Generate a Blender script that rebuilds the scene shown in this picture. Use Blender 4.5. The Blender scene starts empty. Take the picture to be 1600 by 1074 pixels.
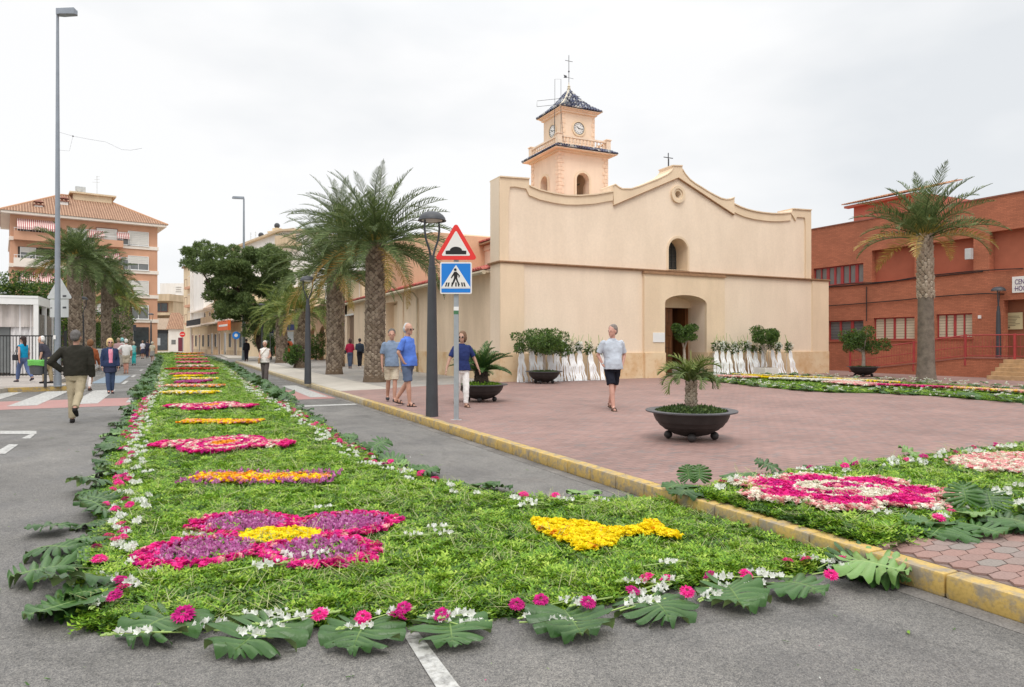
import bpy, bmesh, math, random
import numpy as np
from mathutils import Vector, Matrix, Euler
from mathutils.geometry import tessellate_polygon
random.seed(7); RNG = np.random.default_rng(7)
S = bpy.context.scene
COL = S.collection
R = math.radians
# ------------------------------------------------------------------ camera
# world frame: +Y runs down the street, +X across it to the church; the camera stands on the road at the origin
F = 1073.0; EYE = 1.55; YAW = math.atan2(524, F); PV = .14      # PV: height of pavement and plaza
cd = bpy.data.cameras.new('camera'); cam = bpy.data.objects.new('camera', cd); COL.objects.link(cam)
cam.location = (0, 0, EYE); cam.rotation_euler = (R(90), 0, -YAW)
cd.sensor_width = 36; cd.lens = 36 * F / 1600; cd.clip_end = 3000; cd.clip_start = .05
S.camera = cam
# ------------------------------------------------------------------ sky and sun (overcast)
W = bpy.data.worlds.new('World'); S.world = W; W.use_nodes = True
nt = W.node_tree; nt.nodes.clear(); L_ = nt.links.new
def wn(t, **k):
    n = nt.nodes.new(t)
    for a, b in k.items(): setattr(n, a, b)
    return n
SUN_EL, SUN_AZ = 58, 205        # azimuth of the sun, degrees clockwise from +Y
sky = wn('ShaderNodeTexSky', sky_type='NISHITA', sun_disc=False); sky.sun_elevation = R(SUN_EL); sky.sun_rotation = R(SUN_AZ)
sb = wn('ShaderNodeBackground'); sb.inputs[1].default_value = .1; L_(sky.outputs[0], sb.inputs[0])
tc = wn('ShaderNodeTexCoord'); mp = wn('ShaderNodeMapping'); mp.inputs['Scale'].default_value = (1, 1, 2.6)
L_(tc.outputs['Generated'], mp.inputs[0])
nz = wn('ShaderNodeTexNoise'); nz.inputs['Scale'].default_value = 1.7; nz.inputs['Detail'].default_value = 5; nz.inputs['Roughness'].default_value = .5
L_(mp.outputs[0], nz.inputs['Vector'])
cr = wn('ShaderNodeValToRGB'); cr.color_ramp.elements[0].position = .36; cr.color_ramp.elements[0].color = (.80, .825, .85, 1)
cr.color_ramp.elements[1].position = .6; cr.color_ramp.elements[1].color = (1.0, 1.0, 1.0, 1)
L_(nz.outputs['Fac'], cr.inputs[0])
sx = wn('ShaderNodeSeparateXYZ'); L_(tc.outputs['Generated'], sx.inputs[0])
mr = wn('ShaderNodeMapRange'); mr.interpolation_type = 'SMOOTHSTEP'   # an overcast sky is brighter towards the zenith
mr.inputs[1].default_value = .35; mr.inputs[2].default_value = 1; mr.inputs[3].default_value = 1.04; mr.inputs[4].default_value = 2.3
L_(sx.outputs[2], mr.inputs[0])
cb = wn('ShaderNodeBackground'); L_(cr.outputs[0], cb.inputs[0]); L_(mr.outputs[0], cb.inputs[1])
mx = wn('ShaderNodeMixShader'); mx.inputs[0].default_value = .94
wo = wn('ShaderNodeOutputWorld'); L_(sb.outputs[0], mx.inputs[1]); L_(cb.outputs[0], mx.inputs[2]); L_(mx.outputs[0], wo.inputs[0])
sd = bpy.data.lights.new('sun', 'SUN'); sd.energy = 1.5; sd.angle = R(26); sd.color = (1, .96, .9)
so = bpy.data.objects.new('sun', sd); COL.objects.link(so); so.rotation_euler = (R(90 - SUN_EL), 0, R(180 - SUN_AZ)); so.location = (0, -10, 30)
S.view_settings.view_transform = 'Standard'; S.view_settings.look = 'None'; S.view_settings.gamma = 1
S.view_settings.use_curve_mapping = False; S.view_settings.exposure = 0.0
S.render.engine = 'CYCLES'

# ------------------------------------------------------------------ measuring: a pixel of the photo onto a real plane
CA, SA = math.cos(YAW), math.sin(YAW)
def cw(l, D): return (D * SA + l * CA, D * CA - l * SA)
def G(px, py, z=0.):
    D = F * (EYE - z) / (py - 537.); return cw((px - 800.) / F * D, D)
def onY(px, py, Y):
    q = (px - 800.) / F; D = Y / (CA - q * SA); return (D * SA + q * D * CA, EYE - (py - 537.) / F * D)
def onX(px, py, X):
    q = (px - 800.) / F; D = X / (SA + q * CA); return (D * CA - q * D * SA, EYE - (py - 537.) / F * D)
def atD(px, D): return cw((px - 800.) / F * D, D)
def camdist(x, y): return math.hypot(x, y)

# ------------------------------------------------------------------ materials
MATS = {}
class N:
    def __init__(s, name):
        s.m = bpy.data.materials.new(name); s.m.use_nodes = True; s.t = s.m.node_tree
        s.b = s.t.nodes['Principled BSDF']; s.tc = s.n('ShaderNodeTexCoord')
    def n(s, t, **k):
        x = s.t.nodes.new(t)
        for a, b in k.items(): setattr(x, a, b)
        return x
    def l(s, a, b): s.t.links.new(a, b)
    def noise(s, sc, det=4, rough=.55, vec=None, stretch=None):
        x = s.n('ShaderNodeTexNoise'); x.inputs['Scale'].default_value = sc; x.inputs['Detail'].default_value = det; x.inputs['Roughness'].default_value = rough
        v = vec or s.tc.outputs['Object']
        if stretch:
            m = s.n('ShaderNodeMapping'); m.inputs['Scale'].default_value = stretch; s.l(v, m.inputs[0]); v = m.outputs[0]
        s.l(v, x.inputs['Vector']); return x.outputs['Fac']
    def ramp(s, fac, stops):
        r = s.n('ShaderNodeValToRGB'); e = r.color_ramp.elements
        while len(e) < len(stops): e.new(.5)
        for i, (p, c) in enumerate(stops):
            e[i].position = p; e[i].color = (*c, 1) if len(c) == 3 else c
        s.l(fac, r.inputs[0]); return r.outputs[0]
    def mix(s, a, b, fac, mode='MIX'):
        x = s.n('ShaderNodeMix', data_type='RGBA', blend_type=mode)
        for i, v in ((0, fac), (6, a), (7, b)):
            if isinstance(v, (int, float)): x.inputs[i].default_value = v
            elif isinstance(v, tuple): x.inputs[i].default_value = (*v, 1) if len(v) == 3 else v
            else: s.l(v, x.inputs[i])
        return x.outputs[2]
    def bump(s, h, st=.3, d=.01):
        b = s.n('ShaderNodeBump'); b.inputs['Strength'].default_value = st; b.inputs['Distance'].default_value = d
        s.l(h, b.inputs['Height']); s.l(b.outputs[0], s.b.inputs['Normal'])
    def col(s, c): s.l(c, s.b.inputs['Base Color'])
def sc(c, k): return tuple(min(1, v * k) for v in c)
def M(name, c, rough=.7, var=.15, ns=3., met=0., bump=0., bs=40., spec=.4, trans=0., stain=0., fine=0.):
    """general material: base colour with broad and fine noise, optional streaky stains and bump"""
    if name in MATS: return MATS[name]
    k = N(name); n1 = k.noise(ns); c0 = k.ramp(n1, [(.3, sc(c, 1 - var)), (.7, sc(c, 1 + var))])
    if fine: c0 = k.mix(c0, k.ramp(k.noise(ns * 25, 3), [(.35, (1 - fine,) * 3), (.65, (1, 1, 1))]), 1., 'MULTIPLY')
    if stain:
        st = k.ramp(k.noise(1.1, 6, .65, stretch=(1, 1, .22)), [(.42, (1 - stain, 1 - stain * 1.1, 1 - stain * 1.25)), (.6, (1, 1, 1))])
        c0 = k.mix(c0, st, 1., 'MULTIPLY')
    k.col(c0); k.b.inputs['Roughness'].default_value = rough; k.b.inputs['Metallic'].default_value = met
    k.b.inputs['Specular IOR Level'].default_value = spec
    if trans: k.b.inputs['Transmission Weight'].default_value = trans
    if bump: k.bump(k.noise(bs, 4), bump, .01)
    MATS[name] = k.m; return k.m
def leafmat(name, c, hue=.03, val=.35, rough=.5, c2=None, spec=.4):
    if name in MATS: return MATS[name]
    k = N(name); g = k.n('ShaderNodeNewGeometry'); oi = k.n('ShaderNodeObjectInfo')
    ad = k.n('ShaderNodeMath', operation='ADD'); k.l(g.outputs['Random Per Island'], ad.inputs[0]); k.l(oi.outputs['Random'], ad.inputs[1])
    fr = k.n('ShaderNodeMath', operation='FRACT'); k.l(ad.outputs[0], fr.inputs[0])
    c2 = c2 or (min(1, c[0] * 1.5), c[1] * 1.25, c[2] * .9)
    cc = k.ramp(fr.outputs[0], [(0, sc(c, 1 - val)), (.6, c), (1, c2)])
    k.col(cc); k.b.inputs['Roughness'].default_value = rough; k.b.inputs['Specular IOR Level'].default_value = spec
    tr = k.n('ShaderNodeBsdfTranslucent'); k.l(cc, tr.inputs[0]); ms = k.n('ShaderNodeMixShader'); ms.inputs[0].default_value = .28
    o = k.t.nodes['Material Output']; k.l(k.b.outputs[0], ms.inputs[1]); k.l(tr.outputs[0], ms.inputs[2]); k.l(ms.outputs[0], o.inputs[0])
    MATS[name] = k.m; return k.m
def asphalt_mat():
    k = N('asphalt'); P_ = k.n('ShaderNodeNewGeometry').outputs['Position']
    big = k.ramp(k.noise(.35, 6, .6, P_), [(.3, (.118, .113, .106)), (.5, (.172, .164, .153)), (.7, (.24, .229, .212))])
    vo = k.n('ShaderNodeTexVoronoi'); vo.inputs['Scale'].default_value = 170; k.l(P_, vo.inputs['Vector'])
    sp = k.ramp(vo.outputs['Color'], [(.12, (.5, .5, .52)), (.5, (.95, .95, .95)), (.9, (1.5, 1.47, 1.42))])
    c = k.mix(big, sp, 1., 'MULTIPLY')
    mid = k.ramp(k.noise(2.3, 7, .7, P_, (1, .5, 1)), [(.3, (.74, .74, .74)), (.5, (1, 1, 1)), (.7, (1.12, 1.11, 1.09))])
    c = k.mix(c, mid, 1., 'MULTIPLY')
    wet = k.ramp(k.noise(.7, 5, .6, P_), [(.5, (1, 1, 1)), (.6, (.62, .62, .64))])
    c = k.mix(c, wet, .7, 'MULTIPLY'); c = k.mix(c, k.ramp(k.noise(28, 4, .7, P_), [(.3, (.72, .72, .72)), (.55, (1.05, 1.05, 1.05))]), 1., 'MULTIPLY')
    v2 = k.n('ShaderNodeTexVoronoi', feature='DISTANCE_TO_EDGE'); v2.inputs['Scale'].default_value = .22
    dn = k.n('ShaderNodeTexNoise'); dn.inputs['Scale'].default_value = 2.5; dn.inputs['Detail'].default_value = 6; k.l(P_, dn.inputs['Vector'])
    va = k.n('ShaderNodeVectorMath', operation='MULTIPLY_ADD'); k.l(dn.outputs['Color'], va.inputs[0]); va.inputs[1].default_value = (.7, .7, 0); k.l(P_, va.inputs[2])
    k.l(va.outputs[0], v2.inputs['Vector'])
    ck = k.ramp(v2.outputs['Distance'], [(.0, (.45, .45, .45)), (.007, (1, 1, 1))])
    c = k.mix(c, ck, .35, 'MULTIPLY')
    k.col(c); k.l(k.ramp(k.noise(.7, 5, .6, P_), [(.48, (.8, .8, .8)), (.62, (.45, .45, .45))]), k.b.inputs['Roughness'])
    k.bump(vo.outputs['Distance'], .5, .006); MATS['asphalt'] = k.m; return k.m
def paver_mat(name, base, grout=True, sx=.2, sy=.1):
    k = N(name); P_ = k.n('ShaderNodeNewGeometry').outputs['Position']
    br = k.n('ShaderNodeTexBrick'); br.inputs['Scale'].default_value = 1; br.inputs['Brick Width'].default_value = sx; br.inputs['Row Height'].default_value = sy
    br.inputs['Mortar Size'].default_value = .007; br.inputs['Mortar Smooth'].default_value = .3; br.inputs['Bias'].default_value = -.2
    br.inputs['Color1'].default_value = (*sc(base, .9), 1); br.inputs['Color2'].default_value = (*sc(base, 1.09), 1); br.inputs['Mortar'].default_value = (*sc(base, .66), 1)
    k.l(P_, br.inputs['Vector'])
    gr = k.ramp(k.noise(9, 2, .5, P_, (.5, 1, 1)), [(.56, (1, 1, 1)), (.63, (.8, .98, 1.05))])
    c = k.mix(br.outputs['Color'], gr, .85, 'MULTIPLY')
    c = k.mix(c, k.ramp(k.noise(.5, 6, .6, P_), [(.3, (.8, .8, .8)), (.7, (1.15, 1.13, 1.12))]), 1., 'MULTIPLY')
    c = k.mix(c, k.ramp(k.noise(3, 6, .7, P_), [(.3, (.82, .82, .82)), (.5, (1, 1, 1))]), 1., 'MULTIPLY')
    k.col(c); k.b.inputs['Roughness'].default_value = .75; k.bump(br.outputs['Fac'], -.4, .004); MATS[name] = k.m; return k.m
def brick_mat(name, base):
    k = N(name); m = k.n('ShaderNodeMapping'); m.inputs['Rotation'].default_value = (R(90), 0, 0)
    g = k.tc.outputs['Object']; sx_ = k.n('ShaderNodeSeparateXYZ'); k.l(g, sx_.inputs[0]); cx = k.n('ShaderNodeCombineXYZ')
    ad = k.n('ShaderNodeMath', operation='ADD'); k.l(sx_.outputs[0], ad.inputs[0]); k.l(sx_.outputs[1], ad.inputs[1])
    k.l(ad.outputs[0], cx.inputs[0]); k.l(sx_.outputs[2], cx.inputs[1])
    br = k.n('ShaderNodeTexBrick'); br.inputs['Scale'].default_value = 1; br.inputs['Brick Width'].default_value = .25; br.inputs['Row Height'].default_value = .07
    br.inputs['Mortar Size'].default_value = .008; br.inputs['Color1'].default_value = (*sc(base, .88), 1); br.inputs['Color2'].default_value = (*sc(base, 1.12), 1)
    br.inputs['Mortar'].default_value = (*sc(base, .78), 1); k.l(cx.outputs[0], br.inputs['Vector'])
    c = k.mix(br.outputs['Color'], k.ramp(k.noise(.6, 6, .6), [(.3, (.82, .8, .78)), (.7, (1.12, 1.1, 1.1))]), 1., 'MULTIPLY')
    c = k.mix(c, k.ramp(k.noise(30, 2), [(.35, (.8, .8, .8)), (.65, (1.1, 1.1, 1.1))]), 1., 'MULTIPLY')
    k.col(c); k.b.inputs['Roughness'].default_value = .85; k.bump(br.outputs['Fac'], -.4, .006); MATS[name] = k.m; return k.m
def rand_mat(name, cols, rough=.75, bump=.3, bs=60, fine=.25, isl=False):
    """colour picked per object (loose pieces) or per island (joined pieces)"""
    k = N(name)
    r = k.n('ShaderNodeNewGeometry').outputs['Random Per Island'] if isl else k.n('ShaderNodeObjectInfo').outputs['Random']
    n = len(cols); c = k.ramp(r, [(i / max(1, n - 1), q) for i, q in enumerate(cols)])
    c = k.mix(c, k.ramp(k.noise(bs, 4, .6), [(.3, (1 - fine,) * 3), (.6, (1.05,) * 3)]), 1., 'MULTIPLY')
    k.col(c); k.b.inputs['Roughness'].default_value = rough
    if bump: k.bump(k.noise(bs * 1.5, 4), bump, .004)
    MATS[name] = k.m; return k.m
def worn_paint(name, c, under, lo=.38, hi=.5, ns=9, rough=.6):
    k = N(name); P_ = k.n('ShaderNodeNewGeometry').outputs['Position']
    f = k.ramp(k.noise(ns, 8, .7, P_), [(lo, (0, 0, 0)), (hi, (1, 1, 1))])
    cc = k.mix(sc(c, .85), sc(c, 1.08), k.noise(2.2, 4, .6, P_)); c = k.mix(under, cc, f)
    c = k.mix(c, k.ramp(k.noise(45, 3, .6, P_), [(.3, (.72, .7, .66)), (.55, (1, 1, 1))]), .7, 'MULTIPLY')
    k.col(c); k.b.inputs['Roughness'].default_value = rough; k.bump(k.noise(60, 4, .6, P_), .25, .004); MATS[name] = k.m; return k.m
def fab(c, var=.12): return M('cloth_%02x%02x%02x' % tuple(int(v * 255) for v in c), c, .85, var, 5., bump=.35, bs=26, spec=.15)

asphalt_mat()
PLAZA_C = (.305, .19, .165)
paver_mat('plaza_paving', PLAZA_C); paver_mat('grey_paving', (.36, .33, .30), sx=.4, sy=.4)
brick_mat('orange_brick', (.43, .15, .08))
M('stucco_front', (.86, .71, .555), .9, .03, .5, bump=.3, bs=60, stain=.06, fine=.05)
M('stucco_trim', (.81, .64, .455), .88, .04, .8, bump=.25, bs=60, stain=.07, fine=.05)
M('stucco_side', (.82, .65, .48), .9, .04, .6, bump=.25, bs=50, stain=.12, fine=.05)
M('stucco_peach', (.78, .50, .32), .9, .04, .5, bump=.25, bs=50, stain=.06, fine=.05)
M('stucco_tower', (.86, .68, .52), .9, .04, .8, bump=.2, bs=60, stain=.08)
M('quoin_stone', (.85, .63, .46), .85, .12, 6., bump=.3, bs=60)
M('cornice_brown', (.38, .22, .12), .85, .2, 8., fine=.3)
k = N('dado_stone'); c = k.ramp(k.noise(.9, 7, .65), [(.32, (.60, .36, .17)), (.5, (.72, .54, .34)), (.75, (.78, .64, .44))])
c = k.mix(c, k.ramp(k.noise(6, 6, .7), [(.25, (.6, .42, .25)), (.42, (1, 1, 1))]), .6, 'MULTIPLY'); k.col(c); k.b.inputs['Roughness'].default_value = .8; k.bump(k.noise(30, 5), .3, .006); MATS['dado_stone'] = k.m
k = N('door_wood'); c = k.ramp(k.noise(7, 5, .6, stretch=(1.6, 1.6, .12)), [(.3, (.09, .032, .012)), (.55, (.22, .085, .03)), (.75, (.30, .13, .05))]); k.col(c); k.b.inputs['Roughness'].default_value = .45; MATS['door_wood'] = k.m
worn_paint('kerb_yellow', (.56, .38, .11), (.30, .25, .18), .40, .55, 8)
worn_paint('kerb_pale', (.52, .41, .22), (.40, .35, .27), .40, .55, 6)
worn_paint('kerb_grey', (.42, .38, .33), (.34, .31, .27), .4, .6, 5)
worn_paint('road_white', (.52, .515, .49), (.24, .235, .225), .38, .54, 16)
worn_paint('road_red', (.42, .20, .18), (.27, .23, .22), .33, .5, 10)
worn_paint('road_blue', (.20, .27, .34), (.22, .23, .24), .38, .5, 8)
M('dark_metal', (.045, .048, .055), .5, .15, 4., spec=.5); M('planter_iron', (.032, .028, .027), .55, .25, 6., bump=.2, bs=30, spec=.45)
M('planter_rim', (.085, .085, .092), .5, .15, 6.); M('galvanised', (.36, .39, .41), .45, .12, 6., met=.3, fine=.1)
M('lamp_grey', (.26, .29, .33), .45, .08, 3., met=.2); M('glass_dark', (.04, .05, .055), .12, .3, 2., spec=.8); M('glass_grey', (.17, .18, .18), .2, .2, 1.5, spec=.7)
M('white_paint', (.78, .78, .77), .5, .04, 3.); M('white_cloth', (.93, .93, .93), .9, .03, 4.); M('red_paint', (.36, .045, .045), .5, .12, 5.)
M('soil', (.10, .07, .045), .95, .3, 20.); M('black', (.012, .012, .013), .6, .1)
M('sign_white', (.74, .73, .70), .4, .02, 3.); M('sign_red', (.72, .035, .03), .35, .04, 3.); M('sign_blue', (.01, .19, .62), .35, .04, 3.); M('sign_back', (.50, .52, .52), .5, .08, 4.)
M('tower_tile', (.05, .065, .14), .25, .6, 30., spec=.6); M('tile_edge', (.62, .55, .42), .7, .2, 8.)
k = N('blue_tile'); r_ = k.n('ShaderNodeNewGeometry').outputs['Random Per Island']
k.col(k.ramp(r_, [(0, (.03, .033, .06)), (.45, (.055, .065, .13)), (.72, (.13, .15, .21)), (.8, (.36, .37, .37)), (1, (.5, .49, .46))])); k.b.inputs['Roughness'].default_value = .3; MATS['blue_tile'] = k.m
rand_mat('clay_tile', [(.36, .16, .085), (.47, .235, .13), (.56, .33, .2), (.40, .2, .11)], .85, .2, 20, .2, True)
rand_mat('red_tile', [(.42, .075, .06), (.5, .10, .08), (.56, .17, .13), (.38, .07, .06)], .8, .2, 20, .2, True)
rand_mat('paver_red', [(.28, .165, .14), (.31, .185, .155), (.27, .175, .15), (.315, .185, .155), (.26, .20, .18), (.25, .215, .19), (.29, .16, .135)], .8, .3, 70, .22)
rand_mat('paver_joined', [(.28, .165, .14), (.31, .185, .155), (.27, .175, .15), (.315, .185, .155), (.26, .20, .18), (.25, .215, .19), (.29, .16, .135)], .8, .3, 70, .22, True)
M('grout', (.20, .145, .125), .95, .2, 8.)
M('palm_trunk', (.17, .12, .08), .95, .35, 5., bump=.6, bs=14, fine=.4); rand_mat('leaf_scar', [(.13, .095, .07), (.26, .20, .15), (.36, .29, .22), (.2, .15, .105)], .95, .4, 25, .35, True)
rand_mat('leaf_scar_pale', [(.30, .23, .17), (.42, .34, .26), (.5, .42, .33)], .95, .4, 25, .35, True)
M('trunk_smooth', (.21, .17, .135), .95, .3, 6., bump=.6, bs=30, fine=.4); M('bark_pale', (.42, .36, .30), .9, .2, 8., bump=.4, bs=20); M('bark_dark', (.085, .06, .045), .95, .3, 5., bump=.6, bs=10)
leafmat('palm_leaf', (.105, .155, .05), val=.4, c2=(.21, .26, .10), rough=.5, spec=.25); leafmat('palm_leaf_bright', (.15, .21, .045), val=.35, c2=(.30, .33, .09), spec=.25); leafmat('palm_leaf_dry', (.42, .27, .06), val=.3, c2=(.5, .4, .15))
M('palm_stalk', (.36, .27, .06), .6, .3, 8.); M('rachis', (.24, .25, .08), .6, .2, 6.)
leafmat('ficus_leaf', (.085, .165, .035), val=.5, c2=(.18, .28, .055), rough=.4); leafmat('pine_needle', (.14, .205, .065), val=.5, c2=(.20, .26, .08), rough=.6)
leafmat('hedge_leaf', (.055, .12, .02), val=.5, c2=(.20, .26, .04)); leafmat('cover_leaf', (.07, .125, .03), val=.5, c2=(.16, .22, .06)); leafmat('cycad_leaf', (.05, .12, .03), val=.3, c2=(.12, .2, .04))
leafmat('fern_green', (.17, .36, .022), val=.55, c2=(.37, .54, .045), rough=.5); leafmat('fern_light', (.33, .52, .045), val=.3, c2=(.54, .66, .12)); leafmat('fern_dark', (.06, .145, .02), val=.45, c2=(.12, .24, .03)); leafmat('straw', (.38, .42, .16), val=.3, c2=(.55, .56, .3))
M('green_base', (.035, .075, .015), .95, .5, 9.)
for nm, c, c2 in (('pink', (.82, .02, .26), (.92, .12, .44)), ('magenta', (.55, .015, .22), (.78, .03, .30)), ('purple', (.58, .15, .42), (.76, .42, .64)), ('yellow', (.95, .76, .008), (.97, .82, .04)),
    ('orange', (.90, .36, .02), (.92, .50, .10)), ('rose', (.85, .36, .38), (.92, .60, .55)), ('cream', (.86, .80, .66), (.92, .90, .82)), ('redf', (.60, .03, .03), (.75, .08, .05)), ('white', (.82, .83, .76), (.92, .93, .90))):
    leafmat('petal_' + nm, c, val=.2, c2=c2, rough=.6, spec=.2)
def monstera_mat(name, c, vein, hi):
    k = N(name); a = k.n('ShaderNodeAttribute', attribute_name='vein'); oi = k.n('ShaderNodeObjectInfo')
    c1 = k.mix(c, hi, k.ramp(k.noise(9, 5, .7), [(.35, (0, 0, 0)), (.7, (1, 1, 1))])); c1 = k.mix(c1, sc(hi, 1.15), oi.outputs['Random']); c2 = k.mix(c1, vein, a.outputs['Fac'])
    g = k.n('ShaderNodeNewGeometry'); c2 = k.mix(c2, (.20, .30, .09), g.outputs['Backfacing'])
    k.col(c2); k.b.inputs['Roughness'].default_value = .34; k.b.inputs['Specular IOR Level'].default_value = .4; k.bump(k.noise(38, 3), .35, .01); MATS[name] = k.m; return k.m
monstera_mat('monstera_leaf', (.014, .046, .010), (.18, .28, .08), (.045, .11, .025))
M('stem_green', (.30, .42, .12), .5, .2, 6.)
def skin(c=(.62, .36, .26)): return M('skin_%02x' % int(c[0] * 255), sc(c, .84), .5, .12, 7., bump=.15, bs=40)

# ------------------------------------------------------------------ mesh building
class MB:
    def __init__(s): s.v = []; s.f = []
    def add(s, vs, fs):
        o = len(s.v); s.v += [tuple(p) for p in vs]; s.f += [tuple(i + o for i in q) for q in fs]; return s
    def box(s, x0, x1, y0, y1, z0, z1, bev=0):
        if bev:
            bm = bmesh.new(); bmesh.ops.create_cube(bm, size=1)
            bmesh.ops.scale(bm, vec=(x1 - x0, y1 - y0, z1 - z0), verts=bm.verts); bmesh.ops.translate(bm, vec=((x0 + x1) / 2, (y0 + y1) / 2, (z0 + z1) / 2), verts=bm.verts)
            bmesh.ops.bevel(bm, geom=bm.edges[:], offset=bev, segments=2, affect='EDGES', profile=.5)
            bm.verts.ensure_lookup_table(); s.add([v.co[:] for v in bm.verts], [[v.index for v in f.verts] for f in bm.faces]); bm.free(); return s
        return s.add([(x0, y0, z0), (x1, y0, z0), (x1, y1, z0), (x0, y1, z0), (x0, y0, z1), (x1, y0, z1), (x1, y1, z1), (x0, y1, z1)],
                     [(0, 3, 2, 1), (4, 5, 6, 7), (0, 1, 5, 4), (1, 2, 6, 5), (2, 3, 7, 6), (3, 0, 4, 7)])
    def tube(s, pts, rad, n=8, cap=True):
        pts = [Vector(p) for p in pts]
        if not hasattr(rad, '__len__'): rad = [rad] * len(pts)
        o = len(s.v); ref = None
        for i, p in enumerate(pts):
            t = (pts[min(i + 1, len(pts) - 1)] - pts[max(i - 1, 0)]).normalized()
            if ref is None: ref = Vector((1, 0, 0)) if abs(t.x) < .9 else Vector((0, 1, 0))
            a = (ref - t * ref.dot(t)).normalized(); b = t.cross(a); ref = a
            for j in range(n):
                w = 2 * math.pi * j / n; s.v.append(tuple(p + (a * math.cos(w) + b * math.sin(w)) * rad[i]))
        for i in range(len(pts) - 1):
            for j in range(n):
                s.f.append((o + i * n + j, o + i * n + (j + 1) % n, o + (i + 1) * n + (j + 1) % n, o + (i + 1) * n + j))
        if cap: s.f.append(tuple(o + j for j in reversed(range(n)))); s.f.append(tuple(o + (len(pts) - 1) * n + j for j in range(n)))
        return s
    def lathe(s, prof, n=24, c=(0, 0, 0), axis='z'):
        o = len(s.v)
        for r, z in prof:
            for j in range(n):
                w = 2 * math.pi * j / n; a, b = r * math.cos(w), r * math.sin(w)
                s.v.append((c[0] + a, c[1] + b, c[2] + z) if axis == 'z' else (c[0] + a, c[1] + z, c[2] + b) if axis == 'y' else (c[0] + z, c[1] + a, c[2] + b))
        for i in range(len(prof) - 1):
            for j in range(n): s.f.append((o + i * n + j, o + i * n + (j + 1) % n, o + (i + 1) * n + (j + 1) % n, o + (i + 1) * n + j))
        s.f.append(tuple(o + j for j in range(n))); s.f.append(tuple(o + (len(prof) - 1) * n + j for j in range(n))); return s
    def ball(s, c, r, n=8, rz=None):
        rx, ry, rz_ = r if hasattr(r, '__len__') else (r, r, r); o = len(s.v); m = max(4, n // 2 + 1)
        for i in range(m + 1):
            t = math.pi * i / m
            for j in range(n):
                w = 2 * math.pi * j / n; s.v.append((c[0] + rx * math.sin(t) * math.cos(w), c[1] + ry * math.sin(t) * math.sin(w), c[2] + rz_ * math.cos(t)))
        for i in range(m):
            for j in range(n): s.f.append((o + i * n + j, o + (i + 1) * n + j, o + (i + 1) * n + (j + 1) % n, o + i * n + (j + 1) % n))
        return s
    def plate(s, loops, y0, y1, plane='xz'):
        """polygon with holes (list of loops of 2D points), given thickness; plane xz -> thickness along y, xy -> along z"""
        def pt(p, d): return (p[0], d, p[1]) if plane == 'xz' else (p[0], p[1], d) if plane == 'xy' else (d, p[0], p[1])
        flat = [p for l in loops for p in l]; tr = tessellate_polygon([[Vector((p[0], p[1], 0)) for p in l] for l in loops])
        o = len(s.v); n = len(flat); s.v += [pt(p, y0) for p in flat] + [pt(p, y1) for p in flat]
        for a, b, c in tr: s.f.append((o + a, o + b, o + c)); s.f.append((o + n + c, o + n + b, o + n + a))
        q = 0
        for l in loops:
            m = len(l)
            for i in range(m): a, b = q + i, q + (i + 1) % m; s.f.append((o + a, o + b, o + n + b, o + n + a))
            q += m
        return s
    def xf(s, mat, frm=0):
        for i in range(frm, len(s.v)): s.v[i] = tuple(mat @ Vector(s.v[i]))
        return s
    def mesh(s, name, mat, smooth=False, fix=True):
        me = bpy.data.meshes.new(name); me.from_pydata(s.v, [], s.f); me.materials.append(MATS[mat] if isinstance(mat, str) else mat)
        if fix:
            bm = bmesh.new(); bm.from_mesh(me); bmesh.ops.recalc_face_normals(bm, faces=bm.faces); bm.to_mesh(me); bm.free()
        if smooth:
            me.shade_smooth()
            if smooth != 'all': me.set_sharp_from_angle(angle=R(40))
        me.update(); return me
    def build(s, name, mat, parent=None, loc=(0, 0, 0), smooth=False, fix=True, **k):
        return link(name, s.mesh(name, mat, smooth, fix), parent, loc, **k)
def link(name, me, parent=None, loc=(0, 0, 0), rot=(0, 0, 0), scl=None, kind=None, label=None):
    o = bpy.data.objects.new(name, me); COL.objects.link(o); o.parent = parent; o.location = loc; o.rotation_euler = rot
    if scl is not None: o.scale = (scl,) * 3 if not hasattr(scl, '__len__') else scl
    if kind: o['kind'] = kind
    if label: o['label'] = label
    return o
def thing(name, label, cat, loc=(0, 0, 0), rz=0., group=None):
    o = bpy.data.objects.new(name, None); COL.objects.link(o); o.location = loc; o.rotation_euler = (0, 0, rz); o.empty_display_size = .3
    o['label'] = label; o['category'] = cat
    if group: o['group'] = group
    return o
def tag(o, label, cat, group=None):
    o['label'] = label; o['category'] = cat
    if group: o['group'] = group
    return o
def npmesh(name, V, Fc, mat, smooth=False):
    me = bpy.data.meshes.new(name); V = np.asarray(V, dtype=np.float32); Fc = np.asarray(Fc, dtype=np.int32); k = Fc.shape[1]
    me.vertices.add(len(V)); me.vertices.foreach_set('co', V.ravel()); me.loops.add(Fc.size); me.loops.foreach_set('vertex_index', Fc.ravel())
    me.polygons.add(len(Fc)); me.polygons.foreach_set('loop_start', np.arange(len(Fc), dtype=np.int32) * k)
    me.update(calc_edges=True); me.validate(); me.materials.append(MATS[mat] if isinstance(mat, str) else mat)
    if smooth: me.shade_smooth()
    return me
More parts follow.
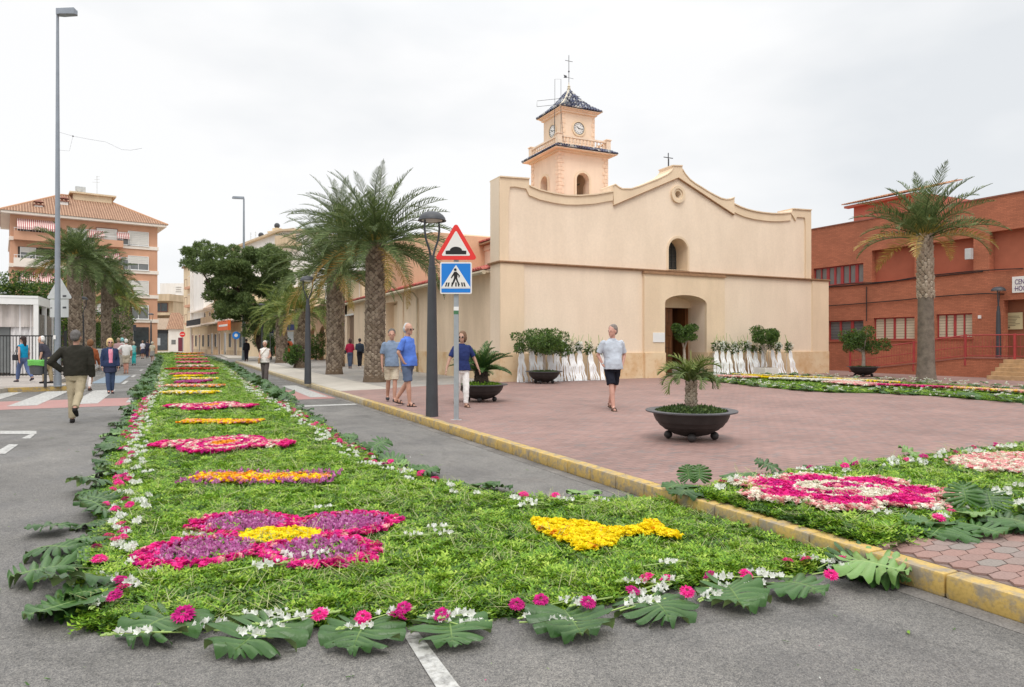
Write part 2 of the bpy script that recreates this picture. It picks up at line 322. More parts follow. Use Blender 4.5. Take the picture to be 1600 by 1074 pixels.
def leaves(P_, size, asp=.5, up=.3, rng=RNG, out=None):
    """a diamond leaf at each point: arrays of vertices and quads"""
    n = len(P_); d = rng.normal(size=(n, 3)); d[:, 2] += up
    if out is not None: d += out
    d /= np.linalg.norm(d, axis=1)[:, None]; e = rng.normal(size=(n, 3)); w = np.cross(d, e); w /= np.linalg.norm(w, axis=1)[:, None]
    s = (size * (.6 + .8 * rng.random(n)))[:, None]; V = np.stack([P_, P_ + d * s * .5 + w * s * asp * .5, P_ + d * s, P_ + d * s * .5 - w * s * asp * .5], 1).reshape(-1, 3)
    return V, np.arange(4 * n).reshape(-1, 4)
def cloud(cl, n, rng=RNG, shell=.55):
    """random points in a cluster of ellipsoids [(centre, radii)]"""
    w = np.array([r[0] * r[1] * r[2] for c, r in cl]) ** .8; w /= w.sum(); idx = rng.choice(len(cl), n, p=w)
    u = rng.normal(size=(n, 3)); u /= np.linalg.norm(u, axis=1)[:, None]; q = (shell + (1 - shell) * rng.random(n) ** .5)[:, None]
    C = np.array([c for c, r in cl])[idx]; Rr = np.array([r for c, r in cl])[idx]; return C + u * q * Rr, u
def gn_scatter(name, pts, rot, scl, idx, protos, parent=None, loc=(0, 0, 0), kind='stuff', label=None):
    me = bpy.data.meshes.new(name); me.vertices.add(len(pts)); me.vertices.foreach_set('co', np.asarray(pts, dtype=np.float32).ravel())
    a = me.attributes.new('rot', 'FLOAT_VECTOR', 'POINT'); a.data.foreach_set('vector', np.asarray(rot, dtype=np.float32).ravel())
    a = me.attributes.new('scl', 'FLOAT', 'POINT'); a.data.foreach_set('value', np.asarray(scl, dtype=np.float32))
    a = me.attributes.new('idx', 'INT', 'POINT'); a.data.foreach_set('value', np.asarray(idx, dtype=np.int32)); me.update()
    c = bpy.data.collections.new(name + '_kit')
    for i, p in enumerate(protos):
        o = bpy.data.objects.new('kit_%02d' % i, p); c.objects.link(o)
    o = link(name, me, parent, loc, kind=kind, label=label); g = bpy.data.node_groups.new(name, 'GeometryNodeTree')
    g.interface.new_socket('Geometry', in_out='INPUT', socket_type='NodeSocketGeometry'); g.interface.new_socket('Geometry', in_out='OUTPUT', socket_type='NodeSocketGeometry')
    gi = g.nodes.new('NodeGroupInput'); go = g.nodes.new('NodeGroupOutput'); ip = g.nodes.new('GeometryNodeInstanceOnPoints'); ci = g.nodes.new('GeometryNodeCollectionInfo')
    ci.inputs['Collection'].default_value = c; ci.inputs['Separate Children'].default_value = True; ci.inputs['Reset Children'].default_value = True
    def na(nm, t): x = g.nodes.new('GeometryNodeInputNamedAttribute'); x.data_type = t; x.inputs['Name'].default_value = nm; return x.outputs['Attribute']
    ln = g.links.new; ln(gi.outputs[0], ip.inputs['Points']); ln(ci.outputs[0], ip.inputs['Instance']); ip.inputs['Pick Instance'].default_value = True
    ln(na('idx', 'INT'), ip.inputs['Instance Index']); er = g.nodes.new('FunctionNodeEulerToRotation'); ln(na('rot', 'FLOAT_VECTOR'), er.inputs[0]); ln(er.outputs[0], ip.inputs['Rotation'])
    ln(na('scl', 'FLOAT'), ip.inputs['Scale']); ln(ip.outputs[0], go.inputs[0]); md = o.modifiers.new('scatter', 'NODES'); md.node_group = g
    return o
def inpoly(x, y, poly):
    r = np.zeros(len(x), bool); n = len(poly)
    for i in range(n):
        x0, y0 = poly[i]; x1, y1 = poly[(i + 1) % n]
        if y0 == y1: continue
        c = ((y0 > y) != (y1 > y)) & (x < (x1 - x0) * (y - y0) / (y1 - y0) + x0); r ^= c
    return r
def arch(cx, w, z0, zs, zt, n=14):
    """opening outline: straight jambs to zs, then an elliptic arch to zt"""
    return [(cx - w / 2, z0), (cx + w / 2, z0)] + [(cx + w / 2 * math.cos(math.pi * i / n), zs + (zt - zs) * math.sin(math.pi * i / n)) for i in range(n + 1)]
def rect(x0, x1, z0, z1): return [(x0, z0), (x1, z0), (x1, z1), (x0, z1)]
def circ(cx, cz, r, n=24): return [(cx + r * math.cos(2 * math.pi * i / n), cz + r * math.sin(2 * math.pi * i / n)) for i in range(n)]
def struct(name, mb, mat, z=0, parent=None, **k): o = mb.build(name, mat, parent, **k); o['kind'] = 'structure'; return o

# ================================================================== SETTING: ground, road, pavements, kerbs
g = MB(); g.add([(-600, -300, -.02), (900, -300, -.02), (900, 900, -.02), (-600, 900, -.02)], [(0, 1, 2, 3)]); struct('ground', g, 'grey_paving')
g = MB(); g.add([(-4.95, -20, 0), (4.2, -20, 0), (4.2, 150, 0), (-4.95, 150, 0)], [(0, 1, 2, 3)])
g.add([(-14, 66, 0), (-4.95, 66, 0), (-4.95, 150, 0), (-60, 150, 0), (-60, 100, 0)], [(0, 1, 2, 3, 4)])
g.add([(4.2, 62.5, 0), (60, 62.5, 0), (60, 70, 0), (4.2, 74, 0)], [(0, 1, 2, 3)]); struct('road', g, 'asphalt')
# plaza slab (red pavers) and the grey pavement beyond it
g = MB(); g.plate([[(4.36, -20), (60, -20), (60, 90), (30, 90), (10.4, 23), (4.36, 20.5)]], .0, PV, 'xy'); struct('plaza', g, 'plaza_paving')
g = MB(); g.plate([[(4.36, 20.51), (10.4, 23.01), (30, 90), (12, 62), (6, 62), (4.6, 60.8), (4.36, 59)]], .0, PV, 'xy'); struct('pavement', g, 'grey_paving')
g = MB(); g.plate([[(4.37, 20.6), (6.0, 20.9), (6.0, 58.5), (4.37, 58.5)]], PV, PV + .004, 'xy'); struct('pavement_strip', g, M('pale_slab', (.50, .46, .40), .85, .1, 2., fine=.15))
g = MB(); g.plate([[(-60, -20), (-5.1, -20), (-5.1, 25.6), (-4.9, 26.6), (-3.3, 26.9), (-2.95, 27.6), (-3.1, 28.6), (-4.2, 29.4), (-4.2, 100), (-9, 100), (-9, 60), (-60, 60)]], 0, PV - .004, 'xy'); struct('pavement', g, M('pavement_left', (.40, .355, .32), .85, .12, 1., fine=.2))
g = MB(); g.plate([[(-30, 102), (-6, 102), (2, 112), (12, 104), (12, 140), (-30, 140)]], 0, PV, 'xy'); struct('pavement', g, 'pale_slab')
g = MB(); g.plate([[(4.6, 74), (20, 71), (60, 71), (60, 140), (6, 140)]], 0, PV, 'xy'); struct('pavement', g, 'pale_slab')
# kerb stones, one by one
kr = thing('kerb', '', ''); del kr['label'], kr['category']; kr['kind'] = 'structure'
def stone(n, L=.5): 
    m = MB(); m.box(-.075, .075, .004, L - .006, 0, PV + .008, .014); return m
km = {n: stone(0).mesh('kerb_stone', n, True) for n in ('kerb_yellow', 'kerb_pale')}
for i in range(112):
    y = -.4 + i * .5
    if y > 15.4 or i in (22, 26, 31): nm = 'kerb_pale' if y > 17 else 'kerb_yellow'
    else: nm = 'kerb_yellow'
    link('kerb_stone', km[nm], kr, (4.275 + random.uniform(-.003, .003), y, random.uniform(-.003, .002)), (0, 0, random.uniform(-.004, .004)))
g = MB(); g.box(4.2, 4.35, 55.7, 59, 0, PV + .006, .01); g.plate([[(4.2, 59), (4.36, 59), (4.62, 60.7), (6, 61.9), (12, 61.9), (12, 62.1), (5.9, 62.1), (4.45, 60.9)]], 0, PV + .006, 'xy'); g.build('kerb_run', 'kerb_pale', kr)
g = MB()
for a, b in (((-5.1, -5), (-5.1, 25.6)), ((-5.1, 25.6), (-4.9, 26.6)), ((-4.2, 29.4), (-4.2, 100))):
    dx, dy = b[0] - a[0], b[1] - a[1]; l = math.hypot(dx, dy); nx, ny = dy / l * .13, -dx / l * .13
    g.plate([[a, b, (b[0] + nx, b[1] + ny), (a[0] + nx, a[1] + ny)]], 0, PV + .004, 'xy')
struct('kerb_left', g, 'kerb_grey')
g = MB(); kl = [(-4.9, 26.6), (-3.3, 26.9), (-2.95, 27.6), (-3.1, 28.6), (-4.2, 29.4)]
g.plate([kl + [(p[0] + dx, p[1] + dy) for p, (dx, dy) in zip(kl, ((0, -.14), (.05, -.14), (.14, 0), (.12, .08), (0, .14)))][::-1]], 0, PV + .006, 'xy'); struct('kerb_left', g, 'kerb_yellow')
# gutter: worn concrete strip at the kerb foot
g = MB(); g.plate([[(4.05, -2), (4.2, -2), (4.2, 58), (4.05, 58)]], .0, .004, 'xy'); struct('gutter', g, M('gutter_c', (.20, .185, .17), .8, .3, 3., fine=.4))
# hexagonal wavy pavers near the kerb: the nearest ones singly, the rest joined
def paver_pts(L=.235, w=.117, s=.05):
    # elongated block with pinched corners
    h = L / 2; q = w / 2; return [(-h, 0), (-h + s, -q), (-.02, -q * 1.05), (.02, -q * .95), (h - s, -q), (h, 0), (h - s, q), (.02, q * 1.05), (-.02, q * .95), (-h + s, q)]
pp = paver_pts(); sh = [(x * .965, y * .93) for x, y in pp]; pm = MB(); pm.plate([sh], 0, .012, 'xy')
pml = pm.mesh('paver', 'paver_red'); slots = []
def pav_slots(x0, x1, y0, y1):
    LX = .235 - .05; LY = .117; r = []
    for i in range(int((x1 - x0) / LX)):
        for j in range(int((y1 - y0) / LY)):
            r.append((x0 + .12 + i * LX, y0 + .06 + j * LY + (LY / 2 if i % 2 else 0)))
    return r
pvt = thing('paving', '', ''); del pvt['label'], pvt['category']; pvt['kind'] = 'structure'
near = [p for p in pav_slots(4.36, 9, .6, 3.5) if (p[0] * CA - p[1] * SA) / max(.1, p[0] * SA + p[1] * CA) < .80]
near.sort(key=lambda p: camdist(*p)); 
for p in near[:295]: link('paver', pml, pvt, (p[0], p[1], PV + .003 + random.uniform(-.0015, .0015)), (0, 0, random.uniform(-.01, .01)))
g = MB()
for p in near[295:]:
    z = PV + .002 + random.uniform(-.001, .001); o = len(g.v); g.v += [(p[0] + x, p[1] + y, z + .008) for x, y in sh] + [(p[0] + x, p[1] + y, z) for x, y in sh]
    g.f.append(tuple(range(o, o + 10))); g.f += [(o + i, o + (i + 1) % 10, o + 10 + (i + 1) % 10, o + 10 + i) for i in range(10)]
g.build('paver', 'paver_joined', pvt, kind='stuff', fix=False)
g = MB(); g.add([(4.36, .4, PV + .002), (11.1, .4, PV + .002), (11.1, 3.6, PV + .002), (4.36, 3.6, PV + .002)], [(0, 1, 2, 3)]); g.build('paving_bed', 'grout', pvt)
# road markings
def mark(name, polys, mat, z=.004): 
    m = MB()
    for p in polys: m.add([(x, y, z) for x, y in p], [tuple(range(len(p)))])
    struct(name, m, mat)
mark('zebra_red', [[(-5.0, 19.6), (-.9, 19.6), (-.9, 22.4), (-5.0, 22.4)], [(2.3, 19.6), (4.05, 19.6), (4.05, 23.6), (2.3, 23.6)]], 'road_red')
mark('zebra_white', [[(x, 20.6), (x + .62, 20.6), (x + .62, 26.4), (x, 26.4)] for x in (-5.0, -3.75, -2.45, -1.2)] + [[(x, 20.2), (x + .5, 20.2), (x + .5, 26.2), (x, 26.2)] for x in (2.35, 3.45)], 'road_white', .008)
mark('stop_line', [[(2.2, 17.3), (4.1, 17.3), (4.1, 17.65), (2.2, 17.65)]], 'road_white', .006)
a, b, c, d = G(0, 674), G(57, 674), G(57, 679), G(0, 679); mark('bay_line', [[a, b, c, d], [G(47, 679.2), G(55, 679.2), G(47, 686), G(33, 686)], [G(14, 695), G(29, 695), G(8, 710), G(-12, 710)]], 'road_white', .006)
mark('lane_line', [[G(628, 990), G(654, 990), G(722, 1080), G(684, 1080)]], 'road_white', .006)
mark('bay_marks', [[(-3.0, 31), (-2.0, 31), (-2.0, 38), (-3.0, 38)]], 'road_blue', .006)
mark('lane_dashes', [[(x, y), (x + .12, y), (x + .12, y + 2.5), (x, y + 2.5)] for x, y in ((-1.9, 30), (-1.9, 36), (-1.9, 44), (-1.9, 55))], 'road_white', .008)
# ================================================================== CHURCH
CO = (10.68, 22.85, PV)
ch = thing('church', 'cream stucco parish church with curved gable front and arched wooden door', 'church', CO)
def fp(px, py, Y=22.85): x, z = onY(px, py, Y); return (x - CO[0], z - CO[2])
ZS = fp(790, 409)[1]                                     # string course height
top = [fp(*p) for p in [(784, 277), (828, 280), (828, 291), (845, 298), (866, 303), (885, 306), (905, 306.5), (930, 305), (959, 300), (958, 291), (962, 289), (967, 293), (973, 296), (986.5, 296), (1000, 292), (1015, 286), (1030, 280), (1043, 273.6), (1050, 268), (1052.5, 263), (1051, 259.5), (1067, 260), (1067.5, 266), (1071, 272), (1078.5, 281), (1087, 287.5), (1096, 293), (1107, 300), (1117, 305.5), (1127, 310.5), (1135, 312.5), (1142, 312), (1148.5, 309.5), (1148.5, 319.5), (1158, 324), (1167, 327.4), (1179, 330.5), (1192, 332.7), (1207, 334.3), (1220, 334.5), (1237.7, 333), (1239.5, 327), (1269, 329)]]
x1 = top[-1][0]; top[0] = (0, top[0][1]); WL = fp(1293, 583)[0]
wx, wz = fp(1062, 424); w0 = fp(1047, 424)[0]; w1 = fp(1077.5, 424)[0]; wt = fp(1062, 372)[1]
ocx, ocz = fp(1061, 303.5)
outer = [(0, ZS)] + top + [(x1, ZS)]
f = MB(); f.plate([outer, arch((w0 + w1) / 2, w1 - w0, ZS + .05, wt - (w1 - w0) / 2, wt), circ(ocx, ocz, .15, 20)], .12, .9)
f.build('gable_wall', 'stucco_front', ch)
# trim band following the outline, proud of the wall
def offs(pts, d): return [(p[0], p[1] - d) for p in pts]
tb = MB()
i1, i2 = 9, 33
def band(pts, d, y0=.05): 
    lo = offs(pts, d); tb.plate([pts + lo[::-1]], y0, .12)
band(top[2:9], .33); band(top[33:41], .33)
tb.plate([[top[0], top[1], top[2], (top[2][0], top[2][1] - .33), (top[2][0] - .12, top[2][1] - .1), (.62, top[1][1] - .33), (.42, top[1][1] - .36), (.36, top[1][1] - .8), (.36, ZS), (0, ZS)]], .05, .12)
tb.plate([[top[41], top[42], (x1, ZS), (x1 - .36, ZS), (x1 - .36, top[42][1] - .7), (x1 - .42, top[42][1] - .36), (x1 - .95, top[41][1] - .33), (x1 - 1.0, top[40][1] - .33), top[40]]], .05, .12)
ga = [fp(960.5, 320), fp(1061, 277), fp(1148.5, 335)]   # underside of the gable band
tb.plate([[ga[0]] + top[9:33] + [ga[2], ga[1]]], .03, .12); tb.build('parapet_trim', 'stucco_trim', ch)
cp = MB()
for seg in (top[0:2], top[2:9], top[9:33], top[33:41], top[41:43]):
    for a, b in zip(seg, seg[1:]):
        if b[0] - a[0] < .06: continue
        cp.plate([[(a[0], a[1] + .003), (b[0], b[1] + .003), (b[0], b[1] + .05), (a[0], a[1] + .05)]], .0, .95)
cp.build('coping', 'stucco_trim', ch)
lin = MB()
for a, b in ((ga[0], ga[1]), (ga[1], ga[2])): lin.plate([[a, b, (b[0], b[1] - .035), (a[0], a[1] - .035)]], .02, .12)
lin.build('gable_moulding', 'cornice_brown', ch)
rg = MB()
for r0, r1, y0 in ((.15, .24, .06), (.24, .36, .02)): rg.plate([circ(ocx, ocz, r1 + .0, 28), circ(ocx, ocz, r0, 28)], y0, .119)
rg.build('oculus_ring', 'stucco_trim', ch); q = MB(); q.plate([circ(ocx, ocz, .2)], .55, .57); q.build('oculus_glass', 'glass_dark', ch)
nm = MB(); cxw = (w0 + w1) / 2; ww = w1 - w0
nm.plate([arch(cxw, ww + .16, ZS + .06, wt - ww / 2, wt + .1), arch(cxw, ww, ZS + .061, wt - ww / 2, wt)], .09, .119); nm.build('niche_surround', 'stucco_trim', ch)
nm = MB(); nm.plate([arch(cxw, ww + .1, ZS - .1, wt - ww / 2, wt + .05)], .86, .885); wn_ = nm.build('arched_window', 'glass_dark', ch)
nm = MB()
for t in range(1, 4): nm.box(cxw - ww / 2 + ww * t / 4 - .012, cxw - ww / 2 + ww * t / 4 + .012, .83, .86, ZS, wt - .05)
for t in range(1, 7): nm.box(cxw - ww / 2, cxw + ww / 2, .835, .855, ZS + t * .27 - .01, ZS + t * .27 + .01)
nm.build('glazing_bars', 'dark_metal', wn_)
# reveal colour: lining inside the niche
nm = MB(); nm.plate([arch(cxw, ww - .002, ZS + .08, wt - ww / 2, wt - .001), arch(cxw, ww - .03, ZS + .09, wt - ww / 2 + .001, wt - .015)], .13, .84); nm.build('niche_reveal', 'stucco_trim', ch)
# lower wall, pilasters, portal
DZ = fp(790, 553)[1]
px0 = fp(1036, 560)[0]; px1 = fp(1101, 560)[0]; pzt = fp(1068, 461.5)[1]; pzs = fp(1068, 473)[1] - .05
f = MB(); op = arch((px0 + px1) / 2, px1 - px0, 0, pzs, pzt)
f.plate([[(0, DZ), (px0, DZ), (px0, pzs)] + [((px0 + px1) / 2 + (px1 - px0) / 2 * math.cos(math.pi - math.pi * i / 14), pzs + (pzt - pzs) * math.sin(math.pi * i / 14)) for i in range(1, 14)] + [(px1, pzs), (px1, DZ), (WL, DZ), (WL, ZS - .06), (0, ZS - .06)]], 0, .9)
f.build('lower_wall', 'stucco_front', ch)
f = MB(); f.box(-.03, px0, -.07, .9, -.05, DZ); f.box(px1, WL + .03, -.07, .9, -.05, DZ); dd = f.build('stone_dado', 'dado_stone', ch)
f = MB(); f.box(-.02, fp(818, 500)[0], -.05, .0, DZ, ZS - .06); f.build('pilaster', 'stucco_trim', ch)
f = MB(); f.box(fp(1268, 500)[0], WL + .02, -.05, .0, DZ, ZS - .06); f.build('pilaster', 'stucco_trim', ch)
f = MB(); f.box(-.06, WL + .06, -.09, 1.0, ZS - .06, ZS - .025); f.box(-.08, WL + .08, -.12, 1.0, ZS - .025, ZS + .02); f.build('string_course', 'cornice_brown', ch)
f = MB(); a, b = fp(1004, 500)[0], fp(1129, 500)[0]; zt_ = fp(1004, 428)[1]
bigarch = [((px0 + px1) / 2 + (px1 - px0) / 2 * math.cos(math.pi - math.pi * i / 14), pzs + (pzt - pzs) * math.sin(math.pi * i / 14)) for i in range(1, 14)]
f.plate([[(a, DZ), (px0, DZ), (px0, pzs)] + bigarch + [(px1, pzs), (px1, DZ), (b, DZ), (b, zt_), (a, zt_)]], -.13, -.001); f.build('portal_surround', 'stucco_trim', ch)
f = MB(); f.box(a - .05, b + .05, -.19, -.001, zt_, zt_ + .06); f.box(a - .02, b + .02, -.16, -.001, zt_ + .06, ZS - .062); f.build('portal_cornice', 'cornice_brown', ch)
for a_, b_ in ((a, px0), (px1, b)): f = MB(); f.box(a_, b_, -.19, -.0701, -.05, DZ); f.build('portal_base', 'dado_stone', ch)
f = MB()   # deep reveal behind the opening: jambs and soffit, then the door
f.box(px0 - .3, px0, .9, 1.25, 0, pzs + .1); f.box(px1, px1 + .3, .9, 1.25, 0, pzs + .1); f.box(px0 - .3, px1 + .3, .9, 1.25, pzs - .12, pzt + .4); f.build('door_reveal', 'stucco_trim', ch)
dz = pzs - .14
d1 = MB(); fw = (px1 - px0) * .62
d1.box(px0 + .02, px0 + fw, 1.1, 1.17, .02, dz); dl = d1.build('door_leaf', 'door_wood', ch)
d1 = MB()
for i in range(3):
    for j in range(5):
        u = px0 + .1 + i * (fw - .12) / 3; v = .12 + j * (dz - .2) / 5; d1.box(u, u + (fw - .12) / 3 - .07, 1.075, 1.1, v, v + (dz - .2) / 5 - .08, .012)
d1.build('door_panel', 'door_wood', dl)
d1 = MB(); d1.box(px1 - .12, px1 - .05, 1.1, 2.0, .02, dz); d1.build('door_leaf', 'door_wood', ch)
d1 = MB(); d1.box(px0 - .01, px1 + .01, 1.05, 1.13, dz, dz + .09); d1.box(px1 - .06, px1, 1.05, 1.13, 0, dz); d1.build('door_frame', 'door_wood', ch)
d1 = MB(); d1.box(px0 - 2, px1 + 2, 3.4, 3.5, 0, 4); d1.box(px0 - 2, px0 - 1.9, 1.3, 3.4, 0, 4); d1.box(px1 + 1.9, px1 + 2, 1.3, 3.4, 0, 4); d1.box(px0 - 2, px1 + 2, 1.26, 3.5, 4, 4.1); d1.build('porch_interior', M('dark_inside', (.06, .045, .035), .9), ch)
# body of the building behind the front
bd = MB(); ax = 10.78 - CO[0]
EZ = 4.25 - PV
def ann(px): return onX(px, 500, 10.78)[0] - CO[1]
d0, d1_ = ann(617), ann(600)
# annex wall with recessed bays (openings)
holes = [rect(ann(621), ann(603), 0 + .0, onX(612, 472, 10.78)[1] - PV), rect(ann(553), ann(539), .0, onX(546, 491, 10.78)[1] - PV)]
LEN = 26.0
for hh in holes:
    pass
def yz_wall(mb, y0, y1, z0, z1, hs, x0, x1):
    hs = sorted([(min(p[0] for p in h), max(p[0] for p in h), min(p[1] for p in h), max(p[1] for p in h)) for h in hs]); cur = y0
    for a, b, c, d in hs:
        mb.box(x0, x1, cur, a, z0, z1); mb.box(x0, x1, a, b, d, z1)
        if c > z0 + .01: mb.box(x0, x1, a, b, z0, c)
        cur = b
    mb.box(x0, x1, cur, y1, z0, z1)
yz_wall(bd, .9, LEN, DZ, EZ, [rect(min(p[0] for p in h), max(p[0] for p in h), DZ, max(p[1] for p in h)) for h in holes], ax, ax + .55)
bd.box(ax + .55, ax + .6, .9, LEN, 0, EZ); bd.box(ax, 16, LEN - .3, LEN, 0, EZ); bd.build('side_wall', 'stucco_side', ch)
f = MB(); yz_wall(f, .9, LEN, -.02, DZ, [rect(min(p[0] for p in h), max(p[0] for p in h), -.02, DZ) for h in holes], ax - .03, ax + .5); f.build('stone_dado', 'dado_stone', ch)
f = MB(); hh = holes[1]; y0, y1 = min(p[0] for p in hh), max(p[0] for p in hh); zt2 = max(p[1] for p in hh)
f.box(ax + .2, ax + .26, y0 + .25, y1, 0, zt2 - .1); f.build('side_door', M('door_brown', (.20, .13, .09), .6, .2, 3.), ch)
f = MB(); f.box(ax - .04, ax + .2, y1 - .0, y1 + .12, 0, zt2); f.box(ax - .04, ax + .2, y0, y1 + .12, zt2 - .1, zt2 + .0); f.build('side_door_frame', 'white_paint', ch)
f = MB(); hh = holes[0]; f.box(ax + .45, ax + .5, min(p[0] for p in hh), max(p[0] for p in hh), 0, 3.6); f.build('recess_panel', 'stucco_trim', ch)
for a_, b_ in ((631, 628.5), (600, 598)): f = MB(); f.box(ax - .06, ax, ann(a_), ann(b_), DZ, EZ - .1); f.build('pilaster', 'stucco_side', ch)
# gutter, downpipe, tiled lean-to roof
f = MB(); f.box(ax - .34, ax + .3, .95, LEN + .1, EZ, EZ + .06); f.build('eaves', M('eaves_cream', (.62, .52, .38), .8, .08), ch)
f = MB(); f.tube([(ax - .40, .8, EZ - .01), (ax - .40, LEN, EZ - .01)], .085, 8); yy = ann(654)
f.tube([(ax - .38, yy + .5, EZ - .06), (ax - .2, yy + .2, EZ - .2), (ax - .08, yy, EZ - .45), (ax - .08, yy, .9)], .045, 8); f.build('gutter_pipe', M('pipe_beige', (.50, .42, .30), .6, .1), ch, smooth=True)
f = MB(); f.box(ax - .12, ax - .04, yy - .05, yy + .05, .02, .95); f.build('pipe_shoe', M('rust_iron', (.30, .22, .10), .7, .3, 9.), ch)
def tiled(name, P00, P10, P01, n_u, n_v, mat, parent, r=.09, thick=.05):
    """plane of half round tiles: P00->P10 along the eaves, P00->P01 up the slope"""
    m = MB(); A, B_, C_ = Vector(P00), Vector(P10), Vector(P01); U = (B_ - A) / n_u; V = (C_ - A) / n_v; nn = U.cross(V).normalized()
    if nn.z < 0: nn = -nn
    w = U.length * .5
    for i in range(n_u):
        for j in range(n_v):
            o = A + U * (i + .5) + V * j + nn * .015; l = V * 1.12; lift = nn * (thick * .4 if j else 0); vs = []
            for t, e in ((0, .0), (1, .03)):
                for a in (0, 45, 90, 135, 180): vs.append(o + l * t + U.normalized() * (w * (1 - .12 * t) * math.cos(R(a))) + nn * (w * .85 * math.sin(R(a)) - t * .02 + (thick * .6 if not t else 0)))
            b = len(m.v); m.v += [tuple(v) for v in vs]; m.f += [(b + q, b + q + 1, b + q + 6, b + q + 5) for q in range(4)] + [(b, b + 1, b + 2, b + 3, b + 4)]
    e = len(m.v); m.v += [tuple(v) for v in (A - nn * .02, B_ - nn * .02, B_ + (C_ - A) - nn * .02, C_ - nn * .02)]; m.f.append((e, e + 1, e + 2, e + 3))
    return m.build(name, mat, parent, fix=False, kind='stuff')
tiled('roof_tiles', (ax - .38, 1.0, EZ + .07), (ax - .38, LEN, EZ + .07), (ax + 2.6, 1.0, EZ + .95), 110, 8, 'red_tile', ch)
# transept block (peach, curved top) and nave wall with upper roof
bx = 12.6 - CO[0]
def tp(px, py): y, z = onX(px, py, 12.6); return (y - CO[1], z - PV)
a = tp(599, 384); cpts = [tp(p, q) for p, q in ((716, 368), (700, 365), (680, 363), (660, 365), (640, 369), (620, 376), (606, 381), (599, 385))]
f = MB(); f.plate([[(cpts[-1][0], EZ - 1), (cpts[0][0] - 1.0, EZ - 1), (cpts[0][0] - 1.0, cpts[0][1] - .15)] + cpts], bx, bx + 9, 'yz'); f.build('transept', 'stucco_peach', ch)
nz_ = onX(760, 381, 13.6)[1] - PV; nx = 13.6 - CO[0]
f = MB(); f.box(nx, nx + 10, .9, 9.5, EZ - .5, nz_ - .1); f.box(nx - .05, nx + .0, .9, 9.5, nz_ - .35, nz_ - .1); f.build('nave_wall', 'stucco_tower', ch)
tiled('roof_tiles', (nx - .3, .95, nz_), (nx - .3, 9.6, nz_), (nx + 5, .95, nz_ + 1.25), 40, 14, 'red_tile', ch)
f = MB(); f.box(nx - .32, nx + .0, .92, 9.6, nz_ - .09, nz_ - .01); f.build('eaves', 'cornice_brown', ch)
f = MB(); f.tube([(nx - .12, 1.3, EZ + .9), (nx - .12, 1.3, nz_ - .1)], .04, 6); f.build('gutter_pipe', 'pipe_beige', ch)
# roof cross
f = MB(); cxx, czz = fp(1055, 262); f.tube([(cxx, .45, czz), (cxx, .45, czz + .72)], .022, 6); f.tube([(cxx - .24, .45, czz + .52), (cxx + .24, .45, czz + .52)], .018, 6)
f.tube([(cxx, .43, czz + .12), (cxx, .43, czz + .46)], .028, 6); f.build('gable_cross', 'dark_metal', ch)
f = MB(); f.box(fp(1017, 530)[0], fp(1035, 530)[0], -.155, -.131, fp(1020, 535)[1], fp(1020, 520)[1]); o = f.build('wall_plaque', 'white_paint', ch)
# ------------------------------------------------------------------ TOWER
TW = 3.05; D0 = 36.; tx, ty = atD(873, D0)
tw = thing('clock_tower', 'peach bell tower with clock faces, balustrade and blue tiled roof behind the church gable', 'tower', (tx, ty, PV))
def tz(y): return EYE - PV + (537 - y) / F * D0
zc = tz(236)                                   # underside of the skirt
def tz2(y, D): return EYE - PV + (537 - y) / F * D
def box_open(mb, x0, x1, y0, y1, z0, z1, t, cuts):
    # four walls, each a plate; cuts: {'f': loops, 'l': loops}
    mb.plate([rect(x0, x1, z0, z1)] + cuts.get('f', []), y0, y0 + t); mb.plate([rect(x0, x1, z0, z1)] + cuts.get('f', []), y1 - t, y1)
    mb.plate([rect(y0 + t, y1 - t, z0, z1)] + cuts.get('l', []), x0, x0 + t, 'yz'); mb.plate([rect(y0 + t, y1 - t, z0, z1)] + cuts.get('l', []), x1 - t, x1, 'yz')
aw = .78; az0, az1 = tz(309), tz(266)
f = MB(); box_open(f, 0, TW, 0, TW, 5, zc, .35, {'f': [arch(TW * .48, aw, az0, az1 - aw / 2, az1)], 'l': [arch(TW * .5, aw, az0, az1 - aw / 2, az1)]})
f.box(.35, TW - .35, .35, TW - .35, az0 - .3, az0 - .05); f.build('tower_wall', 'stucco_tower', tw)
f = MB()
f.plate([arch(TW * .48, aw + .26, az0, az1 - aw / 2, az1 + .13), arch(TW * .48, aw, az0 - .001, az1 - aw / 2, az1)], -.05, -.001); f.build('arch_surround', 'stucco_trim', tw); f = MB()
f.plate([arch(TW * .5, aw + .26, az0, az1 - aw / 2, az1 + .13), arch(TW * .5, aw, az0 - .001, az1 - aw / 2, az1)], -.05, -.001, 'yz'); f.build('arch_surround', 'stucco_trim', tw)
bl = MB(); bl.lathe([(.05, .62), (.12, .58), (.17, .4), (.22, .15), (.3, 0), (.28, -.02)], 16, (TW / 2, TW / 2, az0 + .25)); bl.tube([(TW / 2, .4, az0 + .95), (TW / 2, TW - .4, az0 + .95)], .04, 6); bl.build('bell', M('bronze', (.16, .13, .08), .5, .2, 5., met=.6), tw, smooth=True)
h = (zc - 8.3) / 16
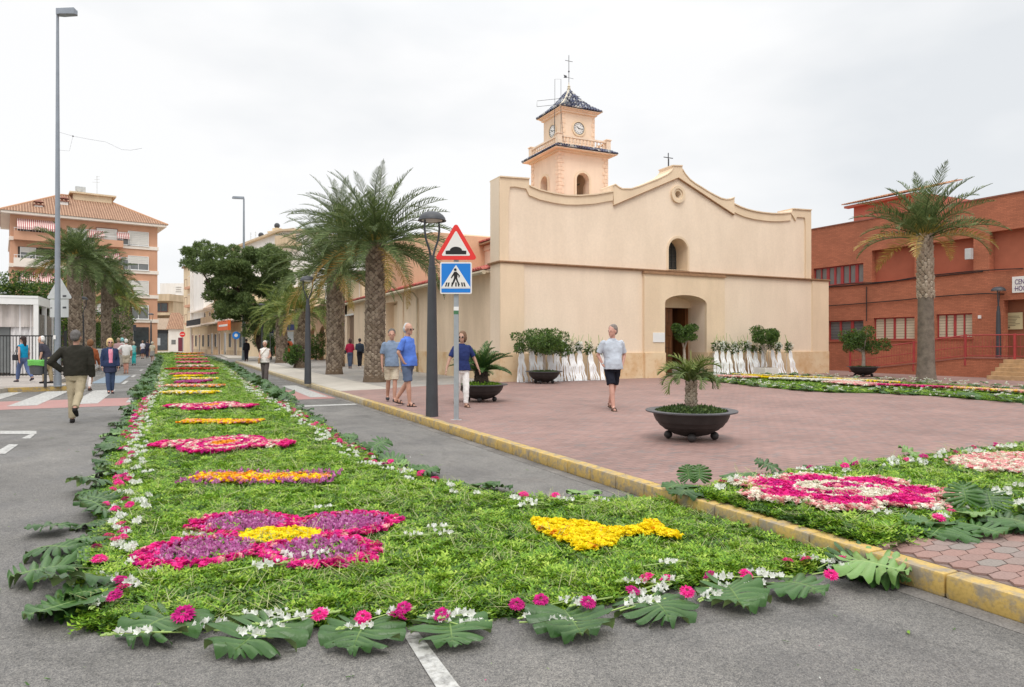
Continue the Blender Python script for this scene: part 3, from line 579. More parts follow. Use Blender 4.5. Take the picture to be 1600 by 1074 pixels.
for (cx_, cy_) in ((0, 0), (TW, 0), (0, TW)):
    for i in range(16):
        z = 8.3 + i * h; l1, l2 = ((.30, .2) if i % 2 else (.2, .30)); m = MB()
        sx_ = 1 if cx_ == 0 else -1; sy_ = 1 if cy_ == 0 else -1
        xa, xb = sorted((cx_ - sx_ * .03, cx_ + sx_ * l1)); ya, yb = sorted((cy_ - sy_ * .03, cy_ + sy_ * l2))
        # L-shaped corner stone
        if cy_ == 0: m.box(xa, xb, -.03, -.001, z + .01, z + h - .01)
        if cx_ == 0: m.box(-.03, -.001, max(ya, 0.), yb, z + .011, z + h - .011)
        m.build('quoin', 'quoin_stone', tw)
def skirt(mb, ts, x0, x1, z0, z1, ov):     # square tiled skirt roof: returns eave corners
    pass
# corbel ring, tiled skirt, balcony floor
f = MB(); f.box(-.12, TW + .12, -.12, TW + .12, zc - .02, zc + .08); f.box(-.2, TW + .2, -.2, TW + .2, zc + .08, zc + .14); f.build('cornice', 'stucco_trim', tw)
def tile_ring(name, x0, x1, e, z0, x0b, x1b, zb, nt_, nr, mat, parent, flare=0., apex=None):
    """four sloping sides of tiles between an outer square (z0) and an inner square (zb); flare bows it"""
    m = MB(); rows = nr
    def sq(t):
        k = t; a = x0 + (x0b - x0) * k; b = x1 + (x1b - x1) * k; z = z0 + (zb - z0) * (k - flare * math.sin(math.pi * k) * .5 + 0); return a, b, z
    for j in range(rows):
        a0, b0, za = sq(j / rows); a1, b1, zb_ = sq((j + 1.12) / rows if j < rows - 1 else 1)
        n = max(1, round(nt_ * (b0 - a0) / (x1 - x0)))
        for side in range(4):
            for i in range(n):
                u0, u1 = i / n, (i + 1) / n
                def pt(u, a, b, z, up):
                    p = a + (b - a) * u; q = {0: (p, a), 1: (b, p), 2: (p, b), 3: (a, p)}[side]; d = {0: (0, -1), 1: (1, 0), 2: (0, 1), 3: (-1, 0)}[side]
                    return (q[0] + d[0] * up * .5, q[1] + d[1] * up * .5, z + up)
                w = (b0 - a0) / n; o = len(m.v)
                for (a, b, z, k) in ((a0, b0, za, .035), (a1, b1, zb_, 0)):
                    for t in (0, .25, .5, .75, 1): m.v.append(pt(u0 + (u1 - u0) * t, a, b, z, k + w * .42 * math.sin(math.pi * t)))
                m.f += [(o + q, o + q + 1, o + q + 6, o + q + 5) for q in range(4)] + [(o, o + 1, o + 2, o + 3, o + 4)]
    m.f.append(None); m.f.pop(); return m.build(name, mat, parent, fix=False, kind='stuff')
EO = .42
tile_ring('skirt_tiles', -EO, TW + EO, 0, zc + .12, -.02, TW + .02, zc + .38, 24, 2, 'blue_tile', tw)
f = MB(); f.box(-EO + .02, TW + EO - .02, -EO + .02, TW + EO - .02, zc + .09, zc + .125); f.build('skirt_board', 'stucco_tower', tw)
zb = zc + .40; zr = tz(211)
f = MB(); f.box(-.05, TW + .05, -.05, TW + .05, zb - .1, zb); f.build('balcony_floor', 'stucco_tower', tw)
for cx_, cy_ in ((0, 0), (TW, 0), (0, TW), (TW, TW)):
    f = MB(); f.box(cx_ - .13, cx_ + .13, cy_ - .13, cy_ + .13, zb, zr + .05, .01); f.box(cx_ - .17, cx_ + .17, cy_ - .17, cy_ + .17, zr + .05, zr + .12, .015); f.build('balustrade_pier', 'stucco_tower', tw)
bal = MB(); hb = zr - zb - .1; bal.lathe([(.05, 0), (.05, .05), (.032, .09), (.055, hb * .38), (.05, hb * .5), (.028, hb * .78), (.045, hb - .04), (.045, hb)], 10); bm_ = bal.mesh('baluster', 'stucco_tower', True)
for side in range(4):
    for i in range(13):
        t = .13 + (TW - .26) * (i + .5) / 13; p = {0: (t, 0), 1: (TW, t), 2: (t, TW), 3: (0, t)}[side]; link('baluster', bm_, tw, (p[0], p[1], zb + .04))
    f = MB(); r_ = {0: (.13, TW - .13, -.07, .07), 1: (TW - .07, TW + .07, .13, TW - .13), 2: (.13, TW - .13, TW - .07, TW + .07), 3: (-.07, .07, .13, TW - .13)}[side]
    f.box(*r_, zb, zb + .04); f.box(*r_, zr - .07, zr + .02); f.build('handrail', 'stucco_tower', tw)
U0 = .50; U1 = TW - .50; zu = tz2(173, 36.9)
f = MB(); f.box(U0, U1, U0, U1, zb, zu); f.build('belfry_wall', 'stucco_tower', tw)
f = MB()
for i in range(9):
    z = zb + .05 + i * .25; l = .2 if i % 2 else .13
    f.box(U1 - l, U1, U0 - .02, U0, z, z + .19); f.box(U0, U0 + l, U0 - .02, U0, z, z + .19); f.box(U0 - .02, U0, U0, U0 + l, z, z + .19)
f.build('quoin', 'quoin_stone', tw)
f = MB(); f.box(U0 - .1, U1 + .1, U0 - .1, U1 + .1, zu - .12, zu - .02); f.box(U0 - .18, U1 + .18, U0 - .18, U1 + .18, zu - .02, zu + .05); f.build('cornice', 'stucco_tower', tw)
EV = .31; zap = tz2(141, 37.9)
tile_ring('roof_tiles', U0 - EV, U1 + EV, 0, zu + .06, TW / 2 - .05, TW / 2 + .05, zap, 15, 11, 'blue_tile', tw, flare=.22)
f = MB(); f.box(U0 - EV + .04, U1 + EV - .04, U0 - EV + .04, U1 + EV - .04, zu + .04, zu + .075); f.build('soffit', 'stucco_tower', tw)
f = MB(); mid = TW / 2
for sx_, sy_ in ((-1, -1), (1, -1), (1, 1), (-1, 1)):
    pts = []
    for i in range(9):
        k = i / 8; r_ = (U1 - U0) / 2 + EV; r_ = r_ + (.05 - r_) * k; pts.append((mid + sx_ * r_, mid + sy_ * r_, zu + .09 + (zap - zu - .06) * (k - .11 * math.sin(math.pi * k))))
    f.tube(pts, [.05] * 9, 6)
f.build('roof_hip', 'tile_edge', tw, smooth=True)
f = MB(); f.lathe([(.1, 0), (.07, .08), (.11, .14), (.06, .2), (.09, .27), (.03, .36), (.02, .5)], 12, (mid, mid, zap - .03)); f.build('finial', 'tile_edge', tw, smooth=True)
f = MB(); ct = tz2(85, 37.9); f.tube([(mid, mid, zap + .3), (mid, mid, ct)], .018, 6); zz = ct - .32; f.tube([(mid - .24, mid, zz), (mid + .24, mid, zz)], .014, 6); f.ball((mid, mid, ct - .9), .05)
f.tube([(mid - .3, mid, zap + .75), (mid + .3, mid, zap + .72)], .01, 5); f.plate([[(mid - .34, zap + .68), (mid - .14, zap + .7), (mid - .14, zap + .82), (mid - .34, zap + .84), (mid - .28, zap + .76)]], mid - .01, mid + .01); f.build('weather_vane', 'dark_metal', tw)
# clocks
def clock(plane):
    cc = (U0 + U1) / 2; zk = tz2(202, 37.2)
    root = MB(); d = U0
    root.plate([circ(cc, zk, .43, 32), circ(cc, zk, .335, 32)], d - .05, d - .001, plane); rt = root.build('clock_ring', 'stucco_trim', tw)
    root = MB(); root.plate([circ(cc, zk, .335, 32)], d - .03, d - .001, plane); fc = root.build('clock_face', M('clock_white', (.74, .74, .72), .4), rt)
    root = MB(); root.plate([circ(cc, zk, .335, 32), circ(cc, zk, .30, 32)], d - .036, d - .031, plane)
    sgn = 1 if plane == 'xz' else -1
    for hh in range(12):
        a = math.pi / 6 * hh; c_, s_ = math.cos(a), math.sin(a); q = [(-.014, .20), (.014, .20), (.018, .27), (-.018, .27)]
        root.plate([[(cc + sgn * (x * c_ + y * s_), zk + (-x * s_ + y * c_)) for x, y in q]], d - .036, d - .031, plane)
    for ang, ln_, w in ((-55, .17, .022), (95, .26, .015)):
        a = R(ang); c_, s_ = math.cos(a), math.sin(a); q = [(-w, -.04), (w, -.04), (w * .6, ln_), (-w * .6, ln_)]
        root.plate([[(cc + sgn * (x * c_ + y * s_), zk + (-x * s_ + y * c_)) for x, y in q]], d - .045, d - .038, plane)
    root.build('clock_hands', 'black', rt)
clock('xz'); clock('yz')
# festive light outline of a cross standing in front of the balcony
lx = MB(); q = lambda px, py: (atD(px, 35.3)[0] - tx, atD(px, 35.3)[1] - ty, EYE - PV + (537 - py) / F * 35.3)
for l in ([(867, 208), (867, 124), (876.5, 124), (876.5, 208)], [(839, 167), (839, 158), (906, 151), (906, 160), (839, 167)], [(867, 158), (866, 214)], [(876, 166), (880, 214), (882, 228)]):
    lx.tube([q(*p) for p in l], .011, 5)
lx.build('light_frame', 'dark_metal', tw)

# ================================================================== BRICK CULTURAL CENTRE (right)
XB = 31.0; BY = 36.0
bc = thing('brick_building', 'two storey orange brick building with red window frames and entrance ramp', 'building', (XB, BY, PV), R(-90))
# local x runs towards the camera (world -Y), local y into the building, z up
def bp(px, py, X=XB): y, z = onX(px, py, X); return (BY - y, z - PV)
ZR = bp(1590, 302)[1]
def u(px, X=XB): return BY - onX(px, 500, X)[0]
def rr(pa, pb, pz, ya, yb): return (u(pa), u(pb), bp(pz, yb)[1], bp(pz, ya)[1])
wins = [rr(1271, 1349, 1349, 411, 441.5), rr(1294, 1349, 1349, 500, 532), rr(1365, 1429, 1429, 495, 531), rr(1463, 1519, 1519, 489.5, 528)]
recs = [rr(1362, 1429, 1429, 383, 436), rr(1443, 1521, 1522, 371, 425)]
u_end = u(1538); UR = u_end + 12
logg = (u(1546), UR - .01, bp(1560, 424)[1], bp(1560, 361)[1]); porch = (u(1568), UR - .01, 0.0, bp(1575, 469)[1])
def loopr(r): return rect(r[0], r[1], r[2], r[3])
f = MB(); f.plate([rect(-2, UR, -.1, ZR)] + [loopr(w) for w in wins + recs] + [loopr(logg)] + [rect(porch[0], porch[1], .62, porch[3])], 0, .34); f.build('brick_wall', 'orange_brick', bc)
f = MB(); f.box(-2, UR, .36, 12, -.1, ZR - .35); f.build('inner_wall', M('brick_inner', (.40, .13, .075), .9, .06, 3., bump=.2), bc)
for r_ in recs: 
    f = MB(); f.box(r_[0] - .02, r_[1] + .02, .30, .338, r_[2] - .02, r_[3] + .02); f.build('recessed_panel', M('brick_smooth', (.36, .105, .06), .9, .08, 2., bump=.2), bc)
    f = MB(); f.box(r_[0], r_[1] + .05, -.04, .28, r_[2] - .04, r_[2] + .012); f.build('sill', 'brick_smooth', bc)
f = MB(); f.box(-2.05, UR, -.04, .4, ZR, ZR + .06); f.build('coping', M('coping_brown', (.24, .1, .07), .8, .2, 4.), bc)
for wi, w in enumerate(wins):
    shut = wi >= 2; n = (7, 3, 4, 4)[wi]
    fr = MB(); t = .05; fr.plate([loopr(w), rect(w[0] + t, w[1] - t, w[2] + t, w[3] - t)], .10, .2); cw_ = (w[1] - w[0]) / n
    for i in range(1, n):
        ww = .1 if (i % 2 == 0 and wi < 2) else .035 if i != n // 2 else .07
        fr.box(w[0] + cw_ * i - ww, w[0] + cw_ * i + ww * .6, .10, .19, w[2] + t, w[3] - t)
    fo = fr.build('window_frame', 'red_paint', bc)
    for i in range(n):
        a, b = w[0] + cw_ * i + .03, w[0] + cw_ * (i + 1) - .03
        if not shut:
            pn = MB(); pn.box(a, b, .15, .165, w[2] + .04, w[3] - .04); pn.build('pane', 'glass_grey', fo)
            if wi == 1:
                sl = MB(); k_ = 7
                for j in range(k_): sl.box(a, b, .136, .142, w[2] + (w[3] - w[2]) * j / k_, w[2] + (w[3] - w[2]) * j / k_ + .012)
                sl.build('bars', 'dark_metal', fo)
        else:
            k_ = 8; hh = (w[3] - w[2] - .08) / k_
            for j in range(k_):
                z = w[2] + .04 + j * hh; sl = MB(); sl.box(a, b, .13 + .01 * (i % 2), .17, z + .008, z + hh - .004); sl.build('shutter_slat', M('shutter_cream', (.56, .49, .36), .6, .06, 3.), fo)
            sl = MB(); sl.box(a, b, .175, .19, w[2], w[3]); sl.build('shutter_back', 'black', fo)
    f = MB(); f.box(w[0] - .05, w[1] + .05, -.05, .12, w[2] - .07, w[2]); f.build('sill', 'brick_smooth', bc)
# porch interior, loggia back, sign, notice boards
f = MB(); f.box(logg[0], UR, 1.8, 1.9, logg[2], logg[3] + .2); f.box(logg[0] - .2, UR, .34, 1.9, logg[2] - .05, logg[2]); f.build('loggia_back', M('peach_red', (.42, .17, .10), .9, .05), bc)
f = MB(); f.box(porch[0] - .3, UR, .35, .359, 0, porch[3] + .1); f.build('porch_back', M('porch_brown', (.25, .095, .05), .9, .08), bc)
def notice(pa, pb, ya, yb):
    a, b = u(pa), u(pb); z0, z1 = bp(pa, yb)[1], bp(pa, ya)[1]; f = MB(); f.box(a, b, .31, .345, z0, z1); o = f.build('notice_board', M('notice_cream', (.55, .48, .28), .6, .05), bc); t = MB()
    for j in range(7): 
        zz = z1 - .16 - j * (z1 - z0 - .25) / 7; l_ = (b - a - .16) * (.5 + .5 * random.random()); t.box(a + .08, a + .08 + l_, .304, .309, zz, zz + .022)
    t.box(a + .08, a + .16, .303, .309, z0 + .05, z0 + .12); t.build('print', M('ink_brown', (.16, .13, .08), .7), o)
notice(1565, 1591, 489, 515); notice(1594, 1622, 485, 526)
def text(body, size, mat, parent, loc, rot=(R(90), 0, 0), depth=.004, xs=1.):
    cu = bpy.data.curves.new('t', 'FONT'); cu.body = body; cu.size = size; cu.extrude = depth; to = bpy.data.objects.new('t', cu); COL.objects.link(to)
    bpy.context.view_layer.update(); me = bpy.data.meshes.new_from_object(to.evaluated_get(bpy.context.evaluated_depsgraph_get())); bpy.data.objects.remove(to)
    me.materials.clear(); me.materials.append(MATS[mat]); return link('lettering', me, parent, loc, rot, (xs, 1, 1))
sa = u(1582.5); sz0, sz1 = bp(1583, 458)[1], bp(1583, 433)[1]
f = MB(); f.box(sa, sa + 2.2, -.05, -.002, sz0, sz1); sg = f.build('name_sign', 'sign_white', bc)
M('ink_purple', (.10, .05, .16), .6); text('CENTRO', .30, 'ink_purple', sg, (sa + .10, -.055, sz0 + .34), xs=.62); text('·HOGAR', .30, 'ink_purple', sg, (sa + .06, -.055, sz0 + .07), xs=.62)
f = MB(); f.box(u(1512), u(1521), -.22, -.001, bp(1515, 406)[1], bp(1515, 389)[1], .01); f.build('ventilation_box', 'sign_back', bc)
f = MB(); f.box(u(1529), u(1533.5), -.05, -.001, bp(1530, 498)[1], bp(1530, 493)[1]); f.build('junction_box', 'white_paint', bc)
cb_ = MB()
for pts in ([(1292, 448), (1330, 443), (1365, 442), (1400, 439), (1440, 432), (1470, 429), (1500, 426), (1521, 424), (1537, 423), (1570, 421), (1600, 420)], [(1295, 478), (1340, 475), (1400, 470), (1450, 465), (1500, 461), (1540, 459), (1570, 460)], [(1355, 448), (1355, 502)], [(1292, 449), (1365, 443.5), (1440, 434.5), (1537, 424.5)]):
    cb_.tube([(bp(*p)[0], -.05, bp(*p)[1]) for p in pts], .022, 5)
cb_.build('wall_cable', 'black', bc)
# rooftop block with tiled hip
ra = atD(1334, 40); rb = bp(1334, 330, 36)
f = MB(); y0r = BY - onX(1334, 300, 36)[0]; z0r = bp(1334, 328, 36)[1]; y1r = BY - onX(1437, 300, 36)[0] - 2
f.box(y0r, y1r + 2, 5, 11, ZR - .5, z0r + .25); f.build('roof_block', M('render_red', (.48, .17, .12), .85, .05), bc)
f = MB(); f.box(y0r - .35, y1r + 2, 4.6, 5, z0r + .1, z0r + .22); f.build('roof_cornice', 'render_red', bc)
tiled('roof_tiles', (y0r - .45, 4.5, z0r + .26), (y1r + 2, 4.5, z0r + .26), (y0r + .3, 7.5, z0r + 1.0), 30, 8, 'clay_tile', bc)
# ramp, steps, railing
XR = 30.0; ry = XB - XR          # ramp front wall 1 m before the facade: local y = -ry
uA, uC, uD = BY - onX(1328, 560, XR)[0], BY - onX(1508, 560, XR)[0], BY - onX(1574, 560, XR)[0]; RH = .78
rp = MB(); rp.plate([[(uA, -.05), (uD, -.05), (uD, RH), (uC, RH), (uA, .05)]], -ry, -.001); rp.build('ramp_wall', 'orange_brick', bc)
rp = MB(); rp.plate([[(uC, RH + .002), (uD, RH + .002), (uD, RH + .05), (uC, RH + .05), (uA, .1), (uA, .05)]], -ry - .03, -.001); rp.build('ramp_deck', M('ramp_red', (.30, .12, .09), .8, .1), bc)
rp = MB()
for i in range(5): rp.box(uD + .002 + i * .28, uD + 4, -ry + .0 , -.001, -.02, RH - i * .155) if False else rp.box(uD + .002, uD + 4, -ry - 1.4 + i * .28, -.001, i * .155 - .02, (i + 1) * .155)
rp.build('steps', M('step_stone', (.46, .30, .16), .8, .2, 5.), bc)
rl = MB(); hx = -ry + .04
def rz(uu): return .05 + (RH - .05) * min(1, max(0, (uu - uA) / (uC - uA)))
ue = uD + 3
rl.tube([(uA, hx, rz(uA) + .98), (uC, hx, RH + .98), (ue, hx, RH + .98)], .028, 6); rl.tube([(uA, hx, rz(uA) + .5), (uC, hx, RH + .5), (ue, hx, RH + .5)], .018, 6); rl.tube([(uA, hx, rz(uA) + .12), (uC, hx, RH + .12), (ue, hx, RH + .12)], .018, 6)
rl.build('handrail', 'red_paint', bc)
m0 = MB(); m0.tube([(0, 0, 0), (0, 0, .86)], .007, 5); mbar = m0.mesh('railing_bar', 'red_paint')
n = int((ue - uA) / .13)
for i in range(n):
    uu = uA + .1 + i * .13; link('railing_bar', mbar, bc, (uu, hx, rz(uu) + .12))
for uu in (uA, (uA + uC) / 2 + .5, uC, uC + 1.9):
    m0 = MB(); m0.tube([(uu, hx - .02, rz(uu) - .3 if uu > uA else -.02), (uu, hx - .02, rz(uu) + 1.03)], .05, 8); m0.build('railing_post', 'red_paint', bc)
# ================================================================== OTHER BUILDINGS
def house(name, label, cat, pa, Da, pb, Db, H_, depth, mat):
    """box building whose visible front runs from pixel column pa at distance Da to pb at Db; returns empty, width, converter"""
    a = Vector(atD(pa, Da)); b = Vector(atD(pb, Db)); d = b - a; Wd = d.length; rz = math.atan2(d.y, d.x)
    e = thing(name, label, cat, (a.x, a.y, 0), rz)
    def cv(px, py):           # pixel -> (u, z) on the front plane
        q = (px - 800.) / F; n = Vector((-d.y, d.x)).normalized(); ray = Vector((SA + q * CA, CA - q * SA)); t = n.dot(a) / n.dot(ray); p = ray * t
        return (p - a).dot(d.normalized()), EYE - (py - 537.) / F * t
    return e, Wd, cv
def window(parent, x0, x1, z0, z1, y=0., frame='white_paint', pane='glass_grey', n=2, shutter=0., depth=.12, sill=True, t=.06):
    f = MB(); f.plate([rect(x0, x1, z0, z1), rect(x0 + t, x1 - t, z0 + t, z1 - t)], y - .03, y + depth)
    for i in range(1, n): f.box(x0 + (x1 - x0) * i / n - .03, x0 + (x1 - x0) * i / n + .03, y + .02, y + .09, z0 + t, z1 - t)
    if sill: f.box(x0 - .08, x1 + .08, y - .09, y + .05, z0 - .06, z0 - .001)
    o = f.build('window', frame, parent); p = MB(); p.box(x0 + t, x1 - t, y + .06, y + .075, z0 + t, z1 - t); p.build('pane', pane, o)
    if shutter:
        s = MB(); zz = z1 - t - (z1 - z0 - 2 * t) * shutter; k_ = max(2, int((z1 - t - zz) / .22)); hh = (z1 - t - zz) / k_
        for j in range(k_): s.box(x0 + t, x1 - t, y + .0 + .006 * (j % 2), y + .05, zz + j * hh, zz + (j + 1) * hh - .012)
        s.build('roller_shutter', M('shutter_white', (.66, .64, .60), .6, .05), o)
    return o
M('render_orange', (.60, .335, .22), .9, .05, .4, bump=.1, stain=.06); M('render_band', (.80, .72, .64), .85, .04, .5); M('render_cream', (.72, .58, .40), .9, .05, .4, stain=.1); M('render_white', (.78, .76, .73), .9, .03, .5, stain=.08)
M('render_beige', (.60, .47, .32), .9, .06, .5, stain=.15); M('awning_beige', (.60, .47, .36), .8, .1)
k = N('awning_stripe'); wv = k.n('ShaderNodeTexWave', wave_type='BANDS', bands_direction='X'); wv.inputs['Scale'].default_value = 1.6; k.l(k.tc.outputs['Object'], wv.inputs['Vector'])
k.col(k.ramp(wv.outputs['Fac'], [(.45, (.42, .10, .11)), (.55, (.72, .64, .58))])); k.b.inputs['Roughness'].default_value = .85; MATS['awning_stripe'] = k.m
# --- orange apartment block
ap, AW, av = house('apartment_block', 'orange rendered apartment block with striped awnings and a hipped tile roof', 'building', 16, 78, 246, 87, 16, 12, 'render_orange')
ZE = 16.25; AD = 12.5
f = MB(); f.box(0, AW, 0, AD, 0, ZE); f.build('wall', 'render_orange', ap)
for z in (4.35, 7.4, 10.45, 13.5):
    f = MB(); f.box(-.12, AW + .12, -.12, AD + .1, z - .18, z + .25); f.build('floor_band', 'render_band', ap)
f = MB(); f.box(-.9, AW + .9, -.9, AD + .9, ZE, ZE + .28); f.build('eaves', 'render_band', ap)
ZRg = 20.2
rc = [(-1.0, -1.0, ZE + .3), (AW + 1.0, -1.0, ZE + .3), (AW + 1, AD + 1, ZE + .3), (-1, AD + 1, ZE + .3), (5.2, AD / 2, ZRg), (AW - 5.2, AD / 2, ZRg)]
f = MB(); f.add(rc, [(0, 1, 5, 4), (1, 2, 5), (2, 3, 4, 5), (3, 0, 4), (3, 2, 1, 0)])
k = N('roof_pan'); wv = k.n('ShaderNodeTexWave', wave_type='BANDS', bands_direction='X'); wv.inputs['Scale'].default_value = 1.15; wv.inputs['Distortion'].default_value = .4; k.l(k.tc.outputs['Object'], wv.inputs['Vector'])
c = k.ramp(wv.outputs['Fac'], [(.2, (.25, .13, .08)), (.6, (.44, .27, .175))]); c = k.mix(c, k.ramp(k.noise(2.5, 6, .7), [(.3, (.75, .72, .7)), (.7, (1.2, 1.2, 1.2))]), 1., 'MULTIPLY')
k.col(c); k.b.inputs['Roughness'].default_value = .9; k.bump(wv.outputs['Fac'], .8, .12); MATS['roof_pan'] = k.m
rf = f.build('roof', 'roof_pan', ap)
f = MB()
for a, b in ((0, 4), (1, 5), (4, 5)): f.tube([rc[a], rc[b]], .13, 6)
f.build('ridge_tiles', 'clay_tile', rf)
def chim(px, py_top, py_bot, yl, w=.9):
    uu, z1 = av(px, py_top); z0 = z1 - 2.4; f = MB(); f.box(uu - w / 2, uu + w / 2, yl, yl + w, z0, z1 - .5); c = f.build('chimney', 'render_white', rf)
    f = MB(); f.box(uu - w / 2 - .1, uu + w / 2 + .1, yl - .1, yl + w + .1, z1 - .5, z1 - .38)
    for a in (-.3, .1): f.box(uu + a, uu + a + .2, yl + .2, yl + w - .2, z1 - .38, z1 - .1)
    f.add([(uu - .5, yl - .1, z1 - .1), (uu + .5, yl - .1, z1 - .1), (uu + .5, yl + w, z1 - .1), (uu - .5, yl + w, z1 - .1), (uu, yl + w / 2, z1 + .25)], [(0, 1, 4), (1, 2, 4), (2, 3, 4), (3, 0, 4), (3, 2, 1, 0)]); f.build('chimney_cap', 'coping_brown', c)
chim(61, 312, 332, 1.0, .8); chim(103, 303, 323, 2.6, .8); chim(210, 326, 336, 3.5, .8)
f = MB(); a, z1 = av(128, 315); b, _ = av(190, 315); f.box(a - .5, b - .5, 5.0, 9, ZRg - 1.6, ZRg + .15); f.box(a - .9, b, 4.7, 9.3, ZRg + .15, ZRg + .35); f.build('lift_house', 'render_cream', ap)
f = MB(); a2 = av(138, 310)[0]; f.box(a2 - .9, a2 + .2, 5.5, 6.1, ZRg + .36, ZRg + 1.2, .05); f.lathe([(.3, 0), (.3, .05)], 16, (a2 - .5, 5.44, ZRg + .8), 'y'); f.build('aircon_unit', 'sign_back', ap)
f = MB(); a2 = av(161, 290)[0]; f.tube([(a2, 6.5, ZRg + .3), (a2, 6.5, ZRg + 3.0)], .03, 5)
for j, zz in enumerate((2.2, 2.6, 2.95)): f.tube([(a2 - .5 + .2 * j, 6.5, ZRg + zz - .1), (a2 + .3, 6.5, ZRg + zz)], .02, 4)
f.build('aerial', 'sign_back', ap)
def awning(parent, x0, x1, zt_, drop, out, mat='awning_stripe'):
    f = MB(); f.add([(x0, -.05, zt_), (x1, -.05, zt_), (x1, -out, zt_ - drop), (x0, -out, zt_ - drop), (x1, -out - .01, zt_ - drop - .3), (x0, -out - .01, zt_ - drop - .3)], [(0, 1, 2, 3), (3, 2, 4, 5)])
    o = f.build('awning', mat, parent, fix=False); g_ = MB(); g_.tube([(x0 + .1, -.05, zt_ - drop), (x0 + .1, -out, zt_ - drop - .02)], .02, 4); g_.tube([(x1 - .1, -.05, zt_ - drop), (x1 - .1, -out, zt_ - drop - .02)], .02, 4); g_.build('awning_arm', 'sign_back', o)
floors = [1.2, 4.6, 7.65, 10.7, 13.75]
for fi, zf in enumerate(floors[1:]):
    top_f = fi == 3
    # bay with balcony at the left, windows, balcony and window at the right
    f = MB(); f.box(.3, 4.6, -1.15, -.121, zf - .45, zf - .2); f.box(.3, 4.6, -1.15, -1.05, zf - .2, zf + .55); f.box(.3, .4, -1.05, -.121, zf - .2, zf + .55); f.box(4.5, 4.6, -1.05, -.121, zf - .2, zf + .55); b_ = f.build('balcony', 'render_orange' if fi % 2 else 'render_band', ap)
    f = MB(); f.box(.3, 4.6, -1.17, -1.13, zf + .85, zf + .9)
    for j in range(16): f.box(.35 + j * .28, .38 + j * .28, -1.16, -1.13, zf + .55, zf + .85)
    f.build('railing', 'white_paint', b_); f = MB(); f.box(.7, 4.2, -.02, .02, zf - .15, zf + 1.95); f.build('recess_shade', 'dark_inside', b_)  # flat dark sheet on the wall paints the shaded depth behind the balcony
    if fi in (1,): window(ap, .9, 3.0, zf, zf + 1.9, -.12, shutter=.95)
    else: window(ap, .9, 2.4, zf, zf + 1.9, -.12, shutter=.3)
    if fi in (1, 3): awning(ap, .6 if fi == 3 else 1.0, 4.4, zf + 2.1, 1.1, 1.5)
    window(ap, 6.2, 9.3, zf, zf + 1.5, -.12, shutter=(.3, .9, .5, .2)[fi], n=3); 
    if fi in (1, 3): awning(ap, 7.4, 9.2, zf + 1.55, .8, .8)
    window(ap, 10.4, 12.0, zf, zf + 1.5, -.12, shutter=(.6, .4, .2, .2)[fi])
    if fi == 3: awning(ap, 10.5, 11.9, zf + 1.55, .6, .6)
    window(ap, AW - 9.6, AW - 7.9, zf, zf + 1.5, -.12, shutter=(.5, .95, .3, .35)[fi], n=2)
    f = MB(); f.box(AW - 6.9, AW - 3.9, -.9, -.121, zf - .45, zf - .2); f.box(AW - 6.9, AW - 3.9, -.9, -.8, zf - .2, zf + .35); b_ = f.build('balcony', 'render_orange', ap)
    f = MB(); f.box(AW - 6.9, AW - 3.9, -.9, -.86, zf + .75, zf + .8); f.box(AW - 6.9, AW - 3.9, -.88, -.86, zf + .52, zf + .55); f.build('railing', 'white_paint', b_)
    window(ap, AW - 6.7, AW - 4.4, zf - .1, zf + 1.85, -.02 - .1, shutter=(.5, .2, .6, .85)[fi], frame='coping_brown')
    if fi == 2: awning(ap, AW - 6.8, AW - 4.2, zf + 1.95, .7, .8)
    window(ap, AW - 3.3, AW - 1.0, zf, zf + 1.75, -.12, shutter=(.2, 1, .55, .97)[fi])
f = MB(); f.box(2, AW - 1, -.14, -.0, .2, 3.6); f.build('shopfront', 'glass_dark', ap)
# --- beige low block with dark shop
bb, BW, bv = house('corner_shop_building', 'low beige building with terraces over a dark shopfront beyond the roundabout', 'building', 200, 131, 266, 130, 10, 10, 'render_beige')
f = MB(); f.box(0, BW, 0, 10, 0, 4.0); f.box(-.0, BW, .9, 10, 4, 10.6); f.box(-.2, BW + .2, -.6, 10, 9.6, 10.9); f.box(0, BW + .1, -.5, 1, 6.9, 7.4); f.build('wall', 'render_beige', bb)
f = MB(); f.box(BW * .15, BW + .1, -.6, -.45, 4.2, 6.3); f.build('terrace_panel', 'awning_beige', bb)
f = MB(); f.box(BW * .42, BW - .5, -.06, -.001, .3, 3.5); f.build('shopfront', 'glass_dark', bb); f = MB(); f.box(BW * .42, BW - .3, -.5, -.065, 3.5, 4.1); f.build('shop_canopy', 'black', bb)
for a in (.56, .68): f = MB(); f.box(BW * a, BW * a + .8, -.1, -.065, 1.2, 2.6); f.build('poster', 'sign_back', bb)
window(bb, BW * .55, BW * .88, 7.6, 9.3, .8, frame='coping_brown', pane='glass_dark'); window(bb, BW * .1, BW * .4, 7.6, 9.3, .8, frame='coping_brown')
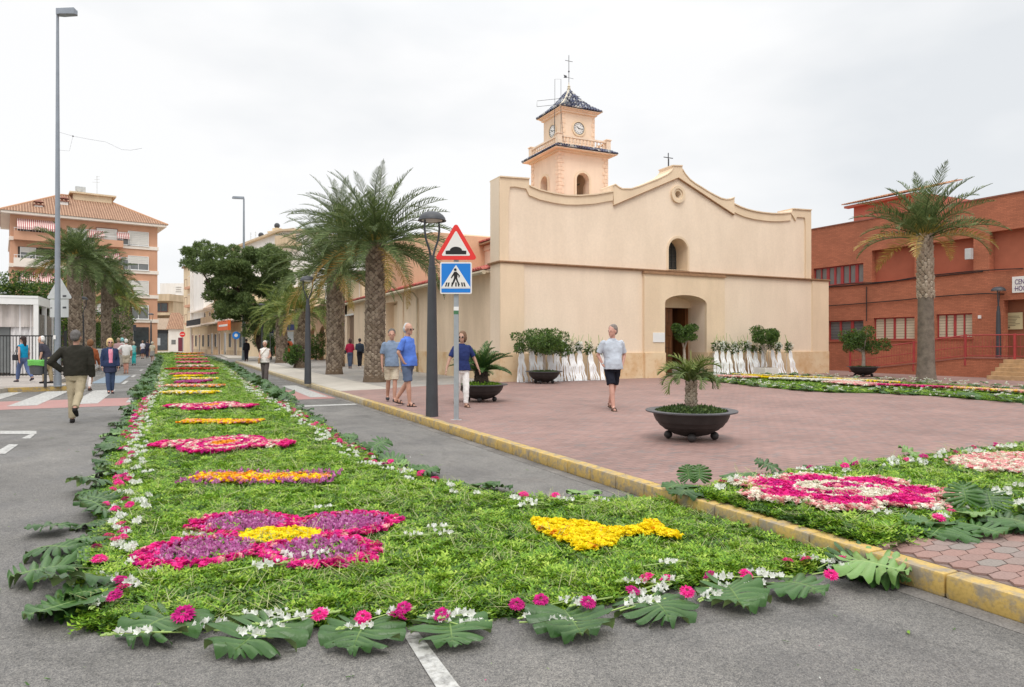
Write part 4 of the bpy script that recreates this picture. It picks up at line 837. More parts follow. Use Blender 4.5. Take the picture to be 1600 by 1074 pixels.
# --- orange tiled cottage
ct_, CW, cv = house('cottage', 'small white cottage with an orange tiled roof at the street corner', 'house', 263, 122, 297, 123, 4, 8, 'render_white')
f = MB(); f.box(0, CW, 0, 8, 0, 4.1); f.build('wall', 'render_white', ct_)
f = MB(); f.add([(-.3, -.3, 4.1), (CW + .2, -.3, 4.1), (CW + .2, 8, 4.1), (-.3, 8, 4.1), (-.3, 4, 7.2), (1.2, 4, 7.2)], [(0, 1, 5, 4), (1, 2, 5), (2, 3, 4, 5), (3, 0, 4), (0, 3, 2, 1)]); f.build('roof', 'roof_pan', ct_)
f = MB(); f.box(1.6, 2.4, -.05, -.001, .1, 2.6); f.box(3.0, 3.7, -.05, -.001, .1, 2.4); f.build('door', M('maroon', (.16, .03, .05), .6), ct_); f = MB(); f.box(.5, 1.2, -.04, -.001, 1.4, 2.2); f.build('window', 'glass_grey', ct_)
# --- white blocks behind
wb, WW, wv_ = house('white_block', 'plain white rendered block with one window behind the cottage', 'building', 250, 142, 296, 142, 14, 12, 'render_white')
f = MB(); f.box(0, WW, 0, 12, 0, 14.0); f.box(-1.2, 0, 3, 12, 0, 11); f.build('wall', 'render_white', wb); a, b = wv_(274, 448), wv_(284, 461); window(wb, a[0], b[0], b[1], a[1], shutter=.7)
tb_, TW_, tv = house('tall_cream_house', 'tall narrow cream house with shuttered windows and a white party wall', 'house', 287, 116, 301, 112, 14, 12, 'render_cream')
f = MB(); f.box(0, TW_, 0, 10, 0, 14.2); f.build('wall', 'render_cream', tb_)
f = MB(); f.box(TW_, TW_ + .25, -.4, 10, 0, 14.4); f.box(TW_ + .25, TW_ + 6, .0, 10, 0, 13.6); f.build('party_wall', 'render_white', tb_)
f = MB(); f.box(-.2, TW_, -.3, 10, 14.2, 14.5); f.build('roof', 'roof_pan', tb_)
for z in (4.9, 7.8, 10.8): 
    window(tb_, TW_ * .1, TW_ * .4, z, z + 1.5, pane='glass_dark', frame='coping_brown'); window(tb_, TW_ * .5, TW_ * .95, z, z + 1.9, pane='glass_grey')
    f = MB(); f.box(TW_ * .45, TW_, -.5, -.1, z - .3, z + .1); f.build('balcony', 'render_orange', tb_)
# --- row of two storey houses, one thing per house
A2, B2 = Vector(atD(300, 112)), Vector(atD(386, 78))
def px_of(p): D = p.x * SA + p.y * CA; return 800 + F * (p.x * CA - p.y * SA) / D, D
for hi_, (t0, t1, hz, lab, fm, cb2) in enumerate(((0, .36, 6.5, 'farthest of the old two storey houses, low with a narrow balcony and plain cream front', 'render_cream', 1), (.362, .66, 7.9, 'middle old two storey house with brown shutters and a deep balcony', 'render_beige', 0), (.662, 1.0, 8.1, 'nearest old two storey house with white railings and the orange shop sign', 'render_cream', 1))):
    (p_a, D_a), (p_b, D_b) = px_of(A2.lerp(B2, t0)), px_of(A2.lerp(B2, t1)); rw, RW_, rv = house('terraced_house', lab, 'house', p_a, D_a, p_b, D_b, 8, 9, fm); rw['group'] = 'old houses along the far right of the street'
    f = MB(); f.box(0, RW_, 0, 9, 0, 4.1); f.box(0, RW_, 1.0 - .2 * hi_, 9, 4.1, hz); f.build('wall', fm, rw)
    f = MB(); f.box(.02, RW_ - .02, -.9 - .1 * hi_, 1.2, 4.1 + .08 * hi_, 4.32 + .08 * hi_); f.build('balcony_slab', 'render_band', rw)
    f = MB(); f.box(-.02, RW_, -.3 - .2 * hi_, 2.5, hz, hz + .2); f.build('eaves', 'render_band', rw)
    f = MB(); f.box(0, RW_, -.03, -.001, 0, .7); f.build('plinth', 'render_beige' if cb2 else 'dado_stone', rw)
    n = 4
    for i in range(n):
        u_ = .6 + i * (RW_ - 1.2) / n; isd = i % 2 == hi_ % 2; w_ = 1.1 if isd else 1.3; zb_, zz = (.1, 2.9) if isd else (1.1, 2.8)
        f = MB(); f.plate([rect(u_ - .1, u_ + w_ + .1, zb_ - .02, zz + .12), rect(u_, u_ + w_, zb_, zz)], -.07, -.001); fo = f.build('door' if isd else 'window', 'render_band', rw)
        f = MB(); f.box(u_, u_ + w_, -.035, -.004, zb_, zz); f.build('leaf' if isd else 'pane', ('maroon', 'door_brown', 'glass_dark')[(i + hi_) % 3] if isd else 'glass_grey', fo)
        if not isd:
            f = MB(); [f.box(u_ + .1 + .18 * j, u_ + .12 + .18 * j, -.12, -.1, zb_, zz) for j in range(7)]; f.build('window_grille', 'dark_metal', fo)
    for i in range(3):
        u_ = .8 + i * (RW_ - 1) / 3; yb = 1.0 - .2 * hi_
        f = MB(); f.plate([rect(u_ - .1, u_ + 1.5, 4.35, 6.35), rect(u_, u_ + 1.4, 4.4, 6.25)], yb - .06, yb - .001); fo = f.build('window', 'white_paint', rw)
        f = MB(); f.box(u_, u_ + 1.4, yb - .04, yb - .005, 4.4, 6.25); f.build('shutter', ('maroon', 'glass_dark', 'door_brown')[(i + hi_) % 3], fo)
    yr = -.85 - .1 * hi_; z0_ = 4.33 + .08 * hi_
    if hi_ == 1: f = MB(); f.box(.1, RW_ - .1, yr, yr + .08, z0_, z0_ + .85); f.build('balcony_parapet', 'render_beige', rw)
    else:
        f = MB(); [f.box(.1 + .22 * j, .13 + .22 * j, yr, yr + .03, z0_, z0_ + .85) for j in range(int(RW_ / .22))]; f.box(.1, RW_ - .1, yr - .01, yr + .04, z0_ + .85, z0_ + .9); f.build('balcony_railing', 'white_paint' if hi_ == 2 else 'dark_metal', rw)
    if hi_ == 1: awning(rw, RW_ * .2, RW_ * .8, 7.2, .7, 1.0, 'awning_beige')
f = MB(); a, b = rv(360, 503), rv(377, 516); f.box(a[0], b[0] + .2, -1.5, -1.2, b[1], a[1]); sgn_ = f.build('shop_sign', M('sign_orange', (.72, .13, .03), .5), rw)
f = MB(); f.box(a[0] + .9, b[0] - .1, -1.52, -1.501, b[1] + .45, a[1] - .45); f.build('sign_strip', 'sign_white', sgn_)
# --- big white house with gable behind the pine
gw, GW, gv = house('white_gabled_building', 'large white building with chimneys behind the pine tree', 'building', 366, 92, 470, 84, 16, 14, 'render_white')
a, b = gv(372, 388), gv(442, 362)
f = MB(); f.plate([[(0, 0), (GW, 0), (GW, b[1] - .3), (b[0], b[1]), (a[0], a[1]), (0, a[1] - .6)]], 0, 12); f.build('wall', 'render_white', gw)
f = MB(); f.plate([[(-.3, a[1] - .6), (a[0], a[1]), (b[0], b[1]), (GW + .3, b[1] - .3), (GW + .3, b[1] - .05), (b[0], b[1] + .25), (a[0], a[1] + .25), (-.3, a[1] - .35)]], -.5, 12.3); f.build('roof_edge', 'render_beige', gw)
for px, py, w in ((381, 375, 1.2), (406, 360, 1.5)):
    x, z = gv(px, py); f = MB(); f.box(x - w / 2, x + w / 2, 2, 3.2, z - 2.5, z); f.box(x - w * .65, x + w * .65, 1.8, 3.4, z, z + .18); f.box(x - w * .3, x + w * .3, 2.2, 3, z + .18, z + .6); c_ = f.build('chimney', 'render_cream', gw); f = MB(); f.ball((x, 2.6, z + .95), .38); f.build('chimney_cowl', 'dark_metal', c_)
x, z = gv(371, 372); f = MB()
for dx in (0, 1.1): f.tube([(x + dx, 2, z - 1.5), (x + dx, 2, z + 1)], .03, 4); [f.tube([(x + dx - .22, 2, z + .9 - j * .22), (x + dx + .22, 2, z + .9 - j * .22)], .015, 4) for j in range(5)]
f.build('aerial', 'sign_back', gw)
for px in (452,): 
    a, b = gv(px - 8, 412), gv(px + 8, 420); 
f = MB(); a = gv(440, 386); f.box(a[0], a[0] + 4, -1.0, -.001, a[1] - .2, a[1] + .2); f.box(a[0], a[0] + 4, -1., -.9, a[1] + .2, a[1] + 1.2); f.build('balcony', 'render_beige', gw)
window(gw, a[0] + .5, a[0] + 2.6, a[1] + .2, a[1] + 2.2)
# --- shop behind the palms (blue fascia, roller shutter)
sp, SW, sv = house('roller_shutter_shop', 'low cream shop with dark blue fascia and grey roller shutter behind the pine', 'shop', 384, 76, 500, 68, 4, 8, 'render_cream')
a, b = sv(430, 508), sv(462, 516)
f = MB(); f.box(0, SW, 0, 8, 0, 4.2); f.box(-.3, SW, -1.6, 8, 4.2, 4.6); f.build('wall', 'render_cream', sp)
f = MB(); f.box(a[0], b[0], -.12, -.001, b[1], a[1]); f.build('fascia', M('fascia_blue', (.03, .05, .22), .4), sp)
f = MB(); zt3 = b[1]
for j in range(14): f.box(a[0] + .8, b[0] - .3, -.05 - .01 * (j % 2), -.001, .15 + j * (zt3 - .3) / 14, .15 + (j + .92) * (zt3 - .3) / 14)
f.build('roller_shutter', 'sign_back', sp); f = MB(); f.box(a[0] - 2.4, a[0] - .3, -.03, -.001, .2, 2.7); f.build('door', 'glass_dark', sp)
# --- arcade house next to the church annex
ac, ACW, acv = house('arcade_house', 'cream arcade with round arches between the palms and the church', 'building', 482, 64, 532, 50, 5, 5, 'render_cream')
f = MB(); n = 3; wd = ACW / n
f.plate([rect(0, ACW, 0, 4.4)] + [arch(wd * (i + .5), wd * .6, .01, 2.2, 3.0) for i in range(n)], 0, .35); f.box(0, ACW, 2.2, 6, 0, 4.4); f.build('arcade_wall', 'stucco_peach', ac)
f = MB(); f.box(-.2, ACW + .3, -.4, 6, 4.4, 4.7); f.build('roof', 'roof_pan', ac)
ub, UW, uv_ = house('grey_roofed_house', 'tall house with balconies seen between the palm crowns and the church', 'house', 520, 66, 566, 60, 9, 8, 'render_beige')
f = MB(); f.box(0, UW, 0, 8, 0, 7.6); f.build('wall', 'render_cream', ub); f = MB(); f.box(-.3, UW + .3, -.6, 8, 7.6, 7.9); f.box(0, UW, -.8, 0, 5.1, 5.3); f.build('roof', 'door_brown', ub); window(ub, .5, UW - .6, 5.4, 7.2, pane='glass_dark')
# --- left: cafe pavilion
KX, KY = -5.7, 37.3
kf = thing('cafe_pavilion', 'white framed cafe pavilion with striped curtains behind the railing', 'pavilion', (KX, KY, PV))
KW = 7.5; KD = 4.2; KZ = 3.45
f = MB()
for x in (-KW, -KW + 2.6, -2.6, -.0): f.box(x - .09, x + .09, -.09, .09, 0, KZ - .2)
for y in (KD * .5, KD): f.box(-.09, .09, y - .07, y + .07, 0, KZ - .2)
f.box(-KW, .095, -.1, .1, KZ - .29, KZ - .002); f.box(-.1, .1, .102, KD, KZ - .3, KZ - .004); f.box(-KW, .09, -.12, KD, KZ, KZ + .1); f.build('frame', 'white_paint', kf)
cu = MB(); nn_ = 80; 
V = [(-KW + (KW - .1) * i / nn_, .22 + .07 * math.sin(i * 1.3), z) for z in (2.15, KZ - .3) for i in range(nn_ + 1)]; cu.add(V, [(i, i + 1, i + nn_ + 2, i + nn_ + 1) for i in range(nn_)]); cu.build('valance', M('curtain_grey', (.58, .53, .50), .9, .08), kf, fix=False)
for x0, x1 in ((-1.0, -.12), (-4.2, -3.6)):
    cu = MB(); n2 = 16; V = [(x0 + (x1 - x0) * i / n2, .3 + .06 * math.sin(i * 1.7), z) for z in (0.05, KZ - .3) for i in range(n2 + 1)]; cu.add(V, [(i, i + 1, i + n2 + 2, i + n2 + 1) for i in range(n2)]); cu.build('curtain', M('curtain_white', (.74, .72, .72), .9, .05), kf, fix=False)
f = MB(); f.box(-KW, -1.05, .40, .42, .1, 2.2); f.build('clear_screen', 'glass_grey', kf)
f = MB(); f.add([(-6.2, .32, 1.35), (-2.2, .32, 1.35), (-1.7, .10, 1.0), (-6.6, .10, 1.0), (-1.7, .1, .85), (-6.6, .1, .85)], [(0, 1, 2, 3), (3, 2, 4, 5)]); f.build('awning_reflection', M('reflection_red', (.36, .03, .05), .7), kf, fix=False)  # red sheet shaped as the reflection of an awning in the plastic screen
for y in (.5, 2.5): f = MB(); f.box(.02, .05, y, y + 1.4, .9, 2.75); f.build('clear_screen', 'glass_grey', kf)
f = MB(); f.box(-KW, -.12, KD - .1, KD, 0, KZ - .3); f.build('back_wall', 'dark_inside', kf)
# low wall with posts, gate railing
lw = thing('garden_wall', 'low cream garden wall with square posts beside the woman in turquoise', 'wall', (-5.45, 26.5, PV))
f = MB(); f.box(-.1, .1, -9, .2, 0, .55); f.build('wall_base', 'render_cream', lw)
for y in (0, -2.6, -5.2, -7.8): f = MB(); f.box(-.2, .2, y - .22, y + .22, 0, 1.42); f.box(-.26, .26, y - .28, y + .28, 1.42, 1.54, .02); f.build('post', 'render_cream', lw)
f = MB(); [f.box(-.06, .06, y + .22, y + 2.38, 1.3, 1.42) for y in (-2.6, -5.2, -7.8)]; f.build('top_rail', 'render_cream', lw)
for y in (-2.6, -5.2, -7.8):
    for j in range(12): f = MB(); f.box(-.02, .02, y + .3 + j * .17, y + .34 + j * .17, .55, 1.3); f.build('wall_bar', 'red_paint', lw)
fe = thing('iron_fence', 'black iron railing in front of the cafe pavilion', 'fence', (-9.2, 34.2, PV))
mb0 = MB(); mb0.box(-.011, .011, -.011, .011, .08, 1.75); mbm = mb0.mesh('fence_bar', 'black')
for i in range(46): link('fence_bar', mbm, fe, (i * .11, 0, 0))
f = MB(); f.box(0, 5.0, -.02, .02, 1.7, 1.75); f.box(0, 5, -.02, .02, .1, .14); f.build('fence_rail', 'black', fe)
for x in (0, 2.5, 5.0): f = MB(); f.box(x - .05, x + .05, -.05, .05, 0, 1.95); f.build('fence_post', 'black', fe)

# ================================================================== VEGETATION
def frond(L=2.8, droop=1.2, n=38, seed=1, lw=.032, ll=.5, e0=0.):
    r = random.Random(seed); m = MB(); pts = []; p = Vector((0, 0, 0)); N_ = 12
    for i in range(N_ + 1):
        t = i / N_; pts.append(p.copy()); e = e0 - droop * t ** 1.4; p = p + Vector((math.cos(e), 0, math.sin(e))) * (L / N_)
    m.tube(pts, [.022 * (1 - .8 * i / N_) + .003 for i in range(N_ + 1)], 4, cap=False); nr = len(m.f)
    for i in range(n):
        t = .14 + .86 * (i + r.random() * .6) / n; k_ = t * N_; a = min(int(k_), N_ - 1); q = pts[a].lerp(pts[a + 1], k_ - a); tg = (pts[a + 1] - pts[a]).normalized(); up = Vector((-tg.z, 0, tg.x))
        l = ll * (math.sin(math.pi * min(1, .16 + t * .86)) ** .6) * (.8 + .35 * r.random())
        for s in (-1, 1):
            d = (tg * (.55 + .5 * t + r.uniform(-.12, .12)) + Vector((0, s, 0)) * (1 - .25 * t) + up * r.uniform(.15, .6)).normalized(); mid = q + d * l * .55; end = q + d * l + Vector((0, 0, -.07 * l * (1 + r.random())))
            w = tg * lw * .5; m.add([q - w * .5, q + w * .5, mid + w, mid - w, end], [(0, 1, 2, 3), (3, 2, 4)])
    return m
FR = {}
def fronds(key, mat, **k):
    key = (key, k['L'])
    if (key, mat) not in FR: FR[(key, mat)] = [frond(seed=i * 7 + len(FR), droop=dr, **k).mesh('frond', mat, fix=False) for i, dr in enumerate((.65, 1.0, 1.35, 1.6))]
    return FR[(key, mat)]
TRK = {}
def trunk_scars(H_, r0, r1, mat, n_ring=11, dz_=.085, out=.05, z0=.1, seed=2):
    r = random.Random(seed); m = MB(); z = z0; k_ = 0
    while z < H_:
        rr_ = r0 + (r1 - r0) * z / H_
        for j in range(n_ring):
            a = 2 * math.pi * (j + (.5 if k_ % 2 else 0)) / n_ring + r.uniform(-.05, .05); w = math.pi / n_ring * .95; h_ = dz_ * 1.5 * r.uniform(.8, 1.25); o_ = out * r.uniform(.6, 1.4)
            def pc(aa, rad, zz): return (math.cos(aa) * rad, math.sin(aa) * rad, zz)
            m.add([pc(a - w, rr_, z), pc(a, rr_ + o_ * .5, z - h_ * .5), pc(a + w, rr_, z), pc(a + w * .5, rr_ + o_, z + h_ * .45), pc(a - w * .5, rr_ + o_, z + h_ * .45), pc(a, rr_ - .01, z + h_ * .8)],
                  [(0, 1, 4), (1, 3, 4), (1, 2, 3), (4, 3, 5), (0, 4, 5), (2, 5, 3)])
        z += dz_; k_ += 1
    return m
def palm(name, label, x, y, H_, r0, r1, nf, L, crown='palm_leaf', lo=-55, scar='leaf_scar', group=None, seed=1, dry=4, z=PV, smooth_to=0, n_ring=11, dz_=.085, ll=.46, lw=.042, stalks=8, key='a', nl=42, bulge=True, powr=.75):
    rd = random.Random(seed); t = thing(name, label, 'palm tree', (x, y, z), rd.uniform(0, 6), group); lean = (rd.uniform(-.02, .02), rd.uniform(-.02, .02))
    m = MB(); ns = 14; m.tube([(lean[0] * H_ * (i / ns) ** 2, lean[1] * H_ * (i / ns) ** 2, H_ * i / ns) for i in range(ns + 1)], [(r0 * (1.25 if i == 0 and bulge else 1.08 if i == 1 else 1) + (r1 - r0) * i / ns) * .93 for i in range(ns + 1)], 16); tr = m.build('trunk', 'trunk_smooth' if smooth_to else 'palm_trunk', t, smooth=True)
    m = trunk_scars(H_ + .1, r0 * .94, r1 * .94, scar, n_ring, dz_, .045, max(.12, smooth_to), seed)
    m.v = [(v[0] + lean[0] * H_ * (v[2] / H_) ** 2, v[1] + lean[1] * H_ * (v[2] / H_) ** 2, v[2]) for v in m.v]; m.build('leaf_scars', scar, tr, fix=False, kind='stuff')
    top_ = (lean[0] * H_, lean[1] * H_, H_); ms = fronds(key, crown, L=1.0 * L, ll=ll, lw=lw, n=nl); md_ = fronds(key, 'palm_leaf_dry', L=1.0 * L, ll=ll, lw=lw, n=nl)
    for i in range(nf):
        k_ = (i + .5) / nf; el = 88 + (lo - 88) * k_ ** powr + rd.uniform(-7, 7); az = i * 2.39996 + rd.uniform(-.2, .2)
        me = (md_ if i > nf - dry else ms)[min(3, max(0, int((90 - el) / 45 + rd.uniform(0, 1.5))))] if el > -60 else ms[3]
        s = rd.uniform(.85, 1.1) * (1 - .12 * abs(el) / 90)
        link('frond', me, t, (top_[0] + math.cos(az) * r1 * .5, top_[1] + math.sin(az) * r1 * .5, top_[2] - .25 * k_ + .15), (rd.uniform(-.5, .5), -R(el), az), s)
    if stalks:
        m = MB()
        for i in range(stalks * 3):
            az = rd.uniform(0, 6.28); el = R(rd.uniform(25, 75)); l = rd.uniform(.5, .9); b = Vector(top_); d = Vector((math.cos(az) * math.cos(el), math.sin(az) * math.cos(el), math.sin(el))); m.tube([b + d * .1, b + d * l], [.05, .015], 5)
        m.build('leaf_base', 'palm_stalk', t)
    return t
palm('palm_tree', 'thick trunked date palm on the pavement beside the church wall, behind the man in blue', 6.55, 24.9, 5.0, .38, .33, 96, 3.2, lo=-12, seed=3, dry=5, stalks=14, group='palms along the right pavement')
palm('palm_tree', 'second date palm along the right pavement with a shorter trunk and full crown', 6.5, 31.9, 4.7, .35, .33, 84, 3.2, lo=-14, seed=5, dry=7, group='palms along the right pavement')
palm('palm_tree', 'slender tall palm behind the second pavement palm', 9.0, 42.5, 8.6, .27, .23, 80, 3.6, lo=-22, seed=8, dry=4, group='palms along the right pavement')
palm('palm_tree', 'short leafy palm behind the middle lamp post, with bright green arching fronds', 6.5, 41.2, 3.3, .40, .36, 46, 2.7, crown='palm_leaf_bright', lo=-15, seed=11, dry=2, group='palms along the right pavement', ll=.42)
palm('palm_tree', 'short young palm beside the red container near the pine', 6.9, 52.5, 3.5, .42, .38, 46, 2.7, crown='palm_leaf_bright', lo=-15, seed=13, dry=2, group='palms along the right pavement', ll=.42)
gx, gy = G(1447, 598, PV); palm('palm_tree', 'lone tall palm in front of the brick building, with spreading fronds', gx, gy, 5.25, .31, .24, 44, 2.75, lo=6, scar='leaf_scar_pale', seed=21, dry=6, smooth_to=3.1, n_ring=9, dz_=.11, stalks=16, key='c', ll=.48, powr=.95)
LP = [(118, 40, 5.4, .36), (140, 46, 5.6, .36), (166, 55, 5.7, .37), (180, 63, 5.0, .36), (194, 74, 5.2, .38), (203, 86, 5.2, .38)]
for i, (px, D_, h_, r_) in enumerate(LP):
    x, y = atD(px, D_ * .9); wrd = ('nearest palm of the left row, beside the tall grey lamp post', 'second palm of the left row', 'third palm of the left row, behind the woman in denim', 'fourth palm of the left row, with a lower crown', 'fifth palm of the left row, far down the pavement', 'last palm of the left row before the beige shop')[i]
    palm('palm_tree', wrd, x, y, h_ + .45, r_ * .88, r_ * .82, 60 if i < 3 else 44, 2.25, lo=-14, seed=31 + i, dry=2, group='palms along the left pavement', crown='palm_leaf' if i < 3 else 'palm_leaf_bright')
# pine
PX, PY = atD(412, 55); pn = thing('pine_tree', 'spreading dark green pine with two leaning trunks at the street corner', 'pine tree', (PX, PY, PV))
def pl(px, py, D_=55): x, y = atD(px, D_); return Vector((x - PX, y - PY, EYE - (py - 537) / F * D_ - PV))
m = MB(); 
for pts, rr_ in (([(413, 566), (404, 530), (394, 500), (385, 478), (372, 455), (352, 440)], .26), ([(416, 566), (409, 530), (414, 500), (425, 470), (428, 440), (418, 415)], .2), ([(394, 500), (378, 490), (355, 480), (340, 460), (318, 425), (300, 405)], .14), ([(385, 478), (392, 450), (388, 420), (380, 400)], .12), ([(372, 455), (350, 430), (330, 410), (322, 398)], .1), ([(425, 470), (440, 440), (444, 420)], .1)):
    m.tube([pl(*p) + Vector((random.uniform(-.1, .1), random.uniform(-.6, .6) * (i > 0), 0)) for i, p in enumerate(pts)], [rr_ * (1 - .75 * i / (len(pts) - 1)) for i in range(len(pts))], 8)
m.build('trunk', 'bark_dark', pn, smooth=True)
cl = []
for px, py, r_ in [(300, 400, 14), (318, 392, 13), (290, 410, 8), (335, 402, 16), (352, 398, 18), (310, 415, 12), (332, 425, 18), (352, 425, 22), (345, 450, 20), (338, 470, 15), (362, 470, 20), (375, 425, 24), (380, 455, 24), (395, 480, 20), (375, 490, 16), (350, 488, 14), (395, 410, 22), (412, 402, 18), (425, 395, 14), (430, 420, 20), (415, 440, 22), (440, 440, 18), (440, 405, 14), (420, 475, 20), (405, 505, 16), (430, 500, 15), (448, 465, 15), (392, 515, 10)]:
    for _ in range(11):
        c = pl(px + random.uniform(-.9, .9) * r_, py + random.uniform(-.75, .75) * r_, 55 + random.uniform(-3.2, 3.2)); s = r_ / F * 55 * random.uniform(.25, .55); cl.append((tuple(c), (s, s * 1.1, s * .62)))
Pt, un = cloud(cl, 100000, shell=.45); V, Fc = leaves(Pt, .24, .26, .5, out=un * 1.2); link('foliage', npmesh('foliage', V, Fc, 'pine_needle'), pn)
# hedge / bushes behind the pavilion
hx0, hy0 = atD(50, 46); hb_ = thing('tall_hedge', 'dense yellow green hedge of shrubs behind the white pavilion', 'hedge', (hx0, hy0, PV)); cl = []
for px in range(-40, 130, 9):
    x, y = atD(px, 45 + random.uniform(-1.5, 1.5)); ht = EYE - PV + (537 - (438 + 10 * math.sin(px * .11) + random.uniform(-8, 10))) / F * 45
    for z in np.arange(.8, ht, .8): cl.append(((x - hx0 + random.uniform(-.3, .3), y - hy0 + random.uniform(-.4, .4), z), (.75, .8, .6)))
Pt, un = cloud(cl, 42000, shell=.75); V, Fc = leaves(Pt, .15, .55, .3, out=un); link('foliage', npmesh('foliage', V, Fc, 'hedge_leaf'), hb_)
m = MB(); [m.tube([(c[0][0], c[0][1], 0), (c[0][0] + .1, c[0][1], 4)], [.07, .03], 5) for c in cl[::7]]; m.build('stem', 'bark_dark', hb_)
def bush(px, D_, h_, w, label, mat='hedge_leaf', n=5000, name='shrub'):
    x, y = atD(px, D_); t = thing(name, label, 'shrub', (x, y, PV)); cl = [((random.uniform(-w / 2, w / 2), random.uniform(-w / 2, w / 2), random.uniform(.25, 1) * h_ * .85), (w * .35, w * .35, h_ * .22)) for _ in range(10)]
    Pt, un = cloud(cl, n, shell=.7); V, Fc = leaves(Pt, .13, .55, .3, out=un); link('foliage', npmesh('foliage', V, Fc, mat), t); m = MB(); m.tube([(0, 0, 0), (0, 0, h_ * .7)], [.06, .03], 6); m.build('stem', 'bark_dark', t)
bush(158, 52, 4.0, 3.2, 'leafy shrub between the left palm trunks', n=9000); bush(462, 39.5, 1.3, .9, 'small bush at the foot of the short leafy palm', 'ficus_leaf', 2500); bush(424, 60, 2.6, 2.4, 'green shrub behind the pine trunk', 'ficus_leaf', 5000); bush(494, 58, 2.4, 1.6, 'cypress like shrub by the arcade arches', 'ficus_leaf', 3500); bush(205, 98, 4, 5, 'green shrub at the far end of the left pavement', n=6000)

# ------------------------------------------------------------------ planters
def bowl_parts(t, s=1.):
    m = MB(); m.lathe([(.0, .045), (.12, .05), (.26, .085), (.37, .15), (.385, .152), (.44, .20), (.452, .203), (.50, .27), (.51, .273), (.545, .35), (.555, .405), (.535, .41), (.50, .36), (.0, .34)], 40); m.xf(Matrix.Scale(s, 4)); m.build('bowl', 'planter_iron', t, smooth=True)
    m = MB(); m.lathe([(.54, .398), (.66, .412), (.665, .43), (.655, .436), (.53, .43), (.54, .398)], 40); m.f = [q for q in m.f if len(q) == 4]; m.xf(Matrix.Scale(s, 4)); m.build('rim', 'planter_rim', t, smooth=True)
    for a in (0, 90, 180, 270): m = MB(); m.ball((0, 0, 0), .062 * s, 14); m.build('ball_foot', 'planter_iron', t, (math.cos(R(a + 20)) * .33 * s, math.sin(R(a + 20)) * .33 * s, .062 * s), smooth='all')
def cover(t, s=1., n=2600, hh=.07, mat='cover_leaf', size=.05):
    r_ = np.sqrt(RNG.random(n)) * .5 * s; a = RNG.random(n) * 6.283; P_ = np.stack([r_ * np.cos(a), r_ * np.sin(a), .35 * s + hh * RNG.random(n) * (1.15 - (r_ / (.52 * s)) ** 3) + .03], 1)
    V, Fc = leaves(P_, size, .4, 1.0); link('ground_cover', npmesh('ground_cover', V, Fc, mat), t, kind='stuff'); m = MB(); m.lathe([(0, .38 * s), (.5 * s, .36 * s), (.52 * s, .3 * s), (0, .3 * s)], 20); m.build('soil', 'soil', t)
def ficus(t, z0, H_, cw_, cl, n=5000, forks=5, mat='ficus_leaf', size=.07, r0=.045):
    m = MB(); zf = z0 + (H_ - z0) * .42; m.tube([(0, 0, z0), (.02, 0, z0 + (zf - z0) * .5), (0, .01, zf)], [r0 * 1.2, r0, r0 * .9], 8); tr = m.build('trunk', 'bark_pale', t, smooth=True); m = MB()
    for c, r_ in cl[:9]: c = Vector(c); m.tube([(0, 0, zf - .03), Vector((c.x * .4, c.y * .4, zf + (c.z - zf) * .45)), c * .9 + Vector((0, 0, c.z * .1))], [r0 * .6, r0 * .4, r0 * .15], 6)
    m.build('branches', 'bark_pale', tr, smooth=True); Pt, un = cloud(cl, n, shell=.62); V, Fc = leaves(Pt, size, .5, .2, out=un * .8); link('crown', npmesh('crown', V, Fc, mat), t)
def planter_at(px, py, label): x, y = G(px, py, PV); l = math.hypot(x, y); return thing('planter', label, 'planter', (x + x / l * .3, y + y / l * .3, PV), random.uniform(0, 1))
p1 = planter_at(1080, 691, 'black iron bowl planter nearest the camera, holding a small drooping palm'); bowl_parts(p1); cover(p1, n=5200, hh=.09, size=.045)
def small_plant(name, label, pos, **k): pass
# palm growing in the near planter: trunk wrapped with pale net, arching fronds
pt = p1.location; q = thing('potted_palm', 'small drooping palm growing in the nearest bowl planter', 'palm tree', (pt.x, pt.y, PV + .36))
m = MB(); m.tube([(0, 0, 0), (.005, 0, .2), (0, 0, .50)], [.085, .08, .075], 12); m.build('trunk', 'palm_trunk', q, smooth=True)
m = trunk_scars(.50, .078, .07, 'leaf_scar_pale', 7, .035, .02, .02, 4); m.build('leaf_scars', 'leaf_scar_pale', q, fix=False, kind='stuff')
sm = [frond(L=.60, droop=dr, n=30, seed=50 + i, lw=.014, ll=.20, e0=.0).mesh('frond', mt, fix=False) for i, (dr, mt) in enumerate(((1.5, 'palm_leaf_bright'), (2.1, 'palm_leaf_bright'), (2.5, 'palm_leaf'), (2.5, 'palm_leaf_bright')))]
for i in range(19):
    k_ = i / 19; el = 72 - 42 * k_ + random.uniform(-10, 10); link('frond', sm[min(3, int(k_ * 3 + random.random() * 1.4))], q, (0, 0, .52 - .05 * k_), (random.uniform(-.4, .4), -R(el), i * 2.4), random.uniform(.85, 1.1))
m = MB(); m.tube([(.0, 0, .45), (0, .01, .95)], [.02, .008], 6); m.build('spear_leaf', 'rachis', q)
p2 = planter_at(752, 629, 'black iron bowl planter by the woman in navy, holding a cycad'); bowl_parts(p2, .98); cover(p2, .98, 2600, .08, 'fern_green', .05)
pt = p2.location; q = thing('potted_cycad', 'squat cycad with stiff dark green fronds in a bowl planter', 'plant', (pt.x, pt.y, PV + .36)); m = MB(); m.tube([(0, 0, 0), (0, 0, .18), (0, 0, .40)], [.17, .18, .13], 12); m.build('trunk', 'bark_dark', q, smooth=True); m = trunk_scars(.42, .17, .13, 'leaf_scar', 9, .04, .03, .03, 4); m.build('leaf_scars', M('scar_dark', (.05, .038, .03), .95, .3, 20.), q, fix=False, kind='stuff')
